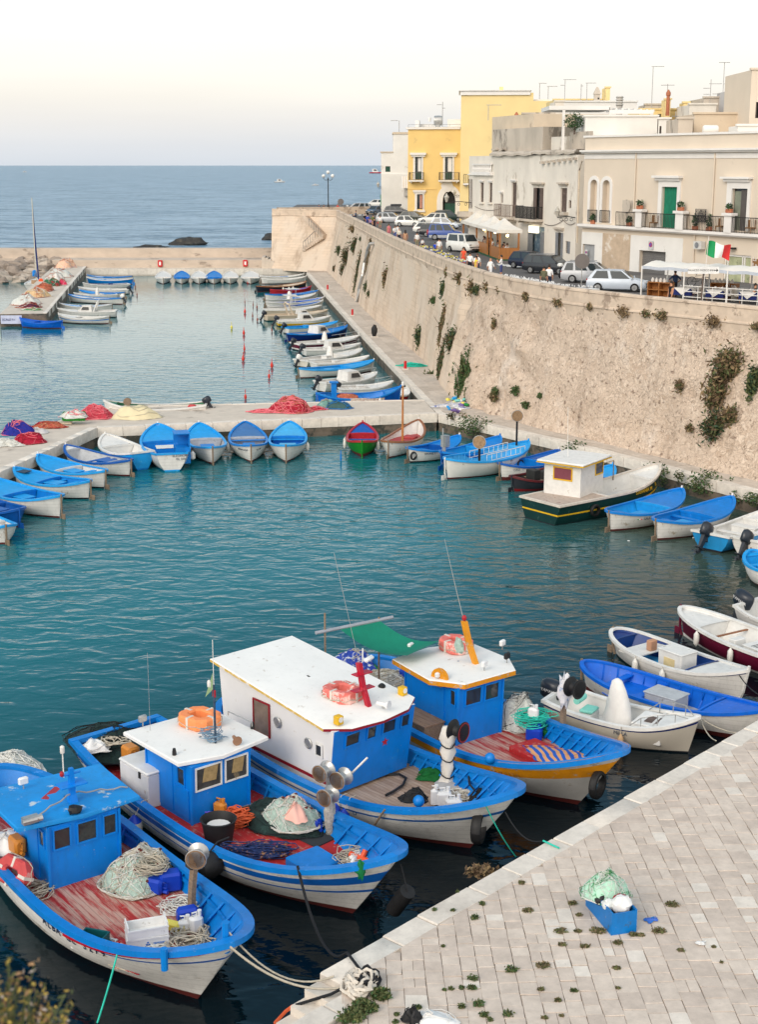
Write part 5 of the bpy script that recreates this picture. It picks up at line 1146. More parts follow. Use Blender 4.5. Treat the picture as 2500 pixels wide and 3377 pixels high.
gozzo('rowing_boat','royal blue boat with a small mast light and a name on its white stern',k3(1640,436),k3(1210,545),2.35,.78,HW,DB,MBL,DB,fd=.25,fdm=DB,group=SIDE,box=(-.3,.8,.7,.25),boxm=LB,th=(-.55,),n=20,nm=[('LUIGI',-.75,-1)],boot=.22)
bp_,Hp=gozzo('rowing_boat','black tarred boat with a dark red rim beside the green boat with the white cabin',k3(1640,545),k3(1300,640),2.2,.62,M('tar_black',(.02,.022,.03),.6,.3,3),M('dull_red_paint',S(90,28,32),.5),M('tar_inside',(.035,.035,.035),.8,.3,3),MATS['tar_inside'],fd=.5,anti=M('bright_antifoul',S(120,22,26),.5),boot=.16,group=SIDE,box=None,th=(.1,),thm=DKWOOD,n=20,ad=None)
boxpart(bp_,(-.3,-.1,.16),(.5,.7,.95),M('motor_black',(.02,.021,.02),.6),'engine')
t_,H_=gozzo('rowing_boat','light blue boat mostly hidden behind the white cabin of the green boat',k4(725,150),k4(420,250),2.2,.75,LB,LB,MBL,LB,fd=.3,group=SIDE,n=16)
# green workboat with the white cabin
c0=at(*k4(130,372),1.0);c1_=at(*k4(392,440),1.0);sm=(c0+c1_)/2;bw=at(*k4(1015,172),1.75);dd=bw-sm;GL_=Vector((dd.x,dd.y)).length;GB=(c1_-c0).length
gt=thing('work_boat','dark green workboat with yellow stripes, white cabin and nets on deck','boat',((sm.x+bw.x)/2,(sm.y+bw.y)/2,0),math.atan2(dd.y,dd.x),SIDE)
DG=M('dark_green_paint',S(8,48,46),.4,.12,2,(.05,.09,.08),.12,2);YL=M('yellow_paint',(.68,.40,.01),.5,.1,4,(.45,.35,.2),.1,3)
HG=Hull(GL_+.1,GB,1.12,.8,.0,.5,rake=.6,srake=.05,tw=.97,p=2.3,q=.68,pl=2.1,ql=.72,flare=7.0)
hull_parts(HG,gt,(HBLK,DG,YL),.05,((.42,.50),(.90,1.0)),.10,M('wood_white_rim',(.60,.54,.47),.6,.15,4),INW,INW,.45,24)
deck(HG,gt,-1,-.22,M('worn_deck',(.45,.37,.31),.8,.2,3,(.3,.2,.17),.3,3),dz=-.02,camber=0,name='aft_deck',bulk=True,fz=.45,bm=INW);deck(HG,gt,.72,.985,INW,dz=-.22,camber=.03,name='foredeck',fz=.45,bm=INW)
lx=lambda pt:(gt_inv@Vector((pt.x,pt.y,0)))
gt_inv=(Matrix.Translation(gt.location)@Matrix.Rotation(gt.rotation_euler.z,4,'Z')).inverted()
A_,B_,C__=lx(at(*k4(322,342),1.0)),lx(at(*k4(470,395),1.0)),lx(at(*k4(618,335),1.0))
cw=(A_-B_).length;cl=(B_-C__).length;ang=math.atan2(C__.y-B_.y,C__.x-B_.x);cc=(A_+C__)/2
cb=thing('cabin_dummy',None,None);bpy.data.objects.remove(cb)
def sub(root,c,d,mats,name,rz=0,**k):q=MB();q.obox((c[0],c[1],c[2]+d[2]/2),d,rz,**k);return q.build(name,mats,root,smooth=30)
GH=1.85
cab=sub(gt,(cc.x,cc.y,.98),(cl,cw,GH),INW,'cabin',ang)
rfm=MB();rfm.obox((cc.x,cc.y,.98+GH+.05),(cl+.7,cw+.6,.12),ang,bev=.04);rfo=rfm.build('cabin_roof',WHITE,gt)
rfm=MB();rfm.obox((cc.x,cc.y,.98+GH-.03),(cl+.71,cw+.61,.045),ang);rfm.build('roof_trim',YL,rfo,smooth=0)
def cabwin(root,F0,F1,z0,z1,fr,gl,w=.07,out=.03,name='window',along=(0,1),loc=None):
 """framed window on the vertical face between local points F0 and F1 (fractions along)"""
 F0,F1=Vector(F0),Vector(F1);d=(F1-F0);a,b=F0+d*along[0],F0+d*along[1];L=(b-a).length;rz=math.atan2(d.y,d.x);nn=Vector((d.y,-d.x)).normalized();c=(a+b)/2
 k=MB();e=L/2
 for q_ in((-e,-e+w,z0,z1),(e-w,e,z0,z1),(-e+w,e-w,z0,z0+w),(-e+w,e-w,z1-w,z1)):k.box((q_[0],-out,q_[2]),(q_[1],.02,q_[3]))
 T=Matrix.Translation((c.x,c.y,0))@Matrix.Rotation(rz,4,'Z');k.xf(0,T);o=k.build(name,fr,gt,smooth=0)
 k=MB();k.box((-e+w*.9,-.012,z0+w*.9),(e-w*.9,.012,z1-w*.9));k.xf(0,T);k.build('pane',gl,o,smooth=0);return o
R2=Matrix.Rotation(ang,2);cor=[Vector((cc.x,cc.y))+R2@Vector(p)for p in((-cl/2,cw/2),(-cl/2,-cw/2),(cl/2,-cw/2))]
cabwin(cab,cor[0],cor[1],1.9,2.62,YL,M('purple_curtain',S(120,62,74),.4),along=(.25,.78));cabwin(cab,cor[1],cor[2],1.98,2.68,YL,glass('navy_glass',S(14,30,66)),along=(.62,.98))
for tt in(.0,):
 p=Vector(HG.p3(.42,1.0,-1,.02));pb=Vector(HG.p3(.46,1.0,-1,.02));pa=Vector(HG.p3(.38,1.0,-1,.02));d=pb-pa
 text('STEFANIA M',.30,YL,gt,p,(rad(80),0,math.atan2(d.y,d.x)),shear=.1);text('GL',.3,YL,gt,Vector(HG.p3(.72,1.12,-1,.03)),(rad(80),0,math.atan2(d.y,d.x)+.35),shear=.1)
tyre(gt,tuple(Vector(HG.p3(-.45,.55,-1,.12))),.33,.18)
q=MB();q.tube([(cc.x-.2,cc.y+.3,2.9),(cc.x-.3,cc.y+.3,5.6)],.018,4);q.build('aerial',FEND,gt)
q=MB();q.lathe([(.38,-.14),(.38,-.1),(.15,-.08),(.15,.08),(.38,.1),(.38,.14)],14,(cc.x+1.6,HG.B/2-.2,1.75),axis='Y');q.box((cc.x+1.5,HG.B/2-.3,.9),(cc.x+1.7,HG.B/2-.1,1.7));q.build('net_winch',STEEL,gt)
q=MB();q.ell((cc.x+1.3,HG.B/2-.2,2.0),(.32,.25,.3),10,6,0,.2);q.build('orange_float',M('orange_plastic',S(226,84,40),.5),gt)
q=MB();q.tube([(cc.x+2.6,HG.B/2-.25,1.0),(cc.x+2.6,HG.B/2-.25,2.1),(cc.x+3.6,HG.B/2-.35,2.2),(cc.x+3.6,HG.B/2-.35,1.1)],.035,5);q.build('frame_rail',DKWOOD,gt)
# more boats on the promenade side
r_,Hr=gozzo('rowing_boat','bright blue boat with a painted flag on its side, next to the green workboat',k4(1168,300),k4(700,460),2.5,.78,HW,MBL,LB,MBL,fd=.2,fdm=MBL,group=SIDE,box=(-.15,1.0,.8,.2),boxm=LB,th=(-.5,),n=22,nm=[('GALATEA',-.42,-1)],fen=((-.25,-1),));mexflag(r_,Hr,-.6,-1)
gozzo('rowing_boat','bright blue decked boat with white side, between the flag-marked boat and the outboard boats',k4(1492,350),k4(1000,512),2.45,.8,HW,MBL,MBL,MBL,fd=.1,fdm=MBL,group=SIDE,box=(-.3,.7,.7,.3),boxm=LB,th=(-.5,-.1),n=22)
MOT=M('motor_cowl',(.018,.024,.035),.3,.1,3)
ob,Ho=gozzo('motor_boat','white open boat with pale blue transom and a tilted dark outboard motor',k4(1760,425),k4(1348,600),2.2,.62,P('pale_blue_hull',30,132,190),INW,INW,INW,fd=.5,ad=None,tw=.92,group=SIDE,box=(.1,.5,1.3,.35),boxm=INW,th=(-.2,),thm=INW,post=False,n=18,anti=HBLK);outboard(ob,-Ho.L/2-.1,.25,.75,MOT,0,.6,1.35)
ob,Ho=gozzo('motor_boat','white open boat with an outboard, cut by the picture edge beside the pale blue transom',k4(1900,500),k4(1590,640),2.0,.6,HW,INW,INW,INW,fd=.5,ad=None,tw=.9,group=SIDE,box=None,post=False,n=16);outboard(ob,-Ho.L/2-.1,.1,.7,MOT,0,.6,1.3)
gozzo('rowing_boat','blue and white boat at the picture edge moored apart below the outboard boats',k4(1900,800),k4(1612,700),2.0,.85,HW,LB,LB,LB,fd=.3,group=SIDE,n=16)
# boats at the right end of the near quay
QG='boats moored at the corner of the near quay'
MAR=P('maroon_paint',92,12,42,wamt=.05)
bw_,Hw=gozzo('motor_boat','maroon hulled white boat with slatted engine box and hanging fenders',(2860,2195),k5(1097,215),2.3,.88,MAR,INW,INW,INW,fd=.45,ad=-.62,adm=INW,anti=HW,boot=.14,group=QG,box=(-.05,.9,.9,.45),boxm=INW,th=(),n=24,fen=((-.55,-1),(-.12,-1)),sq=.55)
q=MB();[q.box((-.42+k*.11,-.35,.742),(-.38+k*.11,.35,.76))for k in range(7)];q.build('vent_slats',DARK,bw_,smooth=0);boxpart(bw_,(-1.3,-.15,.16),(.35,.6,.62),INW,'console');thwart(Hw,bw_,-1.9,WOODV,w=.1);thwart(Hw,bw_,.6,WOODV,w=.1)
bx_,Hx=gozzo('motor_boat','plain white boat with dark blue well and a big square cream engine box',k5(1592,668),k5(606,375),2.15,.72,HW,INW,P('navy_inside',18,56,120),TL,fd=.35,fdm=INW,ad=-.82,adm=P('navy_well',14,44,110),anti=HBLK,boot=.06,group=QG,box=(.0,1.0,.85,.75),boxm=INW,th=(),n=24,fen=((-.3,-1),(.12,-1)),stripes=((.86,.90),),stm=NB,sq=.5)
thwart(Hx,bx_,-1.6,INW,w=.9);thwart(Hx,bx_,.9,INW,w=.2);boxpart(bx_,(-1.35,.1,.62),(.25,.35,.4),M('box_tan',(.42,.22,.13),.6),'small_box');q=MB();q.obox((.0,-.436,.6),(.5,.02,.4));q.build('tan_panel',M('tan_panel',(.62,.5,.26),.6),bx_)
by_,Hy=gozzo('rowing_boat','bright blue boat with grey engine box and ribbed grey well at the near quay',(2545,2330),k5(378,612),2.2,.78,HW,RB,RB,INGR,fd=.42,fdm=RB,ad=None,group=QG,box=(-.05,1.1,.85,.5),boxm=INGR,th=(-.25,-.6),thm=RB,n=26,ribs=14,boot=.2,sq=.55)
deck(Hy,by_,-.62,-.27,RB,dz=-.4,camber=0,name='side_deck',bulk=False)
bz_,Hz=gozzo('motor_boat','small cream motor boat with a dark outboard and a white sheet over its console',k5(1238,1005),k5(175,838),1.95,.8,M('cream_gelcoat',(.56,.51,.43),.3,.05,1),WHITE,INW,INW,fd=.45,fdm=WHITE,ad=None,anti=HBLK,boot=.05,group=QG,box=None,th=(),tw=.92,post=False,n=24,floorz=.25,stripes=((.80,.86),),stm=NB,nm=[('MILLA',.12,-1)])
outboard(bz_,-Hz.L/2-.22,.15,.78,MOT,0,.12,1.3,'YAMAHA')
boxpart(bz_,(-1.25,-.1,.25),(.5,.8,.45),INW,'seat_box');o=boxpart(bz_,(-1.2,-.1,.72),(.45,.6,.1),M('mint_cushion',S(130,205,190),.7),'seat');q=MB();q.lathe([(.11,-.3),(.12,-.25),(.12,.25),(.11,.3)],10,(-1.55,-.05,1.05),axis='Y');q.build('seat_roll',MATS['mint_cushion'],bz_)
boxpart(bz_,(.95,0,.25),(1.0,1.2,.62),WHITE,'fore_hatch');q=MB();q.box((.8,-.36,.885),(1.3,.15,.895));q.build('hatch_opening',BROWN,bz_)
q=MB();rows=[]
for z,w,d in((.25,.42,.5),(.7,.38,.46),(1.15,.33,.38),(1.6,.25,.26),(1.9,.18,.16),(1.98,.05,.05)):rows.append([(-.15+d*math.cos(a)*(1+.12*math.sin(3*a+z*5))-.08*z,w*math.sin(a)*(1+.12*math.cos(4*a+z*6)),z)for a in[k*2*math.pi/22 for k in range(22)]])
q.loft(rows,0,closed=True,caps=True);q.build('console_cover',M('white_sheet',(.74,.72,.69),.8,.06,4,bump=.4,bscale=7),bz_,smooth=60)
q=MB();Pp=[Hz.p3(t,Hz.sheer(t)+.38*math.sin(math.pi*min(1,(t-.2)/.7))**.5,sd,-.12)for sd,ts_ in((-1,(.2,.35,.55,.75,.9)),(1,(.9,.75,.55,.35,.2)))for t in ts_];q.tube(Pp,.018,5)
for i in(1,2,3,6,7,8):p=Vector(Pp[i]);q.tube([p,(p.x,p.y,p.z-.36)],.015,4)
q.build('bow_rail',STEEL,bz_);fender(Hz,bz_,.35,-1,.5,.1,M('tan_fender',(.5,.33,.18),.6),.55)
b_,H_=gozzo('motor_boat','white boat with a dark outboard, half outside the picture beyond the maroon boat',(2700,2020),k5(1590,175),2.2,.7,HW,INW,INW,INW,fd=.4,ad=None,tw=.9,group=QG,box=None,post=False,n=16);outboard(b_,-H_.L/2-.25,-.2,.72,MOT,0,.35,1.4,'YAMAHA')
# the four big fishing boats at the quay
def e1(x,y):return(x/2.065,2400+y/2.065)
def e2(x,y):return(200+x/1.3767,2250+y/1.3767)
def e3(x,y):return(650+x/1.502,2000+y/1.502)
def e4(x,y):return(1050+x/1.502,1950+y/1.502)
BGRP='big wooden fishing boats moored bow to the near quay'
GREYW=M('boat_white_scuffed',(.70,.69,.66),.45,.07,1.2,(.40,.35,.29),.2,1.6,stretch=(.5,1,1.6),grime=.4,seam=.3)
CABB=M('cabin_blue',S(0,124,216),.38,.09,1.5,S(60,150,205),.10,2.5,grime=.3)
ROOFB=M('worn_blue_roof',S(10,136,210),.55,.14,1.2,(.50,.58,.62),.20,1.8,grime=.35)
ROOFW=M('white_roof',(.80,.79,.76),.6,.04,.8,(.55,.5,.44),.14,2.6,grime=.12)
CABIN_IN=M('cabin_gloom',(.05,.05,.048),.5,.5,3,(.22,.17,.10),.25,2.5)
WGL=glass('wheelhouse_glass',(.03,.033,.036),.05)
def plankmat(name,base,worn,along=1,wamt=.5,board=.13):
 """painted deck boards with worn bands and dark seams"""
 m,t,b=newmat(name);tc=N(t,'ShaderNodeTexCoord');sp=N(t,'ShaderNodeSeparateXYZ');t.links.new(tc.outputs['Object'],sp.inputs[0])
 def nz(sc,st,d=7.,r=.7):mp=N(t,'ShaderNodeMapping');mp.inputs['Scale'].default_value=st;t.links.new(tc.outputs['Object'],mp.inputs[0]);n=N(t,'ShaderNodeTexNoise',i_Scale=sc,i_Detail=d,i_Roughness=r);t.links.new(mp.outputs[0],n.inputs['Vector']);return n.outputs[0]
 c=mix(t,rng(t,nz(1.4,(1,1,1)),.3,.7),tuple(x*.8 for x in base),base)
 th=.60-.25*wamt;st=(.35,3.2,1)
 c=mix(t,rng(t,nz(1.6,st),th,th+.14,0,.9),c,worn);c=mix(t,rng(t,nz(5,(1,1,1)),.56,.66,0,.55),c,tuple(x*.9+.04 for x in worn))
 wv=N(t,'ShaderNodeMath',operation='PINGPONG');t.links.new(sp.outputs[1],wv.inputs[0]);wv.inputs[1].default_value=board/2
 c=mix(t,rng(t,wv.outputs[0],.0,.010,.75,0),c,(.06,.03,.02));t.links.new(c,b.inputs['Base Color']);b.inputs['Roughness'].default_value=.75
 bp=N(t,'ShaderNodeBump',i_Strength=.4,i_Distance=.02);t.links.new(wv.outputs[0],bp.inputs['Height']);t.links.new(bp.outputs[0],b.inputs['Normal']);return m
RDECK=plankmat('red_deck_planks',S(172,34,34),(.52,.34,.27),wamt=.62);RDECK2=plankmat('red_deck_paint',S(178,34,36),(.50,.30,.24),wamt=.12,board=.5);BDECK=plankmat('bare_deck_planks',(.36,.25,.18),(.46,.35,.27),wamt=.5,board=.14)
class Big:pass
def bigboat(label,bow,stern,dy,mats,stripes,gm,im,fm,fz,B=4.0,D=1.0,sb=1.2,ss=.38,tw=.0,boot=.18,gw=.16,ribs=0,sq=.5,cat='boat'):
 a_,b_=at(*bow,2.2),at(*stern,1.4);d_=(a_-b_).normalized();b_+=Vector((-d_.y,d_.x,0))*2*dy;c=(a_+b_)/2;d_=a_-b_;h=math.atan2(d_.y,d_.x);L=Vector((d_.x,d_.y)).length;o=thing('fishing_boat',label,cat,(c.x,c.y,0),h,BGRP)
 H=Hull(L,B,D,sb,ss,draft=.8,rake=2.3,srake=.35,tw=tw,p=2.9,q=.58,sp=2.8,sq=sq,pl=1.75,ql=1.15,flare=3.0)
 hull_parts(H,o,mats,boot,stripes,gw,gm,im,fm,fz,34,rim=.07,gh=.12,ribs=0,th=.09)
 s=Big();s.o,s.H,s.h=o,H,h;s.M=Matrix.Translation(o.location)@Matrix.Rotation(h,4,'Z');s.I=s.M.inverted();return s
def loc(s,px,z):p=s.I@at(px[0],px[1],z);return Vector((p.x,p.y,z))
def wld(s,p):return s.M@Vector(p)
def bulwark_ribs(s,fz,n=12,t0=-.5,t1=.85,mat=MBL,sides=(1,-1)):
 for sd in sides:
  for k in range(n):
   q=MB()
   t=lerp(t0,t1,k/(n-1));H=s.H;zt=H.sheer(t)-.06;a=H.hb(t,zt)-.10;b=H.hb(t,fz)-.10
   x=H.x(t,zt);x2=H.x(t,fz);q.loft([[(x-.035,sd*a,zt),(x+.035,sd*a,zt),(x+.035,sd*(a-.05),zt),(x-.035,sd*(a-.05),zt)],[(x2-.035,sd*b,fz),(x2+.035,sd*b,fz),(x2+.035,sd*(b-.09),fz),(x2-.035,sd*(b-.09),fz)]],closed=True,caps=True)
   q.build('rib',mat,s.o,smooth=0)
 for sd in sides:
  q=MB();q.loft([[(s.H.x(t,zz),sd*max(.02,s.H.hb(t,zz)-.11-k),zz+dz)for k,dz in((0,.05),(.05,.05),(.05,-.05),(0,-.05))]for t,zz in[(lerp(t0,t1,i/16),lerp(s.H.sheer(lerp(t0,t1,i/16)),fz,.42))for i in range(17)]],closed=True,caps=True);q.build('stringer',mat,s.o,smooth=40)
def wheelhouse(s,x0,x1,y0,y1,z0,zt,mat,rake=.0,fmat=None,name='wheelhouse',roofpoly=None,roofz=None,roofmat=None,trim=None,th=.10,tz=None):
 """cabin from x1 (aft) to x0 (front) with front wall leaning forward by rake; roof outline in local coordinates"""
 q=MB();q.loft([[(x1,y0,z0),(x0,y0,z0),(x0,y1,z0),(x1,y1,z0)],[(x1,y0,zt),(x0+rake,y0,zt),(x0+rake,y1,zt),(x1,y1,zt)]],lambda i,j:1 if j==1 else 0,closed=True,caps=True)
 o=q.build(name,[mat,fmat or mat],s.o,smooth=0)
 for(x,y)in((x0+.012,y0),(x0+.012,y1),(x1,y0)):q=MB();q.loft([[(x-.03,y-.03,z0),(x+.03,y-.03,z0),(x+.03,y+.03,z0),(x-.03,y+.03,z0)],[(x-.03+(rake if x>x1 else 0),y-.03,zt),(x+.03+(rake if x>x1 else 0),y-.03,zt),(x+.03+(rake if x>x1 else 0),y+.03,zt),(x-.03+(rake if x>x1 else 0),y+.03,zt)]],closed=True,caps=True);q.build('corner_trim',mat,o,smooth=0)
 n=len(roofpoly);zz=[(tz(p)if tz else roofz)for p in roofpoly];cx=sum(p[0]for p in roofpoly)/n;cy=sum(p[1]for p in roofpoly)/n
 q=MB();sh=lambda k:[(lerp(cx,p[0],k),lerp(cy,p[1],k),z)for p,z in zip(roofpoly,zz)]
 q.loft([[(x,y,z-th)for x,y,z in sh(1)],[(x,y,z-.015)for x,y,z in sh(1)],[(x,y,z+.015)for x,y,z in sh(.985)],[(x,y,z+.05)for x,y,z in sh(.5)],[(x,y,z+.06)for x,y,z in sh(.02)]],lambda i,j:(trim[1][j]if trim and i==0 else 0),closed=True);k=len(q.v)
 q.poly([(x,y,z-th)for x,y,z in sh(1)][::-1]);r=q.build('roof',[roofmat]+(trim[0]if trim else[]),o,smooth=30);return o,r
def frontwin(s,root,x0,rake,z0c,ztc,ya,yb,za,zb,mat=WGL,fr=CABB,name='window',rad_=.03,content=None):
 """glazed opening in the (leaning) front wall between ya..yb and za..zb"""
 f=lambda z:x0+rake*(z-z0c)/(ztc-z0c);q=MB();e=.045
 def bar(a,b,c,d):q.loft([[(f(c)+.0,a,c),(f(c)+.035,a,c),(f(c)+.035,b,c),(f(c),b,c)],[(f(d),a,d),(f(d)+.035,a,d),(f(d)+.035,b,d),(f(d),b,d)]],closed=True,caps=True)
 bar(ya,ya+e,za,zb);bar(yb-e,yb,za,zb);bar(ya+e,yb-e,za,za+e);bar(ya+e,yb-e,zb-e,zb)
 o=q.build(name,fr,s.o,smooth=0);q=MB();g=.008;q.poly([(f(za)+g,ya+e*.8,za+e*.8),(f(za)+g,yb-e*.8,za+e*.8),(f(zb)+g,yb-e*.8,zb-e*.8),(f(zb)+g,ya+e*.8,zb-e*.8)]);q.build('pane',mat,o,smooth=0);return o
def sidewin(s,root,y,xa,xb,za,zb,mat=WGL,fr=CABB,side=-1,out=.035,name='window'):
 q=MB();e=.045;y1=y+side*out;lo,hi=min(y,y1),max(y,y1)
 for a,b,c,d in((xa,xa+e,za,zb),(xb-e,xb,za,zb),(xa+e,xb-e,za,za+e),(xa+e,xb-e,zb-e,zb)):q.box((a,lo,c),(b,hi,d))
 o=q.build(name,fr,s.o,smooth=0);q=MB();yy=y+side*.008;q.poly([(xa+e*.8,yy,za+e*.8),(xb-e*.8,yy,za+e*.8),(xb-e*.8,yy,zb-e*.8),(xa+e*.8,yy,zb-e*.8)]);q.build('pane',mat,o,smooth=0);return o
def winch_drum(root,c,hd,r=.3,face=None,name='net_drum'):
 """net hauler drum: two flared cheeks and a black rubber core"""
 q=MB();q.lathe([(.05,-.2),(r*.95,-.2),(r,-.16),(r*.55,-.08),(r*.5,.06),(r*.95,.16),(r,.2),(r*.8,.215)],18,(0,0,0),0,'X');q.xf(0,Matrix.Translation(c)@Matrix.Rotation(hd,4,'Z'));o=q.build(name,[face and BLACK or STEEL],root)
 q=MB();q.lathe([(r*.93,.215),(r*.8,.205),(r*.4,.10),(r*.12,.06),(.0,.09)],18,(0,0,0),0,'X');q.xf(0,Matrix.Translation(c)@Matrix.Rotation(hd,4,'Z'));q.build('drum_face',face or M('rusty_brass',(.33,.20,.11),.4,.4,5,(.12,.06,.03),.3,6,metal=.5),o);return o
NETG=M('pale_green_net',(.36,.48,.42),.9,.25,12,(.58,.62,.57),.3,7,bump=.8,bscale=40);NETW=M('white_net',(.60,.61,.57),.9,.2,12,(.42,.46,.43),.3,9,bump=.8,bscale=40);NETR=M('red_net',S(158,26,46),.9,.25,9,S(120,20,40),.35,6,bump=.9,bscale=30);NETD=M('dark_green_net',(.012,.03,.028),.95,.3,5,(.02,.05,.045),.3,4,bump=.8,bscale=25);NETP=M('purple_net',S(92,60,130),.9,.3,12,S(190,180,190),.4,9,bump=.9,bscale=30);NETB=M('blue_net',S(34,42,140),.9,.25,10,S(90,30,110),.3,6,bump=.9,bscale=30);NETBR=M('brown_net',S(176,96,70),.9,.25,9,S(200,150,120),.35,6,bump=.9,bscale=30)
STRW=M('pale_strand',(.62,.62,.58),.9,.15,8);STRP=M('pink_strand',S(226,120,130),.9,.15,8);STRT=M('turquoise_line',S(40,190,168),.7,.1,8);CORK=M('cork_float',S(92,40,36),.8,.2,6);ORL=M('orange_line',S(206,92,52),.8,.12,8)
def netpile(name,label,p,rx,ry,h,mat,strand,n=60,r=.012,seed=1,cat='fishing net',group=None,floats=None,nz=.45,rz=0,flat=0,sn=None):
 """heap of netting: lumpy mound, loose strands wandering over it, floats"""
 o=thing(name,label,cat,p,rz,group);q=random.Random(seed)
 def surf(a,d,k=1.0):
  e=1+nz*noise.noise(Vector((math.cos(a)*1.7,math.sin(a)*1.7,seed*2.3+d)));hh=h*max(0,1-d**2.2)**.8*(1+.36*noise.noise(Vector((math.cos(a)*d*2.6,math.sin(a)*d*2.6,seed))))
  return Vector((rx*d*e*math.cos(a),ry*d*e*math.sin(a),max(.01,hh)*k+.01+.05*h*noise.noise(Vector((math.cos(a)*d*9,math.sin(a)*d*9,seed)))))
 mb=MB();rows=[[surf(j*2*math.pi/30,d)for j in range(30)]for d in(0.001,.15,.3,.45,.6,.72,.84,.93,1.0,1.06)]
 mb.loft(rows,0,closed=True,flip=False);mb.build('heap',mat,o,smooth=70)
 mb=MB();st=strand if isinstance(strand,(list,tuple))else[strand]
 for i in range(n):
  a,d=q.uniform(0,6.28),q.uniform(0,1.0);da,dd=q.uniform(-.5,.5),q.uniform(-.2,.2);pts=[]
  for k in range(q.randrange(7,15)):
   a+=da;d=min(1.12,abs(d+dd));da=max(-.7,min(.7,da+q.uniform(-.35,.35)));dd=max(-.25,min(.25,dd+q.uniform(-.15,.15)));w=surf(a,d,1.02);w.z+=r+q.uniform(0,.03);pts.append(w)
  mb.tube(pts,r,3,q.randrange(len(st)),caps=False)
 mb.build('strands',st,o,smooth=60)
 if floats:
  mb=MB()
  for i in range(floats[1]):a,d=q.uniform(0,6.28),q.uniform(0,1);w=surf(a,d,1.03);mb.ell(w,(.05,.04,.035),6,4)
  mb.build('floats',floats[0],o)
 return o
def jerrycan(label,p,rz,mat,d=(.42,.28,.5),lie=0,name='jerrycan'):
 o=thing(name,label,'jerrycan',p,rz);q=MB();q.obox((0,0,d[2]/2),d,0,bev=.06);
 if lie:q.xf(0,Matrix.Translation((0,0,d[0]/2))@Matrix.Rotation(rad(90),4,'Y')@Matrix.Translation((0,0,-d[2]/2)))
 q.build('body',mat,o);q=MB();q.lathe([(.05,0),(.05,.07),(.055,.07),(.055,.12)],8,(d[0]*.3,0,d[2]));q.tube([(-d[0]*.3,0,d[2]-.02),(-d[0]*.3,0,d[2]+.09),(d[0]*.05,0,d[2]+.09),(d[0]*.05,0,d[2]-.02)],.025,5)
 if lie:q.xf(0,Matrix.Translation((0,0,d[0]/2))@Matrix.Rotation(rad(90),4,'Y')@Matrix.Translation((0,0,-d[2]/2)))
 q.build('handle',mat,o);return o
BLP=M('blue_plastic',S(12,60,180),.4,.08,3);ORP=M('amber_plastic',S(200,128,48),.4,.1,3);WHP=M('white_plastic',(.74,.74,.73),.4,.06,3,(.5,.48,.44),.12,4);YLP=M('yellow_plastic',S(222,208,90),.45,.1,3);PUP=M('violet_plastic',S(110,84,200),.4,.1,3);GNP=M('green_plastic',S(24,130,60),.5,.1,3);ORANGE=M('liferaft_orange',S(236,140,84),.6,.08,3,S(245,175,130),.2,3);REDF=M('faded_red_raft',S(214,110,100),.65,.1,3,S(238,190,180),.4,2.5);REDR=M('red_raft',S(190,70,70),.65,.12,3,S(220,150,145),.25,3)
def liferaft(label,p,rz,mat,w=.95,l=1.1,h=.36,tilt=None,letters=None):
 """square buoyant ring with chamfered corners and grab lines"""
 o=thing('life_raft',label,'life raft',p,rz);ch=.22;q=MB()
 oc=lambda W_,L_,c:[(W_-c,-L_),(W_,-L_+c),(W_,L_-c),(W_-c,L_),(-W_+c,L_),(-W_,L_-c),(-W_,-L_+c),(-W_+c,-L_)]
 a,b=l/2,w/2;prof=((0,.03,),(.04,0),(h-.05,0),(h,.05))
 rows=[[(x,y,z)for x,y in oc(a-i_,b-i_,ch)]for z,i_ in prof]+[[(x,y,z)for x,y in oc(a-.24+k,b-.24+k,.1)]for z,k in((h,.0),(h-.05,-.04),(.05,-.04),(0,0))];rows.append(rows[0]);q.loft(rows,0,closed=True);ring=q.build('ring',mat,o,smooth=30)
 q=MB()
 for(x,y,sx,sy)in((0,b-.11,.04,.13),(0,-b+.11,.04,.13),(a-.11,0,.13,.04),(-a+.11,0,.13,.04)):q=MB();q.box((x-sx,y-sy,-.0),(x+sx,y+sy,h+.008));q.build('strap',M('raft_strap',(.6,.56,.5),.8),o,smooth=0)
 q=MB();pts=[Vector((x,y,h*.5))for x,y in oc(a+.02,b+.02,ch)];P_=[]
 for i in range(8):u,v=pts[i],pts[(i+1)%8];P_+=[u,(u+v)/2-Vector((0,0,.09))]
 q.tube(P_+[P_[0]],.014,4,caps=False);q.build('grab_line',ROPE,o)
 if letters:
  for i,tx_ in enumerate(letters):text(tx_,.2,M('raft_letter',(.66,.64,.6)if len(letters)==1 else(.66,.64,.6),.6),o,(0,-b-.012,h*.5)if i==0 else(0,b-.12,h+.012),(rad(90),0,0)if i==0 else(0,0,rad(180)),'raft_lettering')
 if tilt:o.rotation_euler=(tilt[0],tilt[1],rz)
 return o
def hang_tyre(label,p,hd,r=.42,w=.22):
 o=thing('tyre',label,'tyre',p,hd,'tyres hung over the bows');tyre(o,(0,0,0),r,w,name='tread');return o
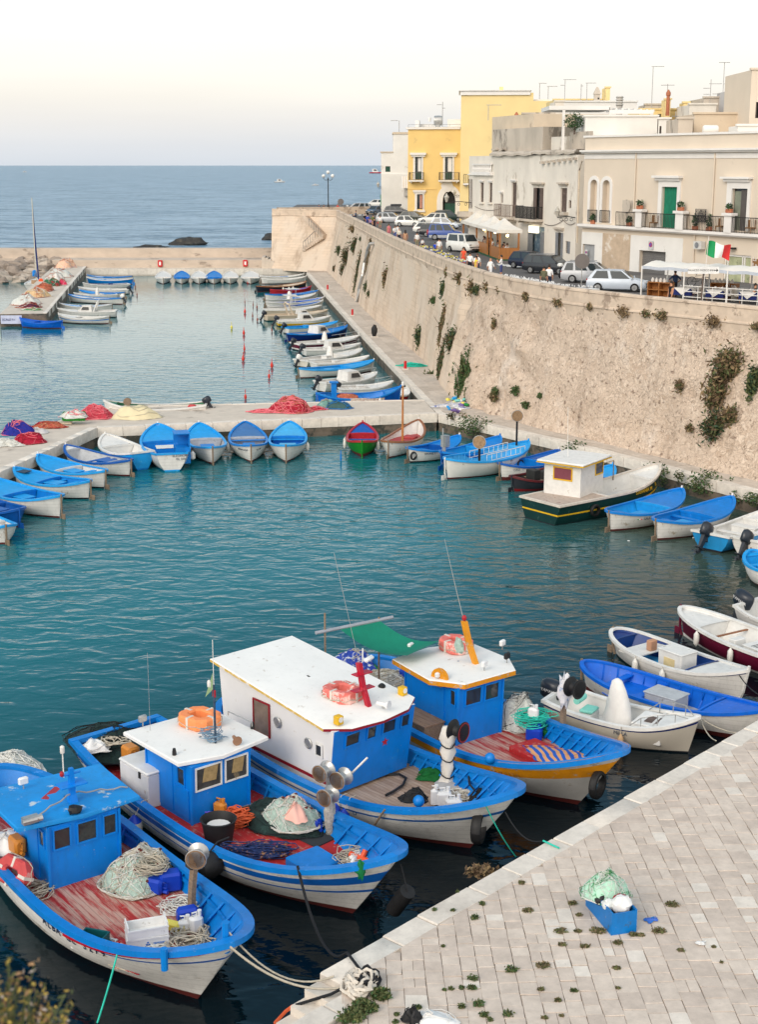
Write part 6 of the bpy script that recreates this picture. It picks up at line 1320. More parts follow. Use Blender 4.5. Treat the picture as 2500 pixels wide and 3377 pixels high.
def lifebuoy_fender(label,s,t,side,L=.75,r=.16,tip=True,zoff=.25,group=None):
 H=s.H;zz=H.sheer(t)-zoff;p=Vector(H.p3(t,zz,side,r+.03));o=thing('boat_fender',label,'fender',wld(s,(p.x,p.y,zz-L/2)),s.h,group);q=MB()
 q.lathe([(.03,L/2+.08),(r*.5,L/2),(r*.95,L*.36),(r,.1),(r,-L*.2),(r*.95,-L*.36),(r*.5,-L/2),(.03,-L/2-.06)],12,(0,0,0),lambda i,j:1 if(i<2 and tip)else 0);q.build('body',[FEND,MATS['blue_plastic']],o);q=MB();q.tube([(0,0,L/2),(0,-side*(r+.05),zoff+L/2+.06),(0,-side*(r+.25),zoff+L/2+.06)],.014,4);q.build('rope',ROPE,o);return o
def crate(label,p,rz,mat,d=(.9,.5,.26),cat='crate',name='fish_crate',group=None,handle=0):
 o=thing(name,label,cat,p,rz,group);q=MB();x,y,z=d[0]/2,d[1]/2,d[2];t=.03
 q.box((-x,-y,0),(x,y,.03));q.box((-x,-y,.03),(-x+t,y,z));q.box((x-t,-y,.03),(x,y,z));q.box((-x+t,-y,.03),(x-t,-y+t,z));q.box((-x+t,y-t,.03),(x-t,y,z))
 if handle:
  for sx in(-1,1):q.prism([(sx*(x-t),-y),(sx*x,-y),(sx*x,y),(sx*(x-t),y)][::1 if sx>0 else-1],z,z+.09)
 q.build('box',mat,o,smooth=0);q=MB();q.box((-x-.012,-y-.012,z-.035),(x+.012,-y,z+.006));q.box((-x-.012,y,z-.035),(x+.012,y+.012,z+.006));q.build('rim',mat,o,smooth=0);return o
def heaped_rope(label,p,rx,ry,mat,n=14,r=.018,h=.12,seed=3,name='rope_coil'):
 q=coil((0,0,.03),rx,ry,n,r,MB(),h=h,seed=seed);o=q.build(name,mat,None);o.location=p;return tag(o,label,'rope')
def lamp_fix(root,p,hd=0,mat=WHP):
 q=MB();q.tube([p,Vector(p)+Vector((0,0,.16))],.02,5);o=q.build('lamp_bracket',STEEL,root);q=MB();q.obox((p[0],p[1],p[2]+.24),(.12,.26,.2),hd,bev=.03);q.build('lamp_head',mat,o);return o
 # boat 1: blue roof, lettered bow
F1=bigboat('blue roofed fishing boat nearest the camera with worn red deck and a lettered white bow',e1(1585,1450),e1(-330,330),.55,(HRED,GREYW,DB),((.70,.735),),MBL,MBL,RDECK,.48,B=3.75)
bulwark_ribs(F1,.48,13,-.6,.8,MBL)
q=MB();ts=[lerp(.35,.999,i/14)for i in range(15)]
for sd in(1,-1):q.loft([[F1.H.p3(t,F1.H.sheer(t)+dz,sd,.06)for dz in(-.12,-.25)]for t in ts],flip=sd>0)
q.build('red_rubbing_strip',M('red_strip',S(186,18,38),.45),F1.o)
y0,y1=-.62+.0,1.30;y0-=.32;y1-=.32
z0,zt=.48,2.2
rp_=[Vector((-3.15,y0-.68)),Vector((-.62,y0-.72)),Vector((-.36,(y0+y1)/2)),Vector((-.50,y1+.62)),Vector((-2.95,y1+.70))]
wh,rf=wheelhouse(F1,-.55,-2.6,y0,y1,z0,zt,CABB,.06,None,'wheelhouse',rp_,2.34,ROOFB)
for a,b in((.06,.32),(.39,.69),(.76,.97)):frontwin(F1,wh,-.55,.06,z0,zt,lerp(y0,y1,a),lerp(y0,y1,b),1.52,2.12)
sidewin(F1,wh,y0,-1.0,-.68,1.55,2.02,fr=CABB)
q=MB();q.box((-1.75,y0-.03,.62),(-1.1,y0,2.05));q.build('door',CABB,wh,smooth=0)
mp_=loc(F1,e1(492,500),2.4)
q=MB();q.loft([[(mp_.x-.09*k,mp_.y-.09*k,z),(mp_.x+.09*k,mp_.y-.09*k,z),(mp_.x+.09*k,mp_.y+.09*k,z),(mp_.x-.09*k,mp_.y+.09*k,z)]for k,z in((1.3,2.36),(.8,2.6),(.6,3.3))],closed=True,caps=True);q.box((mp_.x-.2,mp_.y-.35,2.86),(mp_.x+.2,mp_.y+.35,2.89));q.tube([(mp_.x,mp_.y-.25,3.15),(mp_.x,mp_.y+.25,3.15)],.03,5);ms=q.build('mast',CABB,F1.o,smooth=0)
q=MB();q.tube([(mp_.x,mp_.y-.2,3.1),(mp_.x,mp_.y-.2,3.75)],.018,5);q.lathe([(.05,3.75),(.06,3.78),(.06,3.92),(.03,3.95)],8,(mp_.x,mp_.y-.2,0));q.build('mast_light',FEND,ms)
q=MB();q.ell((mp_.x,mp_.y-.25,3.2),(.06,.06,.08),8,5);q.build('red_lamp',REDP,ms)
q=MB()
for end in((-.72,y0-.4),(-1.05,y1+.55)):q.tube([(lerp(mp_.x,end[0],k/8),lerp(mp_.y,end[1],k/8),2.62-.22*k/8+.03*math.sin(k*2))for k in range(9)],.022,5)
q.build('cable',M('grey_cable',(.3,.3,.3),.7),F1.o)
q=MB();q.obox((-1.9,y0+.75,2.39),(.75,.2,.012),-.9);q.build('red_paint_patch',REDP,rf,smooth=0);lamp_fix(F1.o,(-2.6,y0+.3,2.36),0,WHP)
q=MB();q.box((-.75,y0-.55,2.37),(-.6,y0-.15,2.55));q.lathe([(.05,-.25),(.09,.25)],8,(-.55,y0-.35,2.5),axis='Y');q.build('horn',STEEL,F1.o,smooth=30)
q=MB();q.ell((-.5,y0+.75,2.47),(.14,.2,.1),8,5,0,.5,3);q.build('black_bag',BLACK,F1.o)
pb=loc(F1,e1(1300,1262),.48);pt=loc(F1,e1(1345,940),1.75)
q=MB();q.loft([[(a.x+dx,a.y+dy,a.z)for dx,dy in((-.09,-.06),(.09,-.06),(.09,.06),(-.09,.06))]for a in(pb,Vector((pb.x+.02,pb.y+.05,1.2)),Vector((pb.x+.08,pb.y+.1,1.9)))],closed=True,caps=True);po=q.build('winch_post',DKWOOD,F1.o,smooth=0)
winch_drum(F1.o,(pb.x+.22,pb.y+.1,2.05),-.7,.26);q=MB();q.obox((pb.x-.02,pb.y+.1,1.85),(.3,.3,.45),bev=.05);q.build('winch_motor',M('oily_black',(.03,.028,.025),.6,.4,5),po)
def hull_text(s,body,t,side,size,f=.68,mat=None,sp=.0):
 x=0;H=s.H
 for i,ch in enumerate(body):
  tt=t+i*size*.78/(H.L/2)*(1 if side<0 else-1)
  if ch==' ':continue
  z=lerp(.18,H.sheer(tt),f);p=Vector(H.p3(tt,z,side,.012));pa,pb_=Vector(H.p3(tt-.015,z,side)),Vector(H.p3(tt+.015,z,side));d=(pb_-pa).normalized()*(1 if side<0 else-1);up=(Vector(H.p3(tt,z+.1,side))-Vector(H.p3(tt,z-.1,side))).normalized()
  up=(up-d*up.dot(d)).normalized();nn=d.cross(up);e=text(ch,size,mat,s.o,(0,0,0),(0,0,0));Mx=Matrix((d,up,nn)).transposed().to_4x4();Mx.translation=p;e.matrix_local=Mx
LET=M('blue_letter',S(22,42,70),.6,.1,6)
hull_text(F1,'ALBA GL 3279',.20,-1,.30,.70,LET)
hc=loc(F1,e1(1010,1500),.6);q=MB();q.obox((hc.x,hc.y,.57),(1.25,1.15,.18),0,bev=.03);q.build('hatch',RDECK2,F1.o,smooth=30)
q=MB();q.tube([(F1.H.L/2-.3,0,1.8),(F1.H.L/2-.28,0,2.5)],.09,8);q.build('mooring_bitt',MBL,F1.o);q=MB();q.tube([(F1.H.L/2-.9,-1.15,1.5),(F1.H.L/2-.9,-1.15,2.0)],.08,8);q.build('mooring_bitt',MBL,F1.o)
w=lambda s,px,z:wld(s,loc(s,px,z))
sb_=w(F1,e1(1000,1465),.67);hF1=F1.h+.45
crate('white foam box with blue print, lower of two stacked on the red hatch',sb_,F1.h+rad(68),WHP,(.95,.5,.26));crate('white foam fish tray stacked on top of the printed box on the red hatch',sb_+Vector((0,0,.265)),F1.h+rad(72),WHP,(.92,.48,.22),handle=1)
o=bpy.data.objects[[k.name for k in bpy.data.objects if k.name.startswith('fish_crate')and k.parent is None][0]]
q=MB();[q.obox((.0+dx*.055,-.253,.05+dz*.05),(.045,.006,.035))for dx,dz in((-1,0),(0,0),(1,0),(-.5,1),(.5,1),(0,2))];q.box((.12,-.256,.12),(.4,-.25,.135));q.box((.12,-.256,.09),(.35,-.25,.105));q.build('print',M('print_blue',S(40,110,190),.5),o,smooth=0)
crate('dark green fish crate standing in a white tray beside the bulwark',w(F1,e1(635,1475),.62),F1.h+rad(35),M('petrol_green',S(14,92,98),.5,.1,3),(.62,.42,.26));crate('white tray under the dark green crate on the red planks',w(F1,e1(640,1490),.5),F1.h+rad(35),WHP,(.95,.46,.14))
netpile('net_heap','pale green net heaped with grey rope and dark cork floats on the worn red deck',w(F1,e1(955,1040),.5),1.0,.85,.75,NETG,[STRW,ROPE],170,.010,4,floats=(CORK,40),rz=.4,nz=.22)
heaped_rope('coil of grey line lying on the pale green net heap',w(F1,e1(1030,965),1.0),.42,.36,ROPE,26,.014,.2,8)
jerrycan('blue jerrycan leaning on the pale green net, left of two',w(F1,e1(1055,1120),.5),F1.h+.5,BLP,(.40,.30,.5),1);jerrycan('big blue drum-like jerrycan right beside the winch post',w(F1,e1(1160,1100),.5),F1.h+1.2,BLP,(.5,.4,.55),1)
jerrycan('blue jerrycan lying in the bow of the near fishing boat',w(F1,e1(1275,1320),.5),F1.h+1.3,BLP,(.38,.3,.5),1);jerrycan('white plastic can lying among ropes in the near bow, right of two',w(F1,e1(1335,1390),.5),F1.h+1.5,WHP,(.32,.25,.42));jerrycan('small white can beside the yellow bottle in the near bow',w(F1,e1(1255,1385),.5),F1.h+1,WHP,(.28,.22,.3));jerrycan('pale yellow oil bottle lying next to the white foam boxes',w(F1,e1(1175,1380),.5),F1.h+.5,YLP,(.24,.2,.45),1)
heaped_rope('tangle of grey mooring rope in the bow of the near boat',w(F1,e1(1310,1420),.52),.5,.45,ROPE,16,.02,.12,12);heaped_rope('loose rope draped along the inner bow planking of the near boat',w(F1,e1(1285,1515),.55),.55,.4,ROPE,16,.018,.2,15);heaped_rope('grey net rope heap beside the winch post',w(F1,e1(1230,1230),.5),.5,.4,STRW,22,.012,.12,19);heaped_rope('brown-grey tangled line against the near bulwark',w(F1,e1(215,1120),.5),.45,.4,ROPE,18,.014,.15,21)
netpile('net_heap','crumpled grey and white net beside the broom handle in the near bow',w(F1,e1(1060,1570),.5),.5,.35,.25,NETW,STRW,60,.01,24);netpile('net_heap','dark grey and crimson netting stuffed along the near bulwark',w(F1,e1(800,1570),.5),.85,.3,.3,M('grey_crimson_net',(.10,.09,.11),.9,.3,8,S(150,10,50),.45,3),[ROPE,NETR],40,.012,27,rz=F1.h+.25)
q=MB();a,b=w(F1,e1(1110,1640),.75),w(F1,e1(1255,1440),.95);q.tube([a,b],.025,6);tag(q.build('boat_hook',DKWOOD),'wooden broom handle leaning across the red hatch in the near bow','pole')
liferaft('faded red life raft lettered ALBA leaning against the blue cabin side',w(F1,e1(130,985),.95),F1.h+.2,REDR,.7,1.15,.3,tilt=(rad(62),0),letters=['ALBA'])
jerrycan('amber plastic can behind the red life raft',w(F1,e1(118,850),1.0),F1.h,ORP,(.45,.32,.5),1)
netpile('plastic_bags','heap of white plastic bags beside the cabin of the near boat',w(F1,e1(40,810),.9),.5,.4,.4,WHP,[FEND],8,.01,33,cat='bags',nz=.9)
netpile('net_heap','white rope and green net piled in the stern of the blue roofed boat',w(F1,e1(60,290),.9),.9,.7,.5,M('green_white_net',(.55,.56,.52),.9,.2,6,S(30,130,80),.35,2.5),[STRW],70,.016,36)
lifebuoy_fender('big white fender with navy tip wedged between the two nearest boats astern',F1,-.70,1,.8,.28)
# boat 2
F2=bigboat('fishing boat with blue striped white sides and a low white cabin roof',e2(1522,786),e2(250,200),-.02,(HRED,GREYW,P('stripe_blue',14,96,182)),((.56,.74),(.36,.41)),MBL,MBL,RDECK2,.48,tw=.80,B=3.7)
bulwark_ribs(F2,.48,13,-.6,.8,MBL)
y0,y1=-.88,1.02
rp_=[Vector((-3.95,y0-.28)),Vector((-1.1,y0-.28)),Vector((-.75,(y0+y1)/2)),Vector((-1.0,y1+.75)),Vector((-3.85,y1+.72))]
wh,rf=wheelhouse(F2,-.95,-3.2,y0,y1,z0,2.2,CABB,.05,None,'wheelhouse',rp_,2.33,ROOFW)
for a,b in((.06,.52),(.57,.98)):w_=frontwin(F2,wh,-.95,.05,z0,2.2,lerp(y0,y1,a),lerp(y0,y1,b),1.42,2.12,CABIN_IN,fr=WHITE);q=MB();fz_=lambda z:-.95+.05*(z-z0)/(2.2-z0)+.014;q.poly([(fz_(1.65),lerp(y0,y1,a+.12),1.65),(fz_(1.62),lerp(y0,y1,b-.1),1.62),(fz_(2.07),lerp(y0,y1,b-.06),2.07),(fz_(2.07),lerp(y0,y1,a+.16),2.07)]);q.build('curtain',M('tan_curtain',(.36,.25,.11),.8,.25,8),w_,smooth=0)
sidewin(F2,wh,y0,-1.6,-1.2,1.5,2.05);q=MB();q.box((-1.75,y0-.03,.6),(-1.05,y0,1.45));q.box((-2.7,y0-.02,.6),(-1.85,y0,2.1));q.build('door',CABB,wh,smooth=0)
liferaft('orange square life raft on the white cabin roof',w(F2,e2(632,190),2.39),F2.h+rad(10),ORANGE,1.0,1.15,.34)
mp_=loc(F2,e2(702,275),2.39);q=MB();q.tube([(mp_.x,mp_.y,2.36),(mp_.x,mp_.y,4.1)],.035,6);ms=q.build('mast',M('blue_black_mast',(.03,.06,.10),.6,.6,14),F2.o);q=MB();q.tube([(mp_.x,mp_.y,4.1),(mp_.x,mp_.y,5.4)],.012,4);q.build('aerial',FEND,ms);q=MB();q.lathe([(.05,4.05),(.06,4.2),(.03,4.25)],8,(mp_.x-.05,mp_.y-.12,0));q.build('mast_light',FEND,ms);q=MB();q.box((mp_.x-.06,mp_.y-.02,3.75),(mp_.x+.06,mp_.y+.02,3.95));q.build('signal_red',REDP,ms);q=MB();q.poly([(mp_.x,mp_.y-.03,3.98),(mp_.x-.02,mp_.y-.28,3.8),(mp_.x,mp_.y-.03,4.45)]);q.build('pennant',M('faded_flag',(.35,.5,.25),.8),ms,smooth=0)
heaped_rope('bundle of blue and grey wire baskets at the mast foot on the white roof',w(F2,e2(690,262),2.4),.32,.26,M('blue_grey_wire',(.16,.26,.36),.6),12,.012,.3,41,'wire_basket')
q=MB();a=loc(F2,e2(785,262),2.4);q.lathe([(.05,0),(.06,.2),(.14,.34)],10,(0,0,0),axis='X');q.xf(0,Matrix.Translation((a.x,a.y,2.5))@Matrix.Rotation(-.3,4,'Z'));q.build('horn',M('brass_horn',(.3,.16,.09),.5),F2.o)
q=MB();a=loc(F2,e2(405,215),2.39);q.tube([(a.x,a.y,2.36),(a.x+.02,a.y,4.7)],.007,4);q.build('whip_aerial',STEEL,F2.o);lamp_fix(F2.o,tuple(loc(F2,e2(372,200),2.4)),0,STEEL)
for xx in((515,325),(870,205)):a=loc(F2,e2(*xx),2.39);q=MB();q.lathe([(.06,2.36),(.06,2.45),(.04,2.55)],8,(a.x,a.y,0));q.build('nav_lamp',BLACK,F2.o)
a0,a1=loc(F2,e2(760,150),2.5),loc(F2,e2(868,200),2.5);q=MB();q.tube([(a0.x,a0.y,2.62),(a1.x,a1.y,2.62)],.018,5);q.tube([a0,(a0.x,a0.y,2.62)],.02,4);q.tube([a1,(a1.x,a1.y,2.62)],.02,4);q.build('roof_rail',STEEL,F2.o)
fr=loc(F2,e2(395,545),.5);o=thing('chest_freezer','rusty white chest freezer standing beside the blue cabin','freezer',wld(F2,(fr.x-.35,fr.y+.25,.48)),F2.h);q=MB();q.obox((0,0,.5),(1.5,.95,1.0),0,bev=.03);q.build('body',M('fridge_white',(.68,.67,.65),.4,.06,2,(.30,.14,.06),.1,3),o);q=MB();q.obox((0,0,1.04),(1.54,.99,.09),0,bev=.03);q.build('lid',WHITE,o);q=MB();q.box((.3,-.5,.82),(.4,-.475,1.0));q.build('latch',DARK,o,smooth=0)
jerrycan('amber jerrycan beside the cabin wall behind the white freezer',w(F2,e2(318,365),.9),F2.h,ORP,(.55,.4,.5),1)
netpile('net_heap','black net covering the stern deck of the second boat with white rope on it',w(F2,e2(230,290),.75),1.5,1.3,.55,NETD,[DARKROPE,NETD],40,.012,44,rz=F2.h);heaped_rope('loop of pale rope thrown over the black net in the stern',w(F2,e2(225,275),1.2),.45,.35,ROPE,7,.022,.08,47)
netpile('plastic_bags','white buoys and bags lying on the black net at the stern',w(F2,e2(150,310),1.1),.42,.3,.32,WHP,[FEND],6,.01,49,cat='bags',nz=.9)
o=thing('tub','big black rubber tub with a white plate inside','tub',w(F2,e2(718,720),.5),0);q=MB();q.lathe([(.36,0),(.46,.62),(.5,.64),(.46,.66),(.42,.6),(.36,.3),(.0,.3)],20);q.build('body',BLACK,o);q=MB();q.lathe([(.3,.44),(.32,.47),(.0,.46)],16);q.build('plate',WHP,o)
jerrycan('amber jerrycan standing in front of the blue cabin wall',w(F2,e2(725,622),.5),F2.h+.3,ORP,(.36,.26,.52));jerrycan('blue round can next to the amber jerrycan',w(F2,e2(684,605),.5),F2.h,BLP,(.26,.24,.4));jerrycan('small violet plastic bottle on the deck by the tub',w(F2,e2(667,648),.5),F2.h+.4,PUP,(.2,.16,.28))
heaped_rope('coil of bright orange rope in front of the blue cabin',w(F2,e2(798,640),.5),.42,.36,ORL,34,.018,.3,52);
netpile('net_heap','dark green net mound with pale gill net and a pink cloth on top',w(F2,e2(1000,630),.5),1.15,.85,.45,NETD,[NETD,DARKROPE],30,.012,55,rz=F2.h+.3);netpile('net_heap','translucent pale gill net spilling over the dark green net mound',w(F2,e2(1045,640),.62),.72,.6,.72,NETG,[STRW,STRW,ROPE],90,.010,58,floats=(CORK,12))
o=netpile('pink_cloth','faded pink cloth draped over the net mound',w(F2,e2(1062,590),.95),.75,.42,.35,M('pink_cloth_',S(232,180,165),.9,.06,4),[M('pink_seam',S(220,165,150),.9)],3,.01,61,cat='cloth',nz=.5,rz=F2.h-.5);
q=MB();a=loc(F2,e2(1150,700),.5);q.obox((a.x,a.y,.5),(1.0,.8,.03),.1);tag_=q.build('dark_panel',M('dark_mat',(.03,.035,.04),.8),F2.o,smooth=0);q=MB();a=loc(F2,e2(820,590),.5);q.obox((a.x,a.y,.497),(1.6,1.2,.02),.1);q.build('dark_mat',MATS['dark_mat'],F2.o,smooth=0);q=MB();a=loc(F2,e2(830,570),.5);q.obox((a.x+.1,a.y,.515),(.9,.7,.012),.1);q.build('carpet',M('worn_carpet',(.25,.2,.18),.9,.3,14),F2.o,smooth=0)
a=loc(F2,e2(1148,815),.62);q=MB();q.obox((a.x,a.y,.60),(1.05,1.05,.24),-.02,bev=.03);q.build('hatch',MBL,F2.o)
a=loc(F2,e2(1215,690),.5);q=MB();q.tube([(a.x,a.y,.48),(a.x+.05,a.y+.06,1.4),(a.x,a.y,2.2)],.07,7);po=q.build('winch_post',STEEL,F2.o);q=MB();q.ell((a.x+.02,a.y+.03,1.0),(.17,.17,.55),10,8,0,.5,3,5);q.build('wrapped_net',M('dirty_net_wrap',(.42,.40,.36),.9,.3,14,bump=.8,bscale=30),po)
for px,z in(((1195,405),2.5),((1275,435),2.3),((1215,515),1.8)):b=loc(F2,e2(*px),z);winch_drum(F2.o,(b.x,b.y,z),rad(-75),.25)
q=MB();q.tube([(a.x+.1,a.y,1.7),(a.x+.75,a.y+.75,2.75)],.03,5);q.build('spar',FEND,po)
jerrycan('blue can lying under the pale gill net',w(F2,e2(1150,665),.5),F2.h,BLP,(.34,.3,.5),1);jerrycan('blue can hanging by the net winch post',w(F2,e2(1232,650),.7),F2.h+1,BLP,(.3,.28,.45))
heaped_rope('snarl of ropes, tools and orange pipe in the bow of the second boat',w(F2,e2(1370,830),.52),.65,.5,ROPE,30,.015,.3,64);heaped_rope('blue and brown net ropes stuffed along the near bulwark',w(F2,e2(905,785),.52),.85,.28,M('blue_brown_net',S(30,50,96),.9,.4,10,S(160,120,80),.35,5),30,.016,.25,66)
q=MB();a_,b_=w(F2,e2(1315,780),.85),w(F2,e2(1430,830),.8);q.tube([a_,b_],.085,10);c_=a_.lerp(b_,.45);q.tube([c_,c_+Vector((.1,.1,.2))],.07,8);tag(q.build('orange_pipe',M('orange_plastic',S(226,84,40),.5)),'orange plastic pipe on the rope heap in the bow','pipe')
netpile('plastic_bags','white rag on the rope heap in the bow of the second boat',w(F2,e2(1345,815),.7),.28,.22,.22,WHP,[FEND],4,.01,68,cat='rag',nz=.9)
q=MB();pp=Vector(F2.H.p3(.93,F2.H.sheer(.93),-1));q.ell((pp.x,pp.y,pp.z-.12),(.12,.1,.24),9,7,0,.8,3,4);q.build('green_rag',M('green_rag_',S(0,110,60),.8,.2,8),F2.o)
t_=thing('boat_fender','fat black rubber fender hanging at the blue striped side by the tub','fender',wld(F2,Vector(F2.H.p3(.28,.72,-1,.28))),F2.h);q=MB();q.lathe([(.1,-.34),(.3,-.28),(.36,0),(.3,.28),(.1,.34)],14,(0,0,0),axis='Y');q.build('body',BLACK,t_);q=MB();q.tube([(0,.0,.3),(.0,.3,.55),(.1,.6,.62)],.025,5);q.tube([(0,-.2,.3),(0,-.32,-.4),(.02,-.3,-1.0)],.02,5);q.build('rope',DARKROPE,t_)
lifebuoy_fender('grey and navy fender hanging on the second boat beside the freezer',F2,-.30,-1,.75,.22,zoff=.35)
p=wld(F2,(F2.H.L/2-.25,.25,0));t_=thing('boat_fender','worn black cylinder fender hanging under the bow of the second boat','fender',(p.x+.1,p.y+.15,.75),F2.h);q=MB();q.tube([(-.25,0,-.35),(.25,0,.35)],[.2,.2],12);q.build('body',BLACK,t_);q=MB();q.tube([(.25,0,.35),(.0,0,.95)],.02,5);q.build('rope',DARKROPE,t_)
# boat 3: long white deckhouse
F3=bigboat('fishing boat with a long white deckhouse, red trim and a blue front',e3(1582,918),e3(90,460),.3,(HRED,GREYW,P('stripe_blue2',20,90,160)),((.62,.68),),MBL,MBL,BDECK,.5)
bulwark_ribs(F3,.5,11,.1,.82,MBL,(1,-1))
YT,RT=M('yellow_trim',(.62,.42,.10),.6,.15,4,(.7,.66,.6),.4,4),P('red_trim',140,18,30)
sl_=lambda p:2.72-(p[0]-.8)*.105
rp_=[Vector((-4.95,-1.62)),Vector((.55,-1.78)),Vector((1.0,-1.1)),Vector((1.13,0)),Vector((1.0,1.1)),Vector((.55,1.78)),Vector((-4.95,1.62))]
q=MB();xa,xf_,rk=-4.5,.5,.3;bot=[(xa,-1.42,.6),(xf_,-1.55,.6),(xf_,1.5,.6),(xa,1.42,.6)];top_=[(xa-.25,-1.42,3.12),(xf_+rk,-1.6,2.66),(xf_+rk,1.55,2.66),(xa-.25,1.42,3.12)]
q.loft([bot,top_],lambda i,j:1 if j==1 else 0,closed=True,caps=True);wh=q.build('deckhouse',[M('deckhouse_white',(.72,.71,.70),.5,.05,1,(.5,.44,.38),.1,2),CABB],F3.o,smooth=0)
n=len(rp_);q=MB();cx,cy=-2.2,0;shp=lambda k,dz:[(lerp(cx,p.x,k),lerp(cy,p.y,k),sl_(p)*k+(1-k)*sl_((cx,))+dz)for p in rp_]
q.loft([shp(1,-.09),shp(1,-.01),shp(.985,.015),shp(.5,.06),shp(.02,.07)],lambda i,j:(1 if j in(0,5)else 2 if j in(1,2,3,4)else 3)if i==0 else 0,closed=True);q.poly(shp(1,-.09)[::-1]);rf=q.build('roof',[ROOFW,YT,RT,MBL],wh,smooth=30)
for a,b in((.13,.32),(.40,.53),(.60,.78),(.84,.96)):frontwin(F3,wh,xf_,rk,.6,2.66,lerp(-1.55,1.5,a),lerp(-1.55,1.5,b),2.02,2.46,WGL)
ys=lambda x:lerp(-1.42,-1.6,(x+4.7)/5.5)-.06
def px3(x,y,z):return loc(F3,e3(x,y),z).x
sidewin(F3,wh,-1.52,-2.95,-2.15,1.55,2.62,M('deckhouse_pane',(.20,.15,.12),.2,.3,2),RT,name='side_window');
for x,z in((-1.75,2.2),(-.35,1.98)):q=MB();q.lathe([(.17,-.03),(.14,-.05),(.13,-.02)],16,(x,-1.56,z),axis='Y');po_=q.build('porthole',STEEL,wh);q=MB();q.lathe([(.13,-.025),(.0,-.026)],16,(x,-1.56,z),axis='Y');q.build('pane',WGL,po_)
sidewin(F3,wh,-1.59,-.02,.30,1.72,2.12,WGL,WHITE)
q=MB();st_=[(math.cos(rad(90+36*k))*(.15 if k%2==0 else .06),math.sin(rad(90+36*k))*(.15 if k%2==0 else .06))for k in range(10)]
zc,yc=1.75,lerp(-1.55,1.5,.66);fx_=lambda z:xf_+rk*(z-.6)/2.06+.008;q.poly([(fx_(zc+b),yc+a,zc+b)for a,b in st_]);q.build('red_star',M('star_red',S(190,30,40),.5),wh,smooth=0)
q=MB();q.loft([[(x,-1.44-.02-.16*(x+4.5)/5*.8,z)for z in(.98,1.06)]for x in(-4.5,-2,.45)]);q.loft([[(x,-1.44-.05-.16*(x+4.5)/5*.8,z)for z in(.98,1.06)]for x in(-4.5,-2,.45)]);q.build('red_line',RT,wh,smooth=0)
liferaft('faded pink-red life raft lettered GL 1928 on the long white roof',w(F3,e3(722,455),2.85),F3.h+rad(5),REDF,1.0,1.1,.36,letters=['GL 1928','GL 1728'])
a=loc(F3,e3(850,495),2.8);q=MB();q.loft([[(a.x-f*.25+dx,a.y-f*.15+dy,z)for dx,dy in((-.07,-.07),(.07,-.07),(.07,.07),(-.07,.07))]for f,z in((0,2.78),(.6,3.4),(1,4.1))],closed=True,caps=True);q.box((a.x-.3,a.y-.45,3.3),(a.x-.05,a.y+.3,3.33));q.box((a.x-.36,a.y-.35,3.75),(a.x-.1,a.y+.25,3.78));ms=q.build('mast',P('mast_red',176,18,46),F3.o,smooth=0)
q=MB();q.tube([(a.x-.25,a.y-.15,4.1),(a.x-.9,a.y-.5,7.3)],.008,4);q.build('whip_aerial',STEEL,ms);q=MB();q.obox((a.x-.1,a.y+.1,4.2),(.14,.42,.14),.3,bev=.05);q.tube([(a.x-.25,a.y,4.1),(a.x-.25,a.y,4.5)],.02,5);q.build('radar',WHP,ms)
q=MB();q.lathe([(.06,0),(.07,.25),(.14,.4)],10,(0,0,0),axis='X');q.xf(0,Matrix.Translation((a.x+.25,a.y+.1,2.95))@Matrix.Rotation(.3,4,'Z'));q.build('horn',WHP,F3.o)
for px in((700,585),(1018,440)):b=loc(F3,e3(*px),2.78);q=MB();q.obox((b.x,b.y,2.92),(.22,.22,.26),bev=.02);lm=q.build('beacon_housing',YL,F3.o);q=MB();q.lathe([(.08,-.12),(.08,.12)],10,(b.x,b.y,2.95),axis='X');q.build('beacon_lens',TRIM,lm)
b=loc(F3,e3(915,412),2.8);q=MB();q.obox((b.x,b.y,2.9),(.2,.2,.18),.4,bev=.05);q.tube([(b.x,b.y,2.85),(b.x+.5,b.y-.6,2.83)],.015,4);q.build('roof_fitting',BLACK,F3.o)
hull_text(F3,'GL',.16,-1,.22,.55,M('blue_hull_letter',S(40,90,130),.6));hull_text(F3,'D',.36,-1,.2,.6,MATS['blue_hull_letter'])
a=loc(F3,e3(1240,880),.5);q=MB();q.tube([(a.x-.1,a.y,.5),(a.x+.05,a.y,1.2),(a.x,a.y,2.2)],.06,6);po=q.build('winch_post',STEEL,F3.o);q=MB()
rows=[[(a.x+r*math.cos(k*.524)*(1+.25*math.sin(3*k+z*7)),a.y+r*math.sin(k*.524)*(1+.25*math.cos(2*k+z*5)),z)for k in range(12)]for r,z in((.34,.5),(.24,.62),(.15,.8),(.2,1.1),(.16,1.3),(.24,1.55),(.15,1.72),(.24,1.95),(.18,2.25),(.05,2.3))];q.loft(rows,0,closed=True,caps=True);q.build('white_wrapping',M('tied_sheet',(.66,.63,.57),.8,.08,4,(.4,.36,.3),.15,5),po,smooth=70)
for z in(.8,1.3,1.72):q=MB();q.tube([(a.x+.2*math.cos(k*.524),a.y+.2*math.sin(k*.524),z+.04*math.sin(k))for k in range(13)],.02,4);q.build('lashing',DARKROPE,po)
winch_drum(F3.o,(a.x+.28,a.y+.12,2.2),rad(10),.32,face=M('red_drum_face',S(150,40,36),.5,.2,4))
q=MB();q.ell((a.x+.25,a.y-.1,.55),(.55,.42,.1),14,6);q.build('winch_base',M('base_concrete',(.4,.4,.4),.8),F3.o)
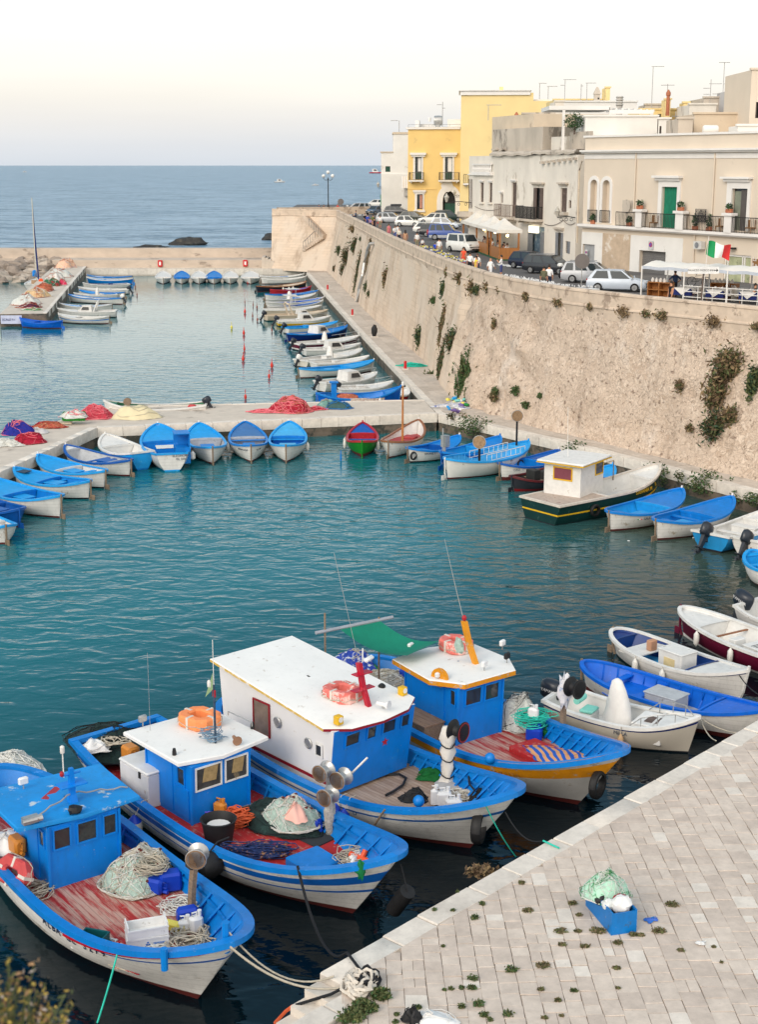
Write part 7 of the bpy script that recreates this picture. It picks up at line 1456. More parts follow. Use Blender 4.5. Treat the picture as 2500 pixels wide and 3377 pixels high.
netpile('green_cloth','crumpled bright green net cloth on the bare planks',w(F3,e3(1180,835),.52),.5,.36,.22,M('green_cloth_',S(4,92,36),.85,.2,6),[MATS['green_cloth_']],6,.01,71,cat='cloth',nz=.9)
q=MB();P_=[w(F3,e3(*c),.58)for c in((880,850),(930,832),(1000,830),(1035,850),(1020,885),(975,915),(935,935))];q.tube(P_,.04,7);tag(q.build('black_hose',BLACK),'black rubber hose curving over the bare deck in front of the blue deckhouse wall','hose')
for lab,px,d in(('tall white bottle, left of the white cans in the bow',(1175,985),(.2,.2,.5)),('square white can lying in the bow of the third boat, middle one',(1222,982),(.42,.34,.42)),('low white can lying in the bow, right of the others',(1272,1000),(.46,.32,.3))):jerrycan(lab,w(F3,e3(*px),.52),F3.h+.9,WHP,d)
netpile('net_heap','beige rope and net spread in the bow behind the white cans',w(F3,e3(1330,950),.5),.8,.55,.16,M('beige_net',(.36,.29,.23),.9,.25,9,bump=.8,bscale=30),[ROPE,STRW],60,.014,74);netpile('net_heap','black net bunched against the far side of the third bow',w(F3,e3(1412,975),.55),.35,.3,.38,M('black_net',(.015,.015,.016),.9),[DARKROPE],30,.014,77)
q=MB();P_=[w(F3,e3(*c),1.0)for c in((1355,790),(1345,830),(1350,880),(1375,910),(1355,940),(1385,945))];q.tube(P_,.03,6);tag(q.build('rope_line',DARKROPE),'black line looped on the inner bulwark of the third bow','rope')
netpile('net_heap','black rope lashed round the blue bitt on the near gunwale',w(F3,e3(1075,960),1.25),.34,.24,.3,M('black_net',(.015,.015,.016),.9),[DARKROPE],24,.02,79,cat='rope');q=MB();b=loc(F3,e3(1098,985),1.3);q.ell((b.x,b.y,1.42),(.16,.16,.17),10,6);q.build('bitt_head',MBL,F3.o)
lifebuoy_fender('cream fender with blue cap, upper left of the pair on the third boat',F3,.26,-1,.75,.16,zoff=.2,group=None);lifebuoy_fender('cream fender with blue cap, lower right of the pair on the third boat',F3,.32,-1,.8,.18,zoff=.28)
p=wld(F3,Vector(F3.H.p3(.975,1.05,-1,.25)));hang_tyre('ribbed black tyre under the bow of the boat with the long deckhouse',p,F3.h+rad(-60),.46,.26)
# boat 4: ochre trim
OC=P('ochre_paint',216,142,22,wear=(.45,.42,.38),wamt=.3)
F4=bigboat('blue fishing boat with ochre trim, white cabin roof and green sunshade, farthest of the four',e4(1500,795),e4(80,350),.5,(HRED,M('boat_grey',(.50,.49,.47),.5,.1,2,(.35,.3,.25),.25,2),OC),((.56,.82),),MBL,MBL,RDECK,.5)
bulwark_ribs(F4,.5,11,.05,.8,MBL)
q=MB();ts=[lerp(.52,.999,i/14)for i in range(15)]
for sd in(1,-1):q.loft([[F4.H.p3(t,F4.H.sheer(t)+dz,sd,.02)for dz in(.03,-.12)]for t in ts],flip=sd>0)
q.build('ochre_bow_band',OC,F4.o)
y0,y1=-.85,.95;rp_=[Vector((-2.7,y0-.32)),Vector((-.5,y0-.55)),Vector((.45,y0+.1)),Vector((.42,y1+.4)),Vector((-.5,y1+.95)),Vector((-2.45,y1+.95)),Vector((-2.9,.4))]
wh,rf=wheelhouse(F4,.2,-2.4,y0,y1,.5,2.42,CABB,.08,None,'wheelhouse',rp_,2.56,ROOFW,trim=([OC],[1]*7),th=.16)
for a,b in((.02,.13),):sidewin(F4,wh,y0,-.12,.18,1.75,2.3,WGL)
for a,b in((.14,.52),(.58,.92)):frontwin(F4,wh,.2,.08,.5,2.42,lerp(y0,y1,a),lerp(y0,y1,b),1.72,2.3,WGL)
q=MB();q.box((-1.05,y0-.03,.6),(-.4,y0,2.3));q.box((-1.02,y0-.045,1.1),(-.43,y0-.03,1.13));q.build('door',CABB,wh,smooth=0)
liferaft('faded red life raft on the ochre edged white roof',w(F4,e4(682,290),2.62),F4.h,REDF,.9,1.1,.38)
a=loc(F4,e4(780,360),2.6);q=MB();q.loft([[(a.x-f*.3+dx,a.y-f*.25+dy,z)for dx,dy in((-.08,-.08),(.08,-.08),(.08,.08),(-.08,.08))]for f,z in((0,2.6),(.6,3.3),(1,4.0))],closed=True,caps=True);ms=q.build('mast',OC,F4.o,smooth=0);q=MB();q.tube([(a.x-.3,a.y-.25,3.95),(a.x-.55,a.y-.45,5.2),(a.x-.9,a.y-.6,6.6)],[.016,.012,.006],5);q.build('whip_aerial',STEEL,ms);q=MB();q.ell((a.x-.3,a.y-.25,4.1),(.08,.08,.1),8,5);q.build('red_lamp',REDP,ms);q=MB();q.ell((a.x-.35,a.y-.4,3.2),(.2,.12,.25),8,6,0,.5,3);q.build('net_bundle',NETG,ms)
for px,mt in(((457,305),WHP),((823,395),WHP),((935,355),BLACK),((912,290),WHP)):lamp_fix(F4.o,tuple(loc(F4,e4(*px),2.58)),.3,mt)
b=loc(F4,e4(590,430),2.6);q=MB();q.lathe([(.3,-.05),(.3,.05)],14,(0,0,0),axis='Y');q.xf(0,Matrix.Translation((b.x,b.y+.1,2.6))@Matrix.Rotation(.3,4,'Z'));lp=q.build('lamp_arch',OC,F4.o);q=MB();q.obox((b.x,b.y,2.7),(.14,.14,.16),bev=.03);q.build('lamp',WHP,lp)
wb=loc(F4,e4(480,655),.9);o=thing('wooden_chest','long brown wooden chest beside the blue cabin of the ochre trimmed boat','chest',wld(F4,(wb.x,wb.y+.1,.5)),F4.h);q=MB();q.obox((0,0,.3),(1.7,.8,.6),0,bev=.02);q.build('body',DKWOOD,o);q=MB()
for k in range(4):q.box((-.87,-.42+k*.21,.6),(.87,-.42+k*.21+.2,.64))
q.build('lid',M('chest_boards',(.30,.19,.12),.7,.25,3,stretch=(1,6,6)),o,smooth=0)
cs=[loc(F4,e4(100,183),3.5),loc(F4,e4(300,142),3.5),loc(F4,e4(600,246),3.0),loc(F4,e4(440,318),3.0)]
t_=thing('sunshade','green cloth sunshade stretched over the stern on a grey pole','sunshade',F4.o.location,F4.h);q=MB();q.loft([[tuple((cs[0].lerp(cs[3],i/10)).lerp(cs[1].lerp(cs[2],i/10),j/8)-Vector((0,0,.45*math.sin(math.pi*i/10)*(.6+.4*math.sin(math.pi*j/8)))))for j in range(9)]for i in range(11)]);q.build('cloth',M('green_canvas',S(6,118,96),.85,.08,3),t_,smooth=60)
q=MB();d_=(cs[1]-cs[0]);q.tube([cs[0]-d_*.55,cs[1]+d_*.35],.06,8);q.build('cross_pole',M('pvc_grey',(.30,.32,.36),.4),t_);q=MB();pz=cs[0]-d_*.33;q.tube([(pz.x,pz.y,.9),(pz.x,pz.y,4.1)],.035,6);pz=cs[1];q.tube([(pz.x,pz.y,1.0),(pz.x,pz.y,3.6)],.035,6);q.build('post',DKWOOD,t_)
netpile('net_heap','pale rope heap in the stern below the green sunshade',w(F4,e4(350,455),.9),1.0,.6,.4,M('pale_rope_net',(.40,.36,.30),.9,.25,10,bump=.8,bscale=30),[ROPE,STRW],90,.016,81);netpile('net_heap','blue patterned cloths hung over the round stern of the ochre trimmed boat',w(F4,e4(180,350),1.25),.9,.55,.38,M('blue_pattern',S(30,60,150),.8,.4,9,(.6,.62,.65),.5,7),[ROPE],8,.012,84,cat='cloth',nz=.8,rz=F4.h);netpile('net_heap','dark green bundle in the stern under the sunshade',w(F4,e4(265,415),1.0),.35,.3,.3,GNP,[DARKROPE],6,.012,85,nz=.8);jerrycan('blue canister standing against the cabin back below the sunshade',w(F4,e4(435,455),.9),F4.h,BLP,(.4,.4,.5))
netpile('net_heap','white and black net heap with turquoise line on the red deck by the far bulwark',w(F4,e4(1000,660),.5),.72,.6,.95,NETW,[STRW,STRW,DARKROPE],90,.010,87);heaped_rope('coil of turquoise line on the white net heap',w(F4,e4(1065,665),.85),.55,.45,STRT,30,.014,.4,89);jerrycan('dark blue square can in front of the turquoise line',w(F4,e4(1070,735),.5),F4.h+.7,BLP,(.5,.4,.42));jerrycan('small yellow bottle next to the winch post of the ochre trimmed boat',w(F4,e4(1155,710),.5),F4.h,YLP,(.24,.2,.3));jerrycan('small green bottle beside the yellow one',w(F4,e4(1122,720),.5),F4.h,GNP,(.24,.2,.26));jerrycan('white canister on top of the white net heap',w(F4,e4(1065,630),1.15),F4.h+.4,WHP,(.34,.2,.36))
a=loc(F4,e4(1210,742),.5);q=MB();q.loft([[(a.x+dx,a.y+dy,z)for dx,dy in((-.08,-.06),(.08,-.06),(.08,.06),(-.08,.06))]for z in(.5,2.0)],closed=True,caps=True);po=q.build('winch_post',DKWOOD,F4.o,smooth=0);q=MB();q.ell((a.x,a.y,2.15),(.2,.2,.55),10,9,0,.6,4,7);q.build('rag_wrapping',M('patterned_rag',(.62,.62,.64),.8,.1,8,S(120,150,190),.3,9),po);winch_drum(F4.o,(a.x+.35,a.y+.1,2.35),rad(5),.32,face=M('black_drum_face',(.03,.03,.03),.5))
hc=loc(F4,e4(1080,790),.6);q=MB();q.obox((hc.x,hc.y,.58),(1.3,1.1,.2),0,bev=.03);q.build('hatch',RDECK2,F4.o)
mt,tt_,bb_=newmat('striped_cloth');tc=N(tt_,'ShaderNodeTexCoord');wv=N(tt_,'ShaderNodeTexWave',i_Scale=1.9,i_Distortion=3.2,i_Detail=1.0,bands_direction='DIAGONAL');tt_.links.new(tc.outputs['Object'],wv.inputs['Vector']);tt_.links.new(mix(tt_,rng(tt_,wv.outputs[0],.45,.55),S(24,86,176),S(206,150,104)),bb_.inputs['Base Color']);bb_.inputs['Roughness'].default_value=.9
netpile('striped_cloth','blue and orange striped cloth spread on the red hatch in the bow',w(F4,e4(1225,828),.66),1.15,.62,.16,mt,[mt],2,.01,93,cat='cloth',nz=.35,rz=F4.h+.35)
hull_text(F4,'MARINA',.50,-1,.24,.62,M('ochre_letter',S(190,130,50),.6));
q=MB();b=loc(F4,e4(850,840),1.3);q.ell((b.x,b.y,1.38),(.16,.16,.17),10,6);q.build('bitt_head',MBL,F4.o)
p=wld(F4,Vector(F4.H.p3(.985,1.2,-1,.2)));hang_tyre('plain black tyre hanging at the tip of the ochre trimmed bow',p+Vector((.15,-.1,-.1)),F4.h+rad(-70),.42,.2)
# mooring lines to the quay
QB=at(700+830/1.652,2800+690/1.652,1.26);QC=at(700+790/1.652,2800+735/1.652,1.26)
p1=wld(F1,(F1.H.L/2-.26,0,2.35))
rope([p1,QC+Vector((-.5,.3,0))],.022,ROPE,label='pale mooring rope from the lettered bow, upper of two',sag=.55);rope([wld(F1,(F1.H.L/2+.04,-.1,2.12)),QC],.028,ROPE,label='thicker pale mooring rope from the lettered bow to the knotted heap, lower of two',sag=.45)
pg=wld(F1,Vector(F1.H.p3(.66,F1.H.sheer(.66),-1)));rope([pg,at(e1(660,2010)[0],e1(660,2010)[1],.0)],.022,STRT,label='green line running from the near bow down into the dark water',sag=.05)
pk=wld(F2,Vector(F2.H.p3(.70,F2.H.sheer(.70)+.1,-1)));rope([pk,at(700+690/1.652,2800+588/1.652,.8),QB],.035,DARKROPE,label='black mooring rope from the blue striped boat over the quay edge',sag=0)if 0 else rope([pk]+[pk.lerp(at(700+690/1.652,2800+588/1.652,.9),k/10)-Vector((0,0,2.4*k/10*(1-k/10)))for k in range(1,11)]+[at(700+735/1.652,2800+565/1.652,1.28),QB,QB+Vector((.15,-.35,0))],.035,DARKROPE,label='black mooring rope from the blue striped boat over the quay edge')
rope([QB+Vector((-.05,-.1,.02)),at(700+650/1.652,2800+790/1.652,1.1),at(700+440/1.652,2800+855/1.652,.75)],.035,DARKROPE,label='short black rope lying across the landing steps');rope([at(700+440/1.652,2800+855/1.652,.75),at(700+400/1.652,2800+885/1.652,.6),at(700+340/1.652,2800+950/1.652,.3)],.04,ORL,label='frayed orange rope end hanging at the landing steps')
heaped_rope('knotted heap of thick white rope on the quay corner',QC+Vector((.05,-.05,0)),.30,.42,M('white_thick_rope',(.62,.56,.48),.9,.15,10),14,.045,.12,95)
o=thing('mooring_ring','dark iron mooring ring with black rope on the quay corner','mooring ring',QB+Vector((.1,-.3,-.06)),.5);q=MB();q.tube([(.16*math.cos(k*.524),.16*math.sin(k*.524),.05)for k in range(13)],.03,6,caps=False);q.build('ring',BLACK,o);q=MB();q.lathe([(.1,0),(.1,.08),(.04,.12)],8);q.build('eye',BLACK,o);heaped_rope('black rope knotted round the iron mooring ring',QB+Vector((.1,-.25,.0)),.2,.3,DARKROPE,9,.035,.12,97)
p3=wld(F3,(F3.H.L/2-.1,-.3,1.7));rope([p3,at(1700+190/2.065,2700+150/2.065,1.2)],.02,DARKROPE,label='dark thin line from the third bow to the quay',sag=.3);rope([at(1700+190/2.065,2700+150/2.065,1.24),at(1700+300/2.065,2700+200/2.065,1.24)],.025,STRT,label='short green rope end tied at the edge of the quay');rope([wld(F3,Vector(F3.H.p3(.93,F3.H.sheer(.93),-1))),at(e3(1580,1240)[0],e3(1580,1240)[1],.0)],.018,STRT,label='thin green line hanging from the third bow into the water',sag=.1)
rope([wld(F3,Vector(F3.H.p3(.52,F3.H.sheer(.52),-1,.08))),wld(F3,Vector(F3.H.p3(.53,.0,-1,.7)))],.03,DKWOOD,label='heavy brown rope hanging down the side of the third boat')
zb_=bz_.matrix_world if 0 else None
pm=at(*k5(1235,1030),1.0);rope([pm,at(*k5(1350,1195),1.22)],.02,ROPE,label='pale rope from the cream motor boat to the quay, steeper one',sag=.15);rope([pm,at(*k5(1660,1140),1.22)],.02,ROPE,label='pale rope from the cream motor boat along the quay, longer one',sag=.2)
rope([at(*k5(1500,690),1.0),at(*k5(1660,860),1.2)],.02,DARKROPE,label='dark rope from the boat with the cream engine box',sag=.1)
# cars and people on the rampart
TYRE=M('car_tyre',(.012,.012,.013),.7);RIM=M('alloy_rim',(.38,.39,.4),.35,.1,9,metal=.7);CGL=glass('car_glass',(.03,.04,.045),.04);HLT=M('headlight',(.5,.52,.54),.15,.05,9);TLT=M('tail_light',(.35,.015,.012),.3);PLT=M('number_plate',(.6,.6,.58),.5)
def carpaint(n,r,g,b):m=M(n,S(r,g,b),.28,.05,2,spec=.6);return m
def car(px,cv,hd,label,paint,L=4.2,Wd=1.72,Hh=1.45,kind='hatch',extra=None):
 p=at(*cv(*px),ROADZ);o=thing('parked_car',label,'car' if kind!='van' else 'van',p,rad(hd),'cars parked on the rampart road');h,w=L/2,Wd/2;bl=Hh*.60;hz=bl*.93
 K={'hatch':(.56,.18,-.74,-.96),'wagon':(.54,.16,-.86,-.98),'mpv':(.74,.34,-.82,-.97),'suv':(.48,.16,-.88,-.97),'van':(.70,.44,-.93,-.98)}[kind]
 q=MB();rows=[]
 for x,zb,zt,k in((-1,.42,bl*.72,.84),(-.985,.3,bl*.97,.93),(-.8,.22,bl,1),(K[0],.2,bl,1),(.72,.22,hz,.99),(.92,.26,hz*.86,.93),(.985,.32,hz*.7,.84),(1,.42,hz*.52,.78)):
  y=w*k;rows.append([(x*h,-y*.9,zb),(x*h,-y,zb+.2),(x*h,-y*.985,lerp(zb,zt,.72)),(x*h,-y*.9,zt),(x*h,0,zt+.03),(x*h,y*.9,zt),(x*h,y*.985,lerp(zb,zt,.72)),(x*h,y,zb+.2),(x*h,y*.9,zb)])
 q.loft(rows,0,closed=True,caps=True)
 xs=[K[0]*h,K[1]*h,K[2]*h,K[3]*h];yb,yt=w*.90,w*.74;g=[[(xs[0],s*yb,bl-.01)for s in(-1,1)],[(xs[1],s*yt,Hh-.02)for s in(-1,1)],[(xs[2],s*yt,Hh-.02)for s in(-1,1)],[(xs[3],s*yb,bl-.01)for s in(-1,1)]]
 q.loft([[g[1][0],((xs[1]),0,Hh+.02),g[1][1]],[(0-.1*h,-yt,Hh),(-.1*h,0,Hh+.05),(-.1*h,yt,Hh)],[g[2][0],(xs[2],0,Hh+.01),g[2][1]]]);q.loft(g);q.poly([g[0][0],g[1][0],g[2][0],g[3][0]]);q.poly([g[0][1],g[1][1],g[2][1],g[3][1]]);q.build('body',paint,o,smooth=38)
 def pane(P,n,name):
  P=[Vector(p_)for p_ in P];c=sum(P,Vector())/len(P);m=MB();m.poly([c+(p_-c)*.88+Vector(n)*.012 for p_ in P]);m.build(name,CGL,o,smooth=0)
 pane([g[0][0],g[0][1],g[1][1],g[1][0]],(.6,0,.8),'windscreen');pane([g[3][0],g[3][1],g[2][1],g[2][0]],(-.9,0,.3),'rear_window')
 for s in(-1,1):
  i=0 if s<0 else 1;B,T=(lambda f:Vector(g[0][i]).lerp(Vector(g[3][i]),f)),(lambda f:Vector(g[1][i]).lerp(Vector(g[2][i]),f))
  fs=(.02,.40,.72,.97)if kind in('wagon','mpv','suv')else(.02,.5,.95)if kind!='van' else(.02,.36,.97)
  for a,b in zip(fs[:-1],fs[1:]):pane([B(a+.01),T(max(.02,a)),T(b-.02),B(b-.02)],(0,s,.15),'side_window')
  for x in(-.60,.62):
   r=.31 if kind!='suv' else .37;m=MB();m.lathe([(r*.6,-.09),(r*.95,-.1),(r,-.05),(r,.05),(r*.95,.1),(r*.6,.09)],16,(x*h,s*(w-.06),r),axis='Y');wl=m.build('wheel',TYRE,o);m=MB();m.lathe([(r*.62,s*.1),(r*.5,s*.085),(r*.18,s*.1),(.0,s*.1)],12,(x*h,s*(w-.055),r),axis='Y');m.build('rim',RIM,wl)
  m=MB();m.obox((h*.935,s*w*.66,hz*.80),(.2,.34,.16),s*-.35,bev=.03);m.build('headlight',HLT,o);m=MB();m.obox((-h*.965,s*w*.76,bl*.82),(.1,.22,.3),s*.2,bev=.02);m.build('tail_light',TLT,o);m=MB();m.obox((K[0]*h-.1,s*(w+.06),bl+.06),(.1,.18,.13),bev=.03);m.build('wing_mirror',paint,o)
 m=MB();m.box((h*.995,-.26,.42),(h*1.012,.26,.53));m.box((-h*1.012,-.26,.55),(-h*.995,.26,.66));m.build('number_plate',PLT,o,smooth=0);m=MB();m.box((h*.97,-w*.5,.3),(h*1.004,w*.5,.40));m.build('grille',DARK,o,smooth=0)
 if extra=='box':m=MB();m.obox((-.3,.1,Hh+.22),(1.9,.75,.34),bev=.1);m.build('roof_box',MATS['dark_grey_car'],o)
 if extra=='rails' or kind=='wagon':m=MB();[m.tube([(xs[1]-.1,s*yt*.9,Hh+.07),(xs[2]+.2,s*yt*.9,Hh+.07)],.025,4)for s in(-1,1)];m.build('roof_rails',GREY,o)
 if extra=='band':m=MB();[m.box((-h*.93,s*(w+.004)-.01,.3),(h*.9,s*(w+.004)+.01,.62))for s in(-1,1)];m.build('side_cladding',CSIL,o,smooth=0);m=MB();m.lathe([(.33,-.1),(.36,0),(.33,.1)],14,(-h-.1,0,.85),axis='X');m.build('spare_wheel',TLT,o)
 return o
CSIL,CWH,CBL,CDK=carpaint('silver_car',175,178,182),carpaint('white_car',225,225,220),carpaint('steel_blue_car',92,108,128),carpaint('dark_grey_car',38,42,48);CNV=carpaint('navy_car',26,32,52);COL_=carpaint('olive_car',62,66,58);CB2=carpaint('blue_suv',22,70,150);CPL=carpaint('pale_blue_silver_car',190,200,212);CDG=carpaint('dark_green_car',28,48,44)
for a in(((432,234),c3,188,'silver people carrier at the far end of the parked row',CSIL,4.3,1.75,1.65,'mpv'),((560,192),c3,184,'white car behind the silver people carrier, near the green hut',CWH,4.1),((560,252),c3,236,'steel blue hatchback facing the viewer, left of two similar cars',CBL,4.0),((645,244),c3,244,'dull green-grey hatchback facing the viewer, right of two similar cars',COL_,4.0),((735,258),c3,-12,'dark estate car with a roof box',CDK,4.6,1.75,1.5,'wagon','box'),((745,210),c3,184,'olive car close to the yellow house corner',COL_,4.0),((805,238),c3,190,'white car beside the yellow house plinth',CWH,4.0),((688,318),c3,-12,'silver estate car parked beside the round white small car',CSIL,4.6,1.75,1.5,'wagon'),((815,346),c3,-12,'small rounded cream white car',CWH,3.6,1.65,1.5),((862,302),c3,-24,'dark olive saloon behind the small cream car',COL_,4.5),((1010,322),c3,172,'white estate car with roof rails under the yellow arch',CWH,4.4,1.75,1.5,'wagon'),((985,398),c3,-6,'white coupe with a red tail light in front of the dark car',CWH,4.3,1.75,1.35),((1045,425),c3,-8,'black car almost hidden behind the blue off-roader',CDK,4.4,1.75,1.5,'wagon'),((1115,452),c3,-10,'blue and silver off-road car with a red spare wheel cover',CB2,4.2,1.8,1.85,'suv','band'),((1130,305),c3,4,'dark green estate under the arched entrance',CDG,4.6,1.8,1.6,'wagon'),((1110,365),c3,-22,'pale silver hatchback behind the off-roader',CPL,4.2),((1250,545),c3,-58,'white small van facing the viewer beside the wooden terrace',CWH,4.1,1.75,1.8,'van'),((275,342),c4,-50,'navy blue hatchback next to the wooden restaurant terrace',CNV,3.9),((395,372),c4,-38,'black estate car between the navy hatchback and the scooter',CDK,4.5,1.78,1.48,'wagon'),((648,425),c4,-16,'silver estate car beside the round traffic sign',CSIL,4.6,1.78,1.52,'wagon'),((800,476),c4,-16,'pale silver hatchback closest to the white restaurant canopy',CPL,4.2,1.75,1.48)):car(*a)
# people: one skinned figure per pose
POSES={'stand':[(0,0,.98),(.0,0,1.2),(0,0,1.42),(0,0,1.54),(.01,0,1.66),(.02,0,1.74),(0,.19,1.40),(.02,.25,1.12),(.08,.24,.88),(.12,.23,.78),(0,-.19,1.40),(.0,-.25,1.12),(.05,-.25,.88),(.08,-.24,.78),(0,.1,.92),(.02,.1,.5),(0,.11,.08),(.15,.13,.04),(0,-.1,.92),(.0,-.1,.5),(-.03,-.11,.08),(.12,-.13,.04)]}
def pose(**k):
 b=list(POSES['stand'])
 for i,v in k.items():b[int(i[1:])]=v
 return b
POSES['walk']=pose(_7=(-.1,.24,1.13),_8=(-.02,.25,.9),_9=(.02,.24,.8),_11=(.14,-.25,1.14),_12=(.3,-.22,.98),_13=(.36,-.2,.92),_15=(.16,.1,.52),_16=(.18,.1,.1),_17=(.33,.11,.06),_19=(-.08,-.1,.5),_20=(-.32,-.1,.12),_21=(-.2,-.11,.03));POSES['hips']=pose(_7=(-.02,.42,1.2),_8=(.08,.24,1.02),_9=(.1,.18,1.0),_11=(-.02,-.42,1.2),_12=(.08,-.24,1.02),_13=(.1,-.18,1.0))
POSES['phone']=pose(_7=(.12,.26,1.2),_8=(.3,.12,1.38),_9=(.34,.08,1.44),_11=(.14,-.26,1.2),_12=(.3,-.12,1.38),_13=(.34,-.08,1.44));POSES['sit']=[(x,y,z-.5)for x,y,z in POSES['stand'][:6]]+[(0,.19,.9),(.06,.25,.65),(.28,.2,.6),(.36,.18,.62),(0,-.19,.9),(.06,-.25,.65),(.28,-.2,.6),(.36,-.18,.62),(.02,.1,.46),(.42,.12,.48),(.42,.12,.08),(.55,.13,.04),(.02,-.1,.46),(.42,-.12,.48),(.42,-.12,.08),(.55,-.13,.04)]
RADS=[.15,.135,.16,.062,.095,.075,.075,.052,.04,.042,.075,.052,.04,.042,.1,.068,.046,.05,.1,.068,.046,.05];EDG=[(0,1),(1,2),(2,3),(3,4),(4,5),(2,6),(6,7),(7,8),(8,9),(2,10),(10,11),(11,12),(12,13),(0,14),(14,15),(15,16),(16,17),(0,18),(18,19),(19,20),(20,21)]
BASEM={}
def figbase():
 obs={}
 for k,P_ in POSES.items():
  me=bpy.data.meshes.new('fig');me.from_pydata(P_,EDG,[]);ob=bpy.data.objects.new('fig',me);COL.objects.link(ob);sk=ob.modifiers.new('s','SKIN');sv=me.skin_vertices[0].data
  for i,r in enumerate(RADS):sv[i].radius=(r*(.78 if i in(0,1,2)else 1),r*(1.12 if i in(0,1,2)else 1))
  sv[0].use_root=True;ss=ob.modifiers.new('u','SUBSURF');ss.levels=1;obs[k]=ob
 dg=bpy.context.evaluated_depsgraph_get()
 for k,ob in obs.items():BASEM[k]=bpy.data.meshes.new_from_object(ob.evaluated_get(dg))
 for ob in obs.values():bpy.data.objects.remove(ob)
figbase()
def seg(p,a,b):d=b-a;t=max(0,min(1,(p-a).dot(d)/d.dot(d)));return(p-a-d*t).length
def cloth(c):return M('cloth_%d_%d_%d'%c,S(*c),.9,.1,6)
SKN=M('skin',S(190,138,108),.6,.05,6);HAIR=M('dark_hair',(.025,.018,.014),.6);HAIRB=M('brown_hair',(.09,.05,.03),.6);BALD=SKN
def person(p,hd,ps,top,bottom,label,hair=HAIR,h=1.0,sleeve=1,shorts=0,long=0,bag=None,dress=0,group='people strolling on the rampart road'):
 o=thing('person',label,'person',p,rad(hd),group);me=BASEM[ps].copy();me.materials.clear();[me.materials.append(m)for m in(SKN,cloth(top),cloth(bottom),BLACK)];P_=[Vector(v)for v in POSES[ps]]
 for f in me.polygons:
  c=f.center;b=min(range(len(EDG)),key=lambda i:seg(c,P_[EDG[i][0]],P_[EDG[i][1]]));m=0
  if b in(0,1):m=1
  elif b in(5,9):m=1
  elif b in(6,10):m=1 if sleeve else 0
  elif b in(13,17):m=1 if dress else 2
  elif b in(14,18):m=(0 if c.z<P_[15].z-.06 and shorts else 2)if not dress else(1 if c.z>P_[15].z-.1 else 0)
  elif b in(15,19):m=0 if shorts or dress else 2
  elif b in(16,20):m=3
  if b==0 and not dress and c.z<P_[0].z+.05:m=2
  f.material_index=m;f.use_smooth=True
 bd=bpy.data.objects.new('body',me);COL.objects.link(bd);bd.parent=o;hp=(P_[4]+P_[5])/2;q=MB()
 q.ell((hp.x-.02,0,hp.z+.025),(.108,.098,.115),10,7);
 q.v=[(x if z>hp.z-.02 or x<hp.x-.03 else hp.x-.03,y,z)for x,y,z in q.v]
 if long:q.ell((hp.x-.09,0,hp.z-.12),(.05,.1,.17),8,6)
 if hair is not None:q.build('hair',hair,o,smooth=60)
 q=MB();q.ell((hp.x+.10,0,hp.z-.03),(.022,.014,.02),6,4);[q.ell((hp.x+.088,s*.035,hp.z),(.01,.014,.008),5,3)for s in(1,-1)];q.build('face',M('face_detail',S(150,98,76),.6),o)
 if bag:q=MB();q.obox((.0,-.32,.8),(.26,.12,.28),bev=.04);q.tube([(0,-.28,.94),(.02,-.2,1.38),(0,.0,1.5)],.012,4);q.build('bag',cloth(bag),o)
 o.scale=(h,h,h);return o
def P3(x,y,hgt=1.76):return at(*c3(x,y),ROADZ+hgt)-Vector((0,0,hgt))
def P4(x,y,hgt=1.76):return at(*c4(x,y),ROADZ+hgt)-Vector((0,0,hgt))
W_=(232,230,228);DKB=(40,48,72);KH=(150,140,110)
for a in((P3(268,172),250,'stand',(190,40,40),DKB,'person in a red top standing by the motorbike at the far end'),(P3(480,248),-60,'walk',(30,30,34),DKB,'person in black walking ahead of the far strolling group'),(P3(500,255),260,'stand',(60,80,170),(60,70,130),'person in a blue top in the far strolling group'),(P3(545,258),-80,'walk',(100,110,60),DKB,'person in an olive top behind the woman in the dark dress'),(P3(598,264),-90,'stand',W_,KH,'person in white with a red bag standing apart from the far group',HAIRB,1,1,1,0,(190,20,40)),(P3(715,342),-70,'walk',W_,(90,110,170),'person in a white shirt left in the group of walkers',HAIR,1,1,1),(P3(737,336),80,'stand',W_,(90,90,90),'person in white behind the group of walkers'),(P3(747,360),-80,'stand',(220,214,200),DKB,'grey haired person in a cream shirt in the middle of the walkers',M('grey_hair',(.3,.29,.28),.7)),(P3(887,393),100,'stand',W_,KH,'man in a white shirt and khaki shorts seen from behind in the road',HAIR,1,1,1),(P3(1060,442),100,'stand',W_,(180,170,150),'person in a white shirt at the stall seen from behind'),(P3(1300,550),80,'stand',W_,(30,30,40),'person in a white blouse and dark trousers with a shoulder strap',HAIR,1,1,0,0,(40,30,30)),(P3(1357,562),-95,'walk',(235,232,225),DKB,'person in white walking behind the woman in yellow',HAIRB),(P3(1460,592),40,'walk',W_,(222,222,224),'bald man in white leaning towards the parapet',None),(P3(1545,574),165,'phone',W_,(70,80,130),'man in a long white shirt and checked shorts holding up a phone',HAIR,1,1,1),(P4(358,330),70,'stand',(92,92,70),(70,70,60),'young man in a khaki shirt walking with the man in white',HAIR,1.0,1,1),(P4(390,324),80,'stand',W_,DKB,'young man in a white shirt at the end of the buffet tables',HAIR,1.02),(P4(1155,356),100,'hips',(36,54,84),(24,24,34),'waiter in a navy shirt with hands on his hips under the white canopy'),(P4(1130,424,1.7),200,'stand',(22,22,26),(40,40,50),'man in a black tank top behind the white tablecloth',HAIR,.98,0)):person(*a)
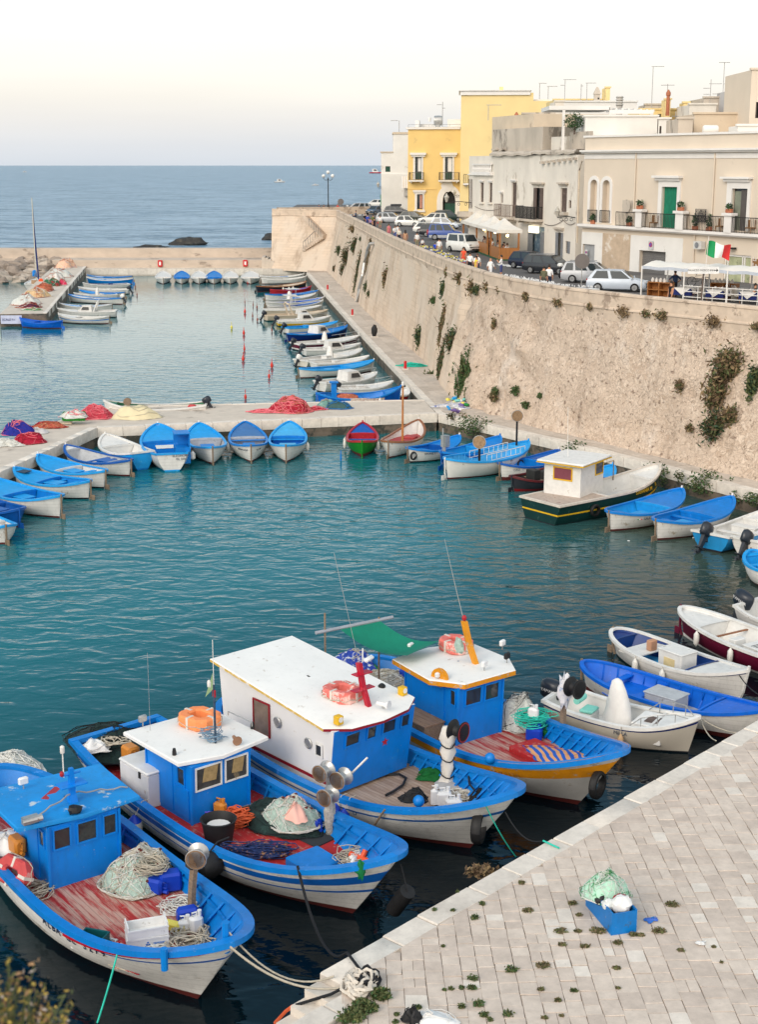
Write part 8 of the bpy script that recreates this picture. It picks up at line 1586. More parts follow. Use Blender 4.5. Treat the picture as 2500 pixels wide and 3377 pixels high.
for a in((P3(523,288,1.25),-90,'stand',(150,130,180),DKB,'child in lilac walking with the far group',HAIR,.72),(P3(1027,472,1.2),90,'stand',(30,80,200),(30,60,150),'small child in blue beside the stall',HAIR,.68),(P3(930,442,1.2),-70,'stand',W_,(60,60,70),'small child in white near the parapet',HAIR,.68)):person(*a)
for a in((P3(552,284),-80,'walk',(36,30,48),DKB,'woman in a short dark dress in the far strolling group'),(P3(667,328),-75,'stand',(214,120,130),DKB,'woman in a pink flowered dress leading the walkers'),(P3(795,378),95,'stand',(190,150,120),DKB,'long haired woman at the end of the walkers'),(P3(1250,512),-90,'stand',(226,84,54),DKB,'woman in an orange dress standing in front of the white van'),(P3(1349,580),200,'stand',(226,200,60),DKB,'woman in a yellow dress beside the parapet')):person(*a,HAIR,1.0,0,0,1,None,1)
for a in((P3(122,176,1.25),90,(60,80,110),'person sitting on the far low wall, left of two'),(P3(160,178,1.25),90,(30,32,40),'person in dark clothes sitting on the far low wall, right of two'),(at(*c3(410,252),11.0)-Vector((0,0,.75)),160,(90,100,120),'person in grey sitting on top of the parapet at the far end')):person(a[0],a[1],'sit',a[2],DKB,a[3])
# street furniture
def lamp_post(px,label):
 p=at(*px,ROADZ);o=thing('street_lamp',label,'street lamp',p);q=MB();q.lathe([(.32,0),(.3,.5),(.16,.7),(.1,1.2),(.09,5.6),(.13,5.7),(.06,6.1)],10);[q.tube([(0,0,5.7),(s*.5,0,5.55),(s*.85,0,5.85),(s*.9,0,6.1)],.05,5)for s in(-1,1)];q.build('post',IRON,o)
 for x,z in((-.9,6.4),(.9,6.4),(0,7.1)):q=MB();q.ell((x,0,z),(.36,.36,.36),12,8);q.build('globe',M('lamp_globe',(.75,.74,.7),.3),o)
lamp_post(c3(195,212),'three globed black street lamp at the far end of the rampart')
def sign(cv,x,ybase,ytop,label,R_=.32,face=0,side=M('sign_back',(.16,.14,.13),.6)):
 p=at(*cv(x,ybase),ROADZ);zt=aty(*cv(x,ytop),p.y).z;o=thing('traffic_sign',label,'traffic sign',p);q=MB();q.tube([(0,0,0),(0,0,zt-ROADZ)],.04,6);q.build('post',STEEL,o);q=MB();q.lathe([(R_,-.015),(R_,.015)],20,(0,-.06,zt-ROADZ-R_),axis='Y');q.build('disc',side,o,smooth=30)
sign(c4,584,440,250,'round traffic sign seen from behind beside the silver estate car',.55);sign(c3,292,218,130,'round dark traffic sign near the street lamp',.6)
def scooter(p,hd,label,paint):
 o=thing('scooter',label,'scooter',p,rad(hd));q=MB();q.obox((-.35,0,.62),(.8,.34,.36),bev=.1);q.obox((.45,0,.6),(.2,.36,.75),0,0,-.25,bev=.07);q.box((-.2,-.16,.28),(.42,.16,.36));q.build('body',paint,o);q=MB();q.obox((-.35,0,.86),(.7,.3,.12),bev=.05);q.build('seat',BLACK,o);q=MB();q.tube([(.5,0,.9),(.42,0,1.1)],.03,5);q.tube([(.42,-.32,1.1),(.42,.32,1.1)],.025,5);q.build('handlebar',BLACK,o)
 for x in(-.6,.65):q=MB();q.lathe([(.16,-.06),(.26,-.06),(.28,0),(.26,.06),(.16,.06)],14,(x,0,.28),axis='Y');q.build('wheel',TYRE,o)
 q=MB();q.obox((-.75,0,1.05),(.38,.4,.3),bev=.08);q.build('top_box',CWH,o)
scooter(at(*c4(500,400),ROADZ),30,'dark scooter with a white top box between the black and silver estate cars',CDK);scooter(at(*c3(315,232),ROADZ),200,'dark blue motor scooter by the round sign at the far end',CNV)
pb=at(*c2(1130,1845),ROADZ);o=thing('bicycle','black bicycle leaning by the wooden counter at the white canopy','bicycle',pb,rad(-15))
for x in(-.52,.52):q=MB();q.tube([(x+.33*math.cos(k*.393),0,.34+.33*math.sin(k*.393))for k in range(17)],.025,5,caps=False);[q.tube([(x,0,.34),(x+.32*math.cos(k),0,.34+.32*math.sin(k))],.006,3)for k in range(6)];q.build('wheel',BLACK,o)
q=MB();[q.tube(c,.02,5)for c in([(-.52,0,.34),(-.08,0,.32),(-.2,0,.8),(-.52,0,.34)],[(-.08,0,.32),(.38,0,.82),(-.18,0,.74)],[(.52,0,.34),(.38,0,.82),(.36,0,.98)],[(.36,-.25,1.0),(.36,.25,1.0)],[(-.2,0,.8),(-.22,0,.9)])];q.build('frame',BLACK,o);q=MB();q.obox((-.22,0,.92),(.26,.14,.07),bev=.02);q.build('saddle',BLACK,o)
# wooden restaurant terrace with white parasols
WD=M('pavilion_wood',(.36,.145,.04),.5,.15,3,stretch=(3,3,.6));CAN=M('canopy_white',(.74,.70,.63),.8,.05,2)
A,B,C_=at(*c1(1057,1556),ROADZ),at(*c1(1205,1556),ROADZ),at(*c1(885,1490),ROADZ);dU=(C_-A);LU=dU.length;hd=math.atan2(dU.y,dU.x);o=thing('restaurant_terrace','wooden restaurant terrace with railings and a row of white parasol roofs','pavilion',A,hd);WU=-(B-A).length;LU*=1.75
q=MB();q.box((-.2,WU,0),(LU,.15,.12));q.build('platform',M('green_carpet',(.02,.09,.04),.95),o,smooth=0)
def panels(q,a,b,h0,h1,t=.05,f=1):n=max(1,int((Vector(b)-Vector(a)).length/1.2));[q.obox(((a[0]+b[0])/2,(a[1]+b[1])/2,(h0+h1)/2),(max(t,abs(b[0]-a[0])),max(t,abs(b[1]-a[1])),h1-h0))]
for(a,b)in(((0,0),(LU*.22,0)),((LU*.30,0),(LU,0)),((0,WU),(0,0))):q=MB();panels(q,a,b,.12,1.15);[q.obox(((a[0]+(b[0]-a[0])*f),(a[1]+(b[1]-a[1])*f),1.18),(.2,.2,.06))for f in(0,1)];q.build('side_panel',WD,o,smooth=0)
for x,y in((0,0),(0,WU),(LU*.22,0),(LU*.3,0),(LU*.6,0),(LU,0),(LU*.5,WU),(LU,WU)):q=MB();q.obox((x,y,1.35),(.16,.16,2.7));q.build('post',WD,o,smooth=0)
q=MB();q.box((-.1,-.08,2.55),(LU,.08,2.75));q.box((-.08,WU,2.55),(.08,.0,2.75));q.build('beam',WD,o,smooth=0);n=4
for k in range(n):
 x0,x1=LU*k/n-.15,LU*(k+1)/n+.05;ym,xm=WU/2,(x0+x1)/2;q=MB();R4=[(x0,.3),(x1,.3),(x1,WU-.3),(x0,WU-.3)];q.loft([[(x,y,2.5)for x,y in R4],[(x,y,2.8)for x,y in R4],[(lerp(x,xm,.5),lerp(y,ym,.5),3.15)for x,y in R4],[(lerp(x,xm,.97),lerp(y,ym,.97),3.75)for x,y in R4]],closed=True);q.build('parasol_roof',CAN,o,smooth=0)
for k in range(3):q=MB();q.ell((LU*(.15+.3*k),WU*.75,2.1),(.13,.13,.13),8,6);q.build('lamp',emit('warm_bulb',(1,.75,.35),14),o)
q=MB();q.box((-.05,WU*.97,1.2),(-.03,WU*.1,2.4));q.build('clear_sheet',M('clear_sheet_',(.55,.5,.42),.1),o,smooth=0)if 0 else None
for k in range(13):
 x,y=LU*(.06+.075*k),-.55-(k*37%5)*.55;y=max(y,WU+.5);person(Matrix.Translation(A)@Matrix.Rotation(hd,4,'Z')@Vector((x,y,.12)),(k*97)%360,'sit',[(40,36,44),W_,(120,60,60),(200,180,160),(60,60,90)][k%5],DKB,'diner sitting inside the wooden restaurant terrace',[HAIR,HAIRB][k%2],1,k%2,0,k%3==0,None,0,'diners inside the wooden terrace')
 # white canopy restaurant on the right
z0=ROADZ;fa,fb=at(*c2(655,1925),z0+.1),at(*c2(1612,1990),z0+.1);d=(fb-fa).normalized();nn=Vector((-d.y,d.x,0));LC=(fb-fa).length+5;hd=math.atan2(d.y,d.x);o=thing('restaurant_canopy','long white restaurant canopy on thin white posts along the parapet','canopy',(fa.x,fa.y,z0),hd);ZC=aty(*c2(662,1690),fa.y).z-z0;nb=9
q=MB();sg=lambda i,j:ZC-.12*math.sin(math.pi*((i*.5)%1.0))+.32*math.sin(math.pi*j/6)+.05
q.loft([[(LC*i/24,3.6*j/6,sg(i*.75,j))for j in range(7)]for i in range(25)]);q.build('roof_cloth',CAN,o,smooth=60);q=MB();q.loft([[(LC*i/60,-.03+.02*math.sin(i*2.1),ZC+.08-dz+.03*math.sin(i*.8))for dz in(0,.2)]for i in range(61)]);q.build('valance',M('valance_grey',(.46,.50,.56),.8),o,smooth=60)
for x in(.02,3.2,6.3,9.4,12.5,15.5):
 for y in(0,3.4):
  if x<LC:q=MB();q.box((x-.04,y-.04,0),(x+.04,y+.04,ZC+.1));q.build('post',TRIM,o,smooth=0)
q=MB();[q.tube([(3.2,0,z),(LC,0,z)],.03,5)for z in(.25,.6,.95)];[q.tube([(3.2+k*1.05,0,0),(3.2+k*1.05,0,.95)],.025,5)for k in range(int((LC-3.2)/1.05))];q.build('railing',TRIM,o)
MC=Matrix.Translation((fa.x,fa.y,z0))@Matrix.Rotation(hd,4,'Z');GW='tables laid with white cloths under the canopy'
def table(p,rz,label,w=1.2,dd=.9,blue=True,group=GW,set_=1):
 t=thing('dining_table',label,'table',p,rz,group);q=MB();q.obox((0,0,.74),(w,dd,.03));q.build('top',WOODV,t,smooth=0);q=MB();x,y=w/2+.01,dd/2+.01;q.loft([[(-x,-y,.765),(x,-y,.765),(x,y,.765),(-x,y,.765)]]+[[(-x*k,-y*k,z),(x*k,-y*k,z),(x*k,y*k,z),(-x*k,y*k,z)]for k,z in((1,.75),(1.03,.3))],1 if blue else 0,closed=True);q.poly([(-x,-y,.767),(x,-y,.767),(x,y,.767),(-x,y,.767)])
 if blue:
  for a in range(4):Mx=Matrix.Rotation(a*math.pi/2,3,'Z');e,g=(y,x)if a%2==0 else(x,y);q.poly([Mx@Vector(v)for v in((-g,-e-.03,.768),(0,-e-.06,.32),(g,-e-.03,.768))])
 q.build('tablecloth',[TRIM,M('navy_cloth',S(30,42,100),.9)],t,smooth=0);q=MB();rr=random.Random(int(p[0]*50));[q.lathe([(.03,.77),(.008,.79),(.008,.85),(.035,.87),(.032,.95)],6,(rr.uniform(-.8,.8)*x,rr.uniform(-.8,.8)*y,0))for _ in range(6*set_)];[q.lathe([(.12,.772),(.13,.785)],10,(rr.uniform(-.7,.7)*x,rr.uniform(-.7,.7)*y,0))for _ in range(2)];q.build('tableware',M('glassware',(.7,.7,.7),.1),t)
def chair(p,rz,lab,grp):
 c=thing('dining_chair',lab,'chair',p,rz,grp);cm=M('chair_cover',(.66,.60,.53),.8);q=MB();q.obox((0,0,.45),(.45,.45,.06),bev=.02);q.build('seat',cm,c);q=MB();q.loft([[(-.22,-.2*k,z),(-.22,.2*k,z)]for z,k in((.1,1.1),(.45,1),(.8,1),(1.0,.7))]);q.loft([[(-.25,-.2*k,z),(-.25,.2*k,z)]for z,k in((.1,1.1),(.45,1),(.8,1),(1.0,.7))]);q.build('backrest',cm,c,smooth=0);[MB().tube([(.18,y,0),(.18,y,.42)],.02,4).build('leg',WOODV,c)for y in(-.18,.18)]
for k in range(6):
 x=2.9+k*2.35;table(MC@Vector((x,.8,0)),hd,'table with a white over navy cloth beside the white railing',group=GW)
 for s in(-1,1):chair(MC@Vector((x+s*.85,.8,0)),hd+(0 if s<0 else math.pi),'cream covered chair at a table under the white canopy','cream chairs under the canopy')
 if k%2:table(MC@Vector((x,2.7,0)),hd,'white laid table in the back row under the canopy',blue=False,group='back row tables under the canopy')
def counter(x,y,w,lab):t=thing('serving_counter',lab,'counter',MC@Vector((x,y,0)),hd);q=MB();q.box((-w/2,.25,0),(w/2,.3,1.0));[q.box((-w/2,-.3,z),(w/2,.25,z+.05))for z in(.05,.5,.98)];[q.box((s-.03,-.3,0),(s+.03,.25,.98))for s in(-w/2,0,w/2)];q.build('cabinet',WD,t,smooth=0);q=MB();[q.lathe([(.1,1.03),(.12,1.15),(.05,1.3)],8,(-w/2+.2+k*.3,0,0))for k in range(int(w/.35))];q.build('dishes',TRIM,t)
counter(1.0,.9,1.7,'orange wooden serving counter at the end of the white canopy');counter(4.6,3.0,1.8,'second wooden counter with dishes below the parked bicycle')
for x,lab,c in((7.9,'woman in black eating at the table by the railing',(30,28,30)),(10.3,'man in a grey shirt sitting at the railing table',(130,130,134))):person(MC@Vector((x,.75,.0)),math.degrees(hd)+(0 if x<9 else 180),'sit',c,DKB,lab,HAIR,1,0)
for k,(x,lab,c)in enumerate(((10.6,'man in a red shirt sitting in the back row under the canopy',(190,70,66)),(11.8,'person in blue sitting next to the man in red',(90,120,160)))):person(MC@Vector((x,2.7,.0)),math.degrees(hd)+90,'sit',c,DKB,lab)
p=at(*c2(1148,1955),z0+1.0);o=thing('direction_sign','white direction sign with an arrow on a brown post at the parapet','sign',(p.x,p.y,z0));zt=aty(*c2(1158,1700),p.y).z-z0;q=MB();q.tube([(0,0,0),(.08,0,zt)],.045,6);q.build('post',BROWN,o);q=MB();q.box((-.85,-.06,zt-.3),(.95,-.02,zt+.1));b_=q.build('board',PWH,o,smooth=0);text('PALAZZO MOSCO INN',.15,IRON,b_,(-.08,-.065,zt-.1),(rad(90),0,0));q=MB();q.box((.68,-.068,zt-.12),(.86,-.06,zt-.08));q.poly([(.92,-.065,zt-.1),(.8,-.065,zt),(.8,-.065,zt-.2)]);q.build('arrow',IRON,b_,smooth=0)
for k in range(7):p=at(*c4(130+k*58,392+k*10.5),ROADZ+.75);table((p.x,p.y,ROADZ),-.9,'white clothed buffet table with rows of glasses along the parapet',1.7,1.0,False,'buffet tables along the parapet',3)
p=at(*c4(605,462),ROADZ+.75);table((p.x,p.y,ROADZ),-.7,'white clothed buffet table in front of the silver hatchback, apart from the others',1.7,.9,False,'buffet tables along the parapet',2)
for k in range(5):p=at(*c3(960+k*66,508+k*26),ROADZ+.8);t=thing('market_stall','souvenir stall table with small trinkets in front of the parapet','stall',(p.x,p.y,ROADZ),rad(-75),'souvenir stalls along the parapet');q=MB();q.box((-1.3,-.5,.75),(1.3,.5,.8));q.box((-1.3,-.52,.2),(1.3,-.5,.78));q.build('table',M('stall_blue',(.10,.13,.3),.8),t,smooth=0);q=MB();rr=random.Random(k);[q.obox((rr.uniform(-1.2,1.2),rr.uniform(-.4,.4),.84),(.12,.1,rr.uniform(.05,.2)),rr.random()*3,m=rr.randrange(3))for _ in range(34)];q.build('trinkets',[TRIM,BROWN,YLP],t,smooth=0)
# far boats
def k0(x,y):return(x/2.36,650+y/2.36)
def k6(x,y):return(400+x/2.203,850+y/2.203)
def k7(x,y):return(800+x/2.753,860+y/2.753)
GA,GB_,GC='small boats moored along the narrow pier','small boats moored under the breakwater wharf','boats moored side by side along the far promenade'
def far(cv,stern,bow,label,g,B=2.0,top=HW,gm=INW,im=INW,fm=INW,kind=0,motor=None,cabin=None,**k):
 if kind:return gozzo('motor_boat',label,cv(*bow),cv(*stern),B,k.pop('D',.65),top,gm,im,fm,fd=k.pop('fd',.3),ad=None,anti=HBLK,box=k.pop('box',(-.2,.5,.7,.5)),th=(-.5,),group=g,n=12,tw=.86,post=False,motor=motor,sb=.4,ss=.05,**k)
 return gozzo('rowing_boat',label,cv(*bow),cv(*stern),B,.65,top,gm,im,fm,fd=k.pop('fd',.25),ad=-.75,box=k.pop('box',(-.2,.7,.7,.3)),th=(-.45,.1),group=g,n=12,sb=.4,ss=.25,motor=motor,**k)
def cuddy(t,H,x=.2,l=1.7,h=.75,win=1):
 z=H.D-.05;w=H.B*.36;q=MB();q.loft([[(x-l/2,-w,z),(x+l/2,-w*.7,z),(x+l/2,w*.7,z),(x-l/2,w,z)],[(x-l/2+.1,-w*.85,z+h),(x+l*.12,-w*.7,z+h),(x+l*.12,w*.7,z+h),(x-l/2+.1,w*.85,z+h)]],closed=True,caps=True);o=q.build('cuddy',INW,t,smooth=0);q=MB();[q.poly([(x-l*.3,s*(w*.98),z+h*.35),(x+l*.22,s*w*.86,z+h*.35),(x+l*.1,s*w*.83,z+h*.8),(x-l*.28,s*w*.93,z+h*.8)])for s in(-1,1)];q.poly([(x+l*.42,-w*.6,z+h*.2),(x+l*.42,w*.6,z+h*.2),(x+l*.2,w*.58,z+h*.85),(x+l*.2,-w*.58,z+h*.85)]);q.build('window',WGL,o,smooth=0)
def console(t,H,x=-.3,cover=True):q=MB();q.loft([[(x+a*math.cos(k*.785),b*math.sin(k*.785),z)for k in range(8)]for z,a,b in((.2,.3,.4),(.9,.28,.38),(1.5,.16,.25),(1.65,.05,.05))],0,closed=True,caps=True);q.build('console_cover',INW,t,smooth=50)
def arch(t,H,x=-1.0,col=INW):q=MB();w=H.B*.4;q.tube([(x,-w,.7),(x-.5,-w*.9,1.9),(x-.6,0,2.05),(x-.5,w*.9,1.9),(x,w,.7)],.1,6);q.build('roll_bar',col,t)
def rails(t,H):q=MB();P_=[Vector(H.p3(tt,H.sheer(tt)+.4,sd,-.08))for sd,T_ in((-1,(.3,.55,.8,.95)),(1,(.95,.8,.55,.3)))for tt in T_];q.tube(P_,.02,4);[q.tube([p,p-Vector((0,0,.4))],.015,3)for p in P_[::2]];q.build('bow_rail',STEEL,t)
for i,(s,b,lab,kw,ex)in enumerate((((1030,612),(672,600),'white and blue boat with a small white top, innermost at the narrow pier',dict(im=MBL,gm=MBL),0),((1032,632),(668,618),'blue boat with white rail, second innermost at the narrow pier',dict(top=MBL,gm=INW,im=LB,fm=LB),0),((1000,672),(640,662),'white motor boat with a rolled navy cover along the narrow pier',dict(kind=1,im=NB,fm=NB),0),((1005,715),(603,692),'white boat with a dark green transom by the narrow pier',dict(kind=1,B=2.2,motor=MOT),0),((970,738),(612,716),'light blue lined boat tucked behind the white outboard boat',dict(im=LB,gm=MBL,fm=LB),0),((905,752),(568,738),'white boat with a wrapped console beside the narrow pier',dict(kind=1),1),((958,782),(528,750),'white boat with a broad blue rim and a covered outboard, middle of the pier row',dict(gm=MBL,im=INW,motor=WHITE),0),((870,832),(458,820),'white boat with pale blue inside, third from the front of the pier row',dict(im=LB,fm=LB),0),((905,882),(440,858),'white boat with low cabin and canopy frame, second from the pier end',dict(kind=1,B=2.3,D=.75),2),((850,925),(448,900),'white boat with a blue stripe along its side, frontmost of the pier row',dict(B=2.3,stripes=((.45,.6),),stm=MBL,box=None),0))):
 t,H=far(k0,s,b,lab,GA,**kw)
 if ex==1:console(t,H)
 if ex==2:cuddy(t,H,.2,1.8);arch(t,H,-.9)
t,H=far(k0,(480,960),(150,935),'deep blue rowing boat lying across the end of the narrow pier','none',B=2.2,top=RB,gm=RB,im=RB,fm=RB);t['group']='lone boats';del t['group']
fender(H,t,-.2,-1,.5,.12)
for x,lab,top,c in((302,'plain white covered boat, leftmost under the wharf wall',HW,INW),(437,'white boat with a bright blue cover, second from left under the wharf',HW,MBL),(563,'white boat with a dark rudder and blue hatch, third under the wharf',HW,INW),(672,'white boat with a blue deck, fourth under the wharf',HW,MBL),(790,'white open boat with a rail, fifth under the wharf',HW,INW),(938,'larger white boat with a high round bow rail, nearest the stone steps',HW,INW)):
 t,H=far(k6,(x,150),(x,92),lab,GB_,B=2.5 if x<900 else 3.0,gm=INW if c is INW else MBL,im=c,fm=c,fd=-.2)
 if x>700:rails(t,H)
for s,b,lab,kw,ex in(((150,132),(560,112),'blue and white boat with a rolled blue sail, innermost of the promenade row',dict(im=MBL,gm=INW),0),((165,158),(578,135),'low white boat, second innermost of the promenade row',dict(im=INW,gm=HW),0),((120,228),(578,182),'black hulled boat with a cream deck and white fenders in the promenade row',dict(top=M('black_hull',(.015,.016,.03),.4),gm=WOODV,im=BEIGE,fm=BEIGE,B=2.4,anti=HRED),9),((250,258),(622,225),'slim red rowing boat in the promenade row',dict(top=REDP,gm=REDP,im=MBL,fm=MBL,B=1.6),0),((200,300),(685,262),'white boat with blue inside and white stern cover, next to the red one',dict(im=MBL,gm=MBL,fm=MBL),0),((205,345),(662,288),'white and mid blue boat with a rail, left of the boat with the diamond frame',dict(im=MBL,gm=INW,anti=HBLK),1),((205,372),(740,322),'white boat with a folded canopy frame and royal blue inside',dict(im=RB,fm=RB,gm=INW),8),((218,408),(728,352),'white boat with dark blue floor and a name on the side',dict(im=DB,fm=DB,gm=INW),0),((195,440),(718,395),'brown sided motor boat with a tall windscreen post',dict(kind=1,top=BEIGE,B=2.2),8),((200,492),(775,435),'cream motor boat with a big roll bar',dict(kind=1,top=BEIGE,gm=BEIGE,im=BEIGE,fm=BEIGE,B=2.3,motor=MOT),5),((310,538),(800,492),'white cabin boat with a yellow lower hull',dict(kind=1,B=2.3,motor=MOT,top=YL,gm=HW,stripes=((.45,1),),stm=HW),4),((385,605),(865,540),'white boat with light blue rim and deck behind the dark outboard',dict(kind=1,im=LB,gm=LB,fm=LB,motor=MOT),0),((398,660),(950,582),'navy sided boat with a small windowed cabin and bright blue foredeck',dict(top=NB,gm=MBL,im=INW,fm=MBL,B=2.3),4),((470,748),(1058,668),'white boat with a maroon band and a covered console',dict(kind=1,B=2.3,stripes=((.2,.75),),stm=MAR,motor=MOT),1),((550,800),(1072,738),'white sports boat with black cabin windows',dict(kind=1,B=2.2,motor=MOT),4),((525,900),(1085,785),'cream white motor boat with a wrapped outboard and pointed console cover',dict(kind=1,B=2.3,top=M('cream_gelcoat2',(.62,.58,.50),.3),motor=WHITE),1),((640,925),(1150,850),'plain white motor boat beside the long light blue boat',dict(kind=1),0),((505,975),(1195,890),'long white boat with light blue rim and foredeck, rusty stern post',dict(im=LB,gm=LB,fm=LB,B=2.3),0),((700,1098),(1220,1000),'white cabin boat with a big black outboard and red trim',dict(kind=1,B=2.3,D=.8,motor=MOT),6),((865,1150),(1370,1080),'white open motor boat with a yellow headed post, second nearest the pier',dict(kind=1,B=2.1,motor=MOT,fd=.1),3),((1330,1200),(1492,1140),'red bow poking out behind the big blue fishing boat',dict(top=REDP,gm=INW,B=1.6),0)):
 t,H=far(k7,s,b,lab,GC,**kw)
 if ex in(4,6):cuddy(t,H,.3,1.9,.8)
 if ex in(3,4,5,6,1):rails(t,H)
 if ex in(1,):console(t,H)
 if ex==5:arch(t,H,-.8,BEIGE);cuddy(t,H,.8,1.4,.55)
 if ex==8:q=MB();q.tube([(-.3,-.5,.6),(-.2,-.5,2.3),(-.2,.5,2.3),(-.3,.5,.6)],.04,5);q.box((-1.2,-.7,2.3),(.4,.7,2.36));q.build('canopy_frame',INW,t,smooth=0)
 if ex==9:[fender(H,t,x,-1,.55,.13)for x in(-.8,.3,1.1)]
t,H=gozzo('fishing_boat','big plain blue wooden boat with an old rug hanging over its side',k7(1440,1130),k7(672,1200),2.9,.95,RB,MBL,MBL,MBL,fd=.62,ad=-.82,box=None,th=(.05,),group=GC,n=20,floorz=.4,anti=HBLK,sb=.7,ss=.3,fen=((.45,-1),(.1,-1),(-.1,-1)),nm=[('S. ANNA 2',-.72,-1)])
q=MB();q.box((-H.L*.33,-.2,.5),(-H.L*.27,.2,2.0));q.box((-H.L*.35,-.3,2.0),(-H.L*.25,.3,2.1));q.build('winch_post',MBL,t,smooth=0);q=MB();x0=-.8;q.loft([[(x0+2.6*i/12,-H.hb(H.tx(x0+2.6*i/12),.8)-.1-.02*math.sin(i*2)+(.35 if j==0 else 0),(.98 if j<2 else .5+.04*math.sin(i)))for j in range(3)]for i in range(13)]);q.build('rug',M('old_rug',S(200,180,165),.9,.3,7,S(150,90,90),.3,5),t,smooth=50);q=MB();q.ell((-.9,.1,.8),(.9,.6,.35),12,6,0,.5,3);q.build('net_heap',NETBR,t)
t,H=gozzo('motor_boat','long low white boat with a dark green inside behind the inner pier',k1(800,156),k1(1612,184),2.5,1.25,HW,INW,P('green_inside',10,98,62),MATS['green_inside'],fd=.75,ad=None,box=None,th=(.3,),thm=MATS['green_inside'],tw=.8,post=False,n=18,anti=HBLK,motor=MOT,group='none');del t['group']
q=MB();q.tube([(1.9,.2,.4),(1.9,.2,1.6)],.12,7);q.lathe([(.28,-.12),(.28,.12)],12,(1.95,.2,1.65),axis='Y');q.build('net_winch',DKWOOD,t);q=MB();q.obox((-2.6,0,.9),(.6,.5,1.0),bev=.1);q.build('red_seat',REDR,t)
p=at(*k0(228,735),0);t=thing('sailing_yacht','white sailing yacht with a bare mast and blue wrapped sail beside the narrow pier','sailing boat',(p.x,p.y+4.2,0),rad(97));H=Hull(9.5,3.0,1.0,.3,.1,tw=.7,srake=.4,rake=1.0);hull_parts(H,t,(HBLK,HW,NB),.12,((.88,.96),),.12,INW,INW,INW,.55,16);deck(H,t,-.2,.98,INW,name='foredeck',fz=.55);q=MB();q.tube([(.6,0,.6),(.5,0,13.2)],[.09,.06],7);ms=q.build('mast',M('mast_cream',(.6,.56,.46),.4),t);q=MB();q.tube([(3.6,0,1.0),(2.2,.05,6.5),(.6,0,12.5)],[.1,.12,.05],6);q.build('furled_sail',NB,ms);q=MB();q.tube([(.5,0,1.9),(-1.5,0,2.6),(-3,0,2.2)],[.2,.32,.15],8);q.build('sail_cover',MBL,ms);boxpart(t,(-2.2,0,.6),(.1,.9,.9),M('hatch_wicker',(.4,.26,.16),.7),'hatch_board');q=MB();q.lathe([(.28,-.05),(.34,0),(.28,.05)],14,(-3.6,-1.1,1.5),axis='X');q.build('lifebuoy',M('orange_plastic',S(226,84,40),.5),t)
def speedboat(u,v,L,hd,lab,top=HW,wake=30,tall=1.):
 p=at(u,v,0);t=thing('speed_boat',lab,'boat',p,rad(hd));H=Hull(L,L*.3,L*.11,.4,0,tw=.85);hull_parts(H,t,(HBLK,top,top),.1,(),.1,INW,INW,INW,.4,10);cuddy(t,H,.2,L*.5,L*.13*tall)
 q=MB();q.loft([[(-L/2-x,s*(.3+w),.06)for s in(-1,1)]for x,w in((0,.5),(wake*.3,1.2),(wake,.3))]);w_=tag(q.build('wake',M('wake_foam',(.7,.72,.74),.8),smooth=0),kind='structure');w_.location=p;w_.rotation_euler=(0,0,rad(hd))
speedboat(922,602,11,4,'white speed boat heading right on the open sea with a foaming wake',wake=45,tall=1.6);speedboat(1040,612,6,10,'small low white boat on the open sea near the street lamp',wake=3);speedboat(80,568,10,5,'tiny white boat near the horizon at the far left',wake=3);speedboat(1238,572,24,2,'white and red excursion boat half hidden behind the far white house',top=P('ferry_red',200,60,80),wake=4,tall=2)
# heaps of net on the piers
def pile(px,cv,z,rx,ry,h,mat,st,n,lab,seed,**k):return netpile(k.pop('name','net_heap'),lab,at(*cv(*px),z),rx*.58,ry*.62,h*.62,mat,st,n,k.pop('r',.018),seed,**k)
pile((130,430),k1,1.2,1.9,1.1,1.3,NETB,[NETB,STRP],40,'purple and blue net heap on the pier at the left edge',101);pile((225,490),k1,1.2,1.7,1.3,.9,M('crimson_net',S(160,18,48),.9,.25,9),[STRP,NETR],40,'crimson net spread beside the purple heap',103);pile((45,520),k1,1.2,1.5,1.0,.6,NETW,[STRW],30,'white floats and grey net at the left end of the pier',105,nz=.9);pile((290,420),k1,1.2,1.3,.8,.45,M('grey_plastic',(.5,.48,.48),.6),[STRW],10,'crumpled grey plastic sheet beside the purple net',107);pile((365,378),k1,1.2,1.8,.8,.6,NETBR,[NETBR,NETR],40,'brown net heap behind the grey plastic sheet',109);pile((755,300),k1,1.2,2.1,1.4,1.3,M('pink_net',S(180,56,72),.9,.25,9),[STRP],60,'pink red net heap left of the cream tarpaulin',111);pile((1045,300),k1,1.2,3.0,1.7,1.3,M('cream_tarp',S(212,200,164),.85,.05,2),[ROPE],4,'cream tarpaulin thrown over a heap of gear on the pier',113,cat='tarpaulin',name='tarpaulin',nz=.3)
o=crate('green wooden crate under white net on the pier',at(*k1(575,318),1.2),.1,GRNP,(1.5,.9,.5));pile((575,300),k1,1.65,1.4,.9,.7,NETW,[STRP,STRW],30,'white and pink net spilling from the green crate',115);q=MB();q.obox((0,0,.08),(1.3,.6,.1),.1);o=q.build('cardboard',BEIGE,None,loc=at(*k1(480,350),1.2));tag(o,'flattened cardboard lying in front of the green crate','cardboard')
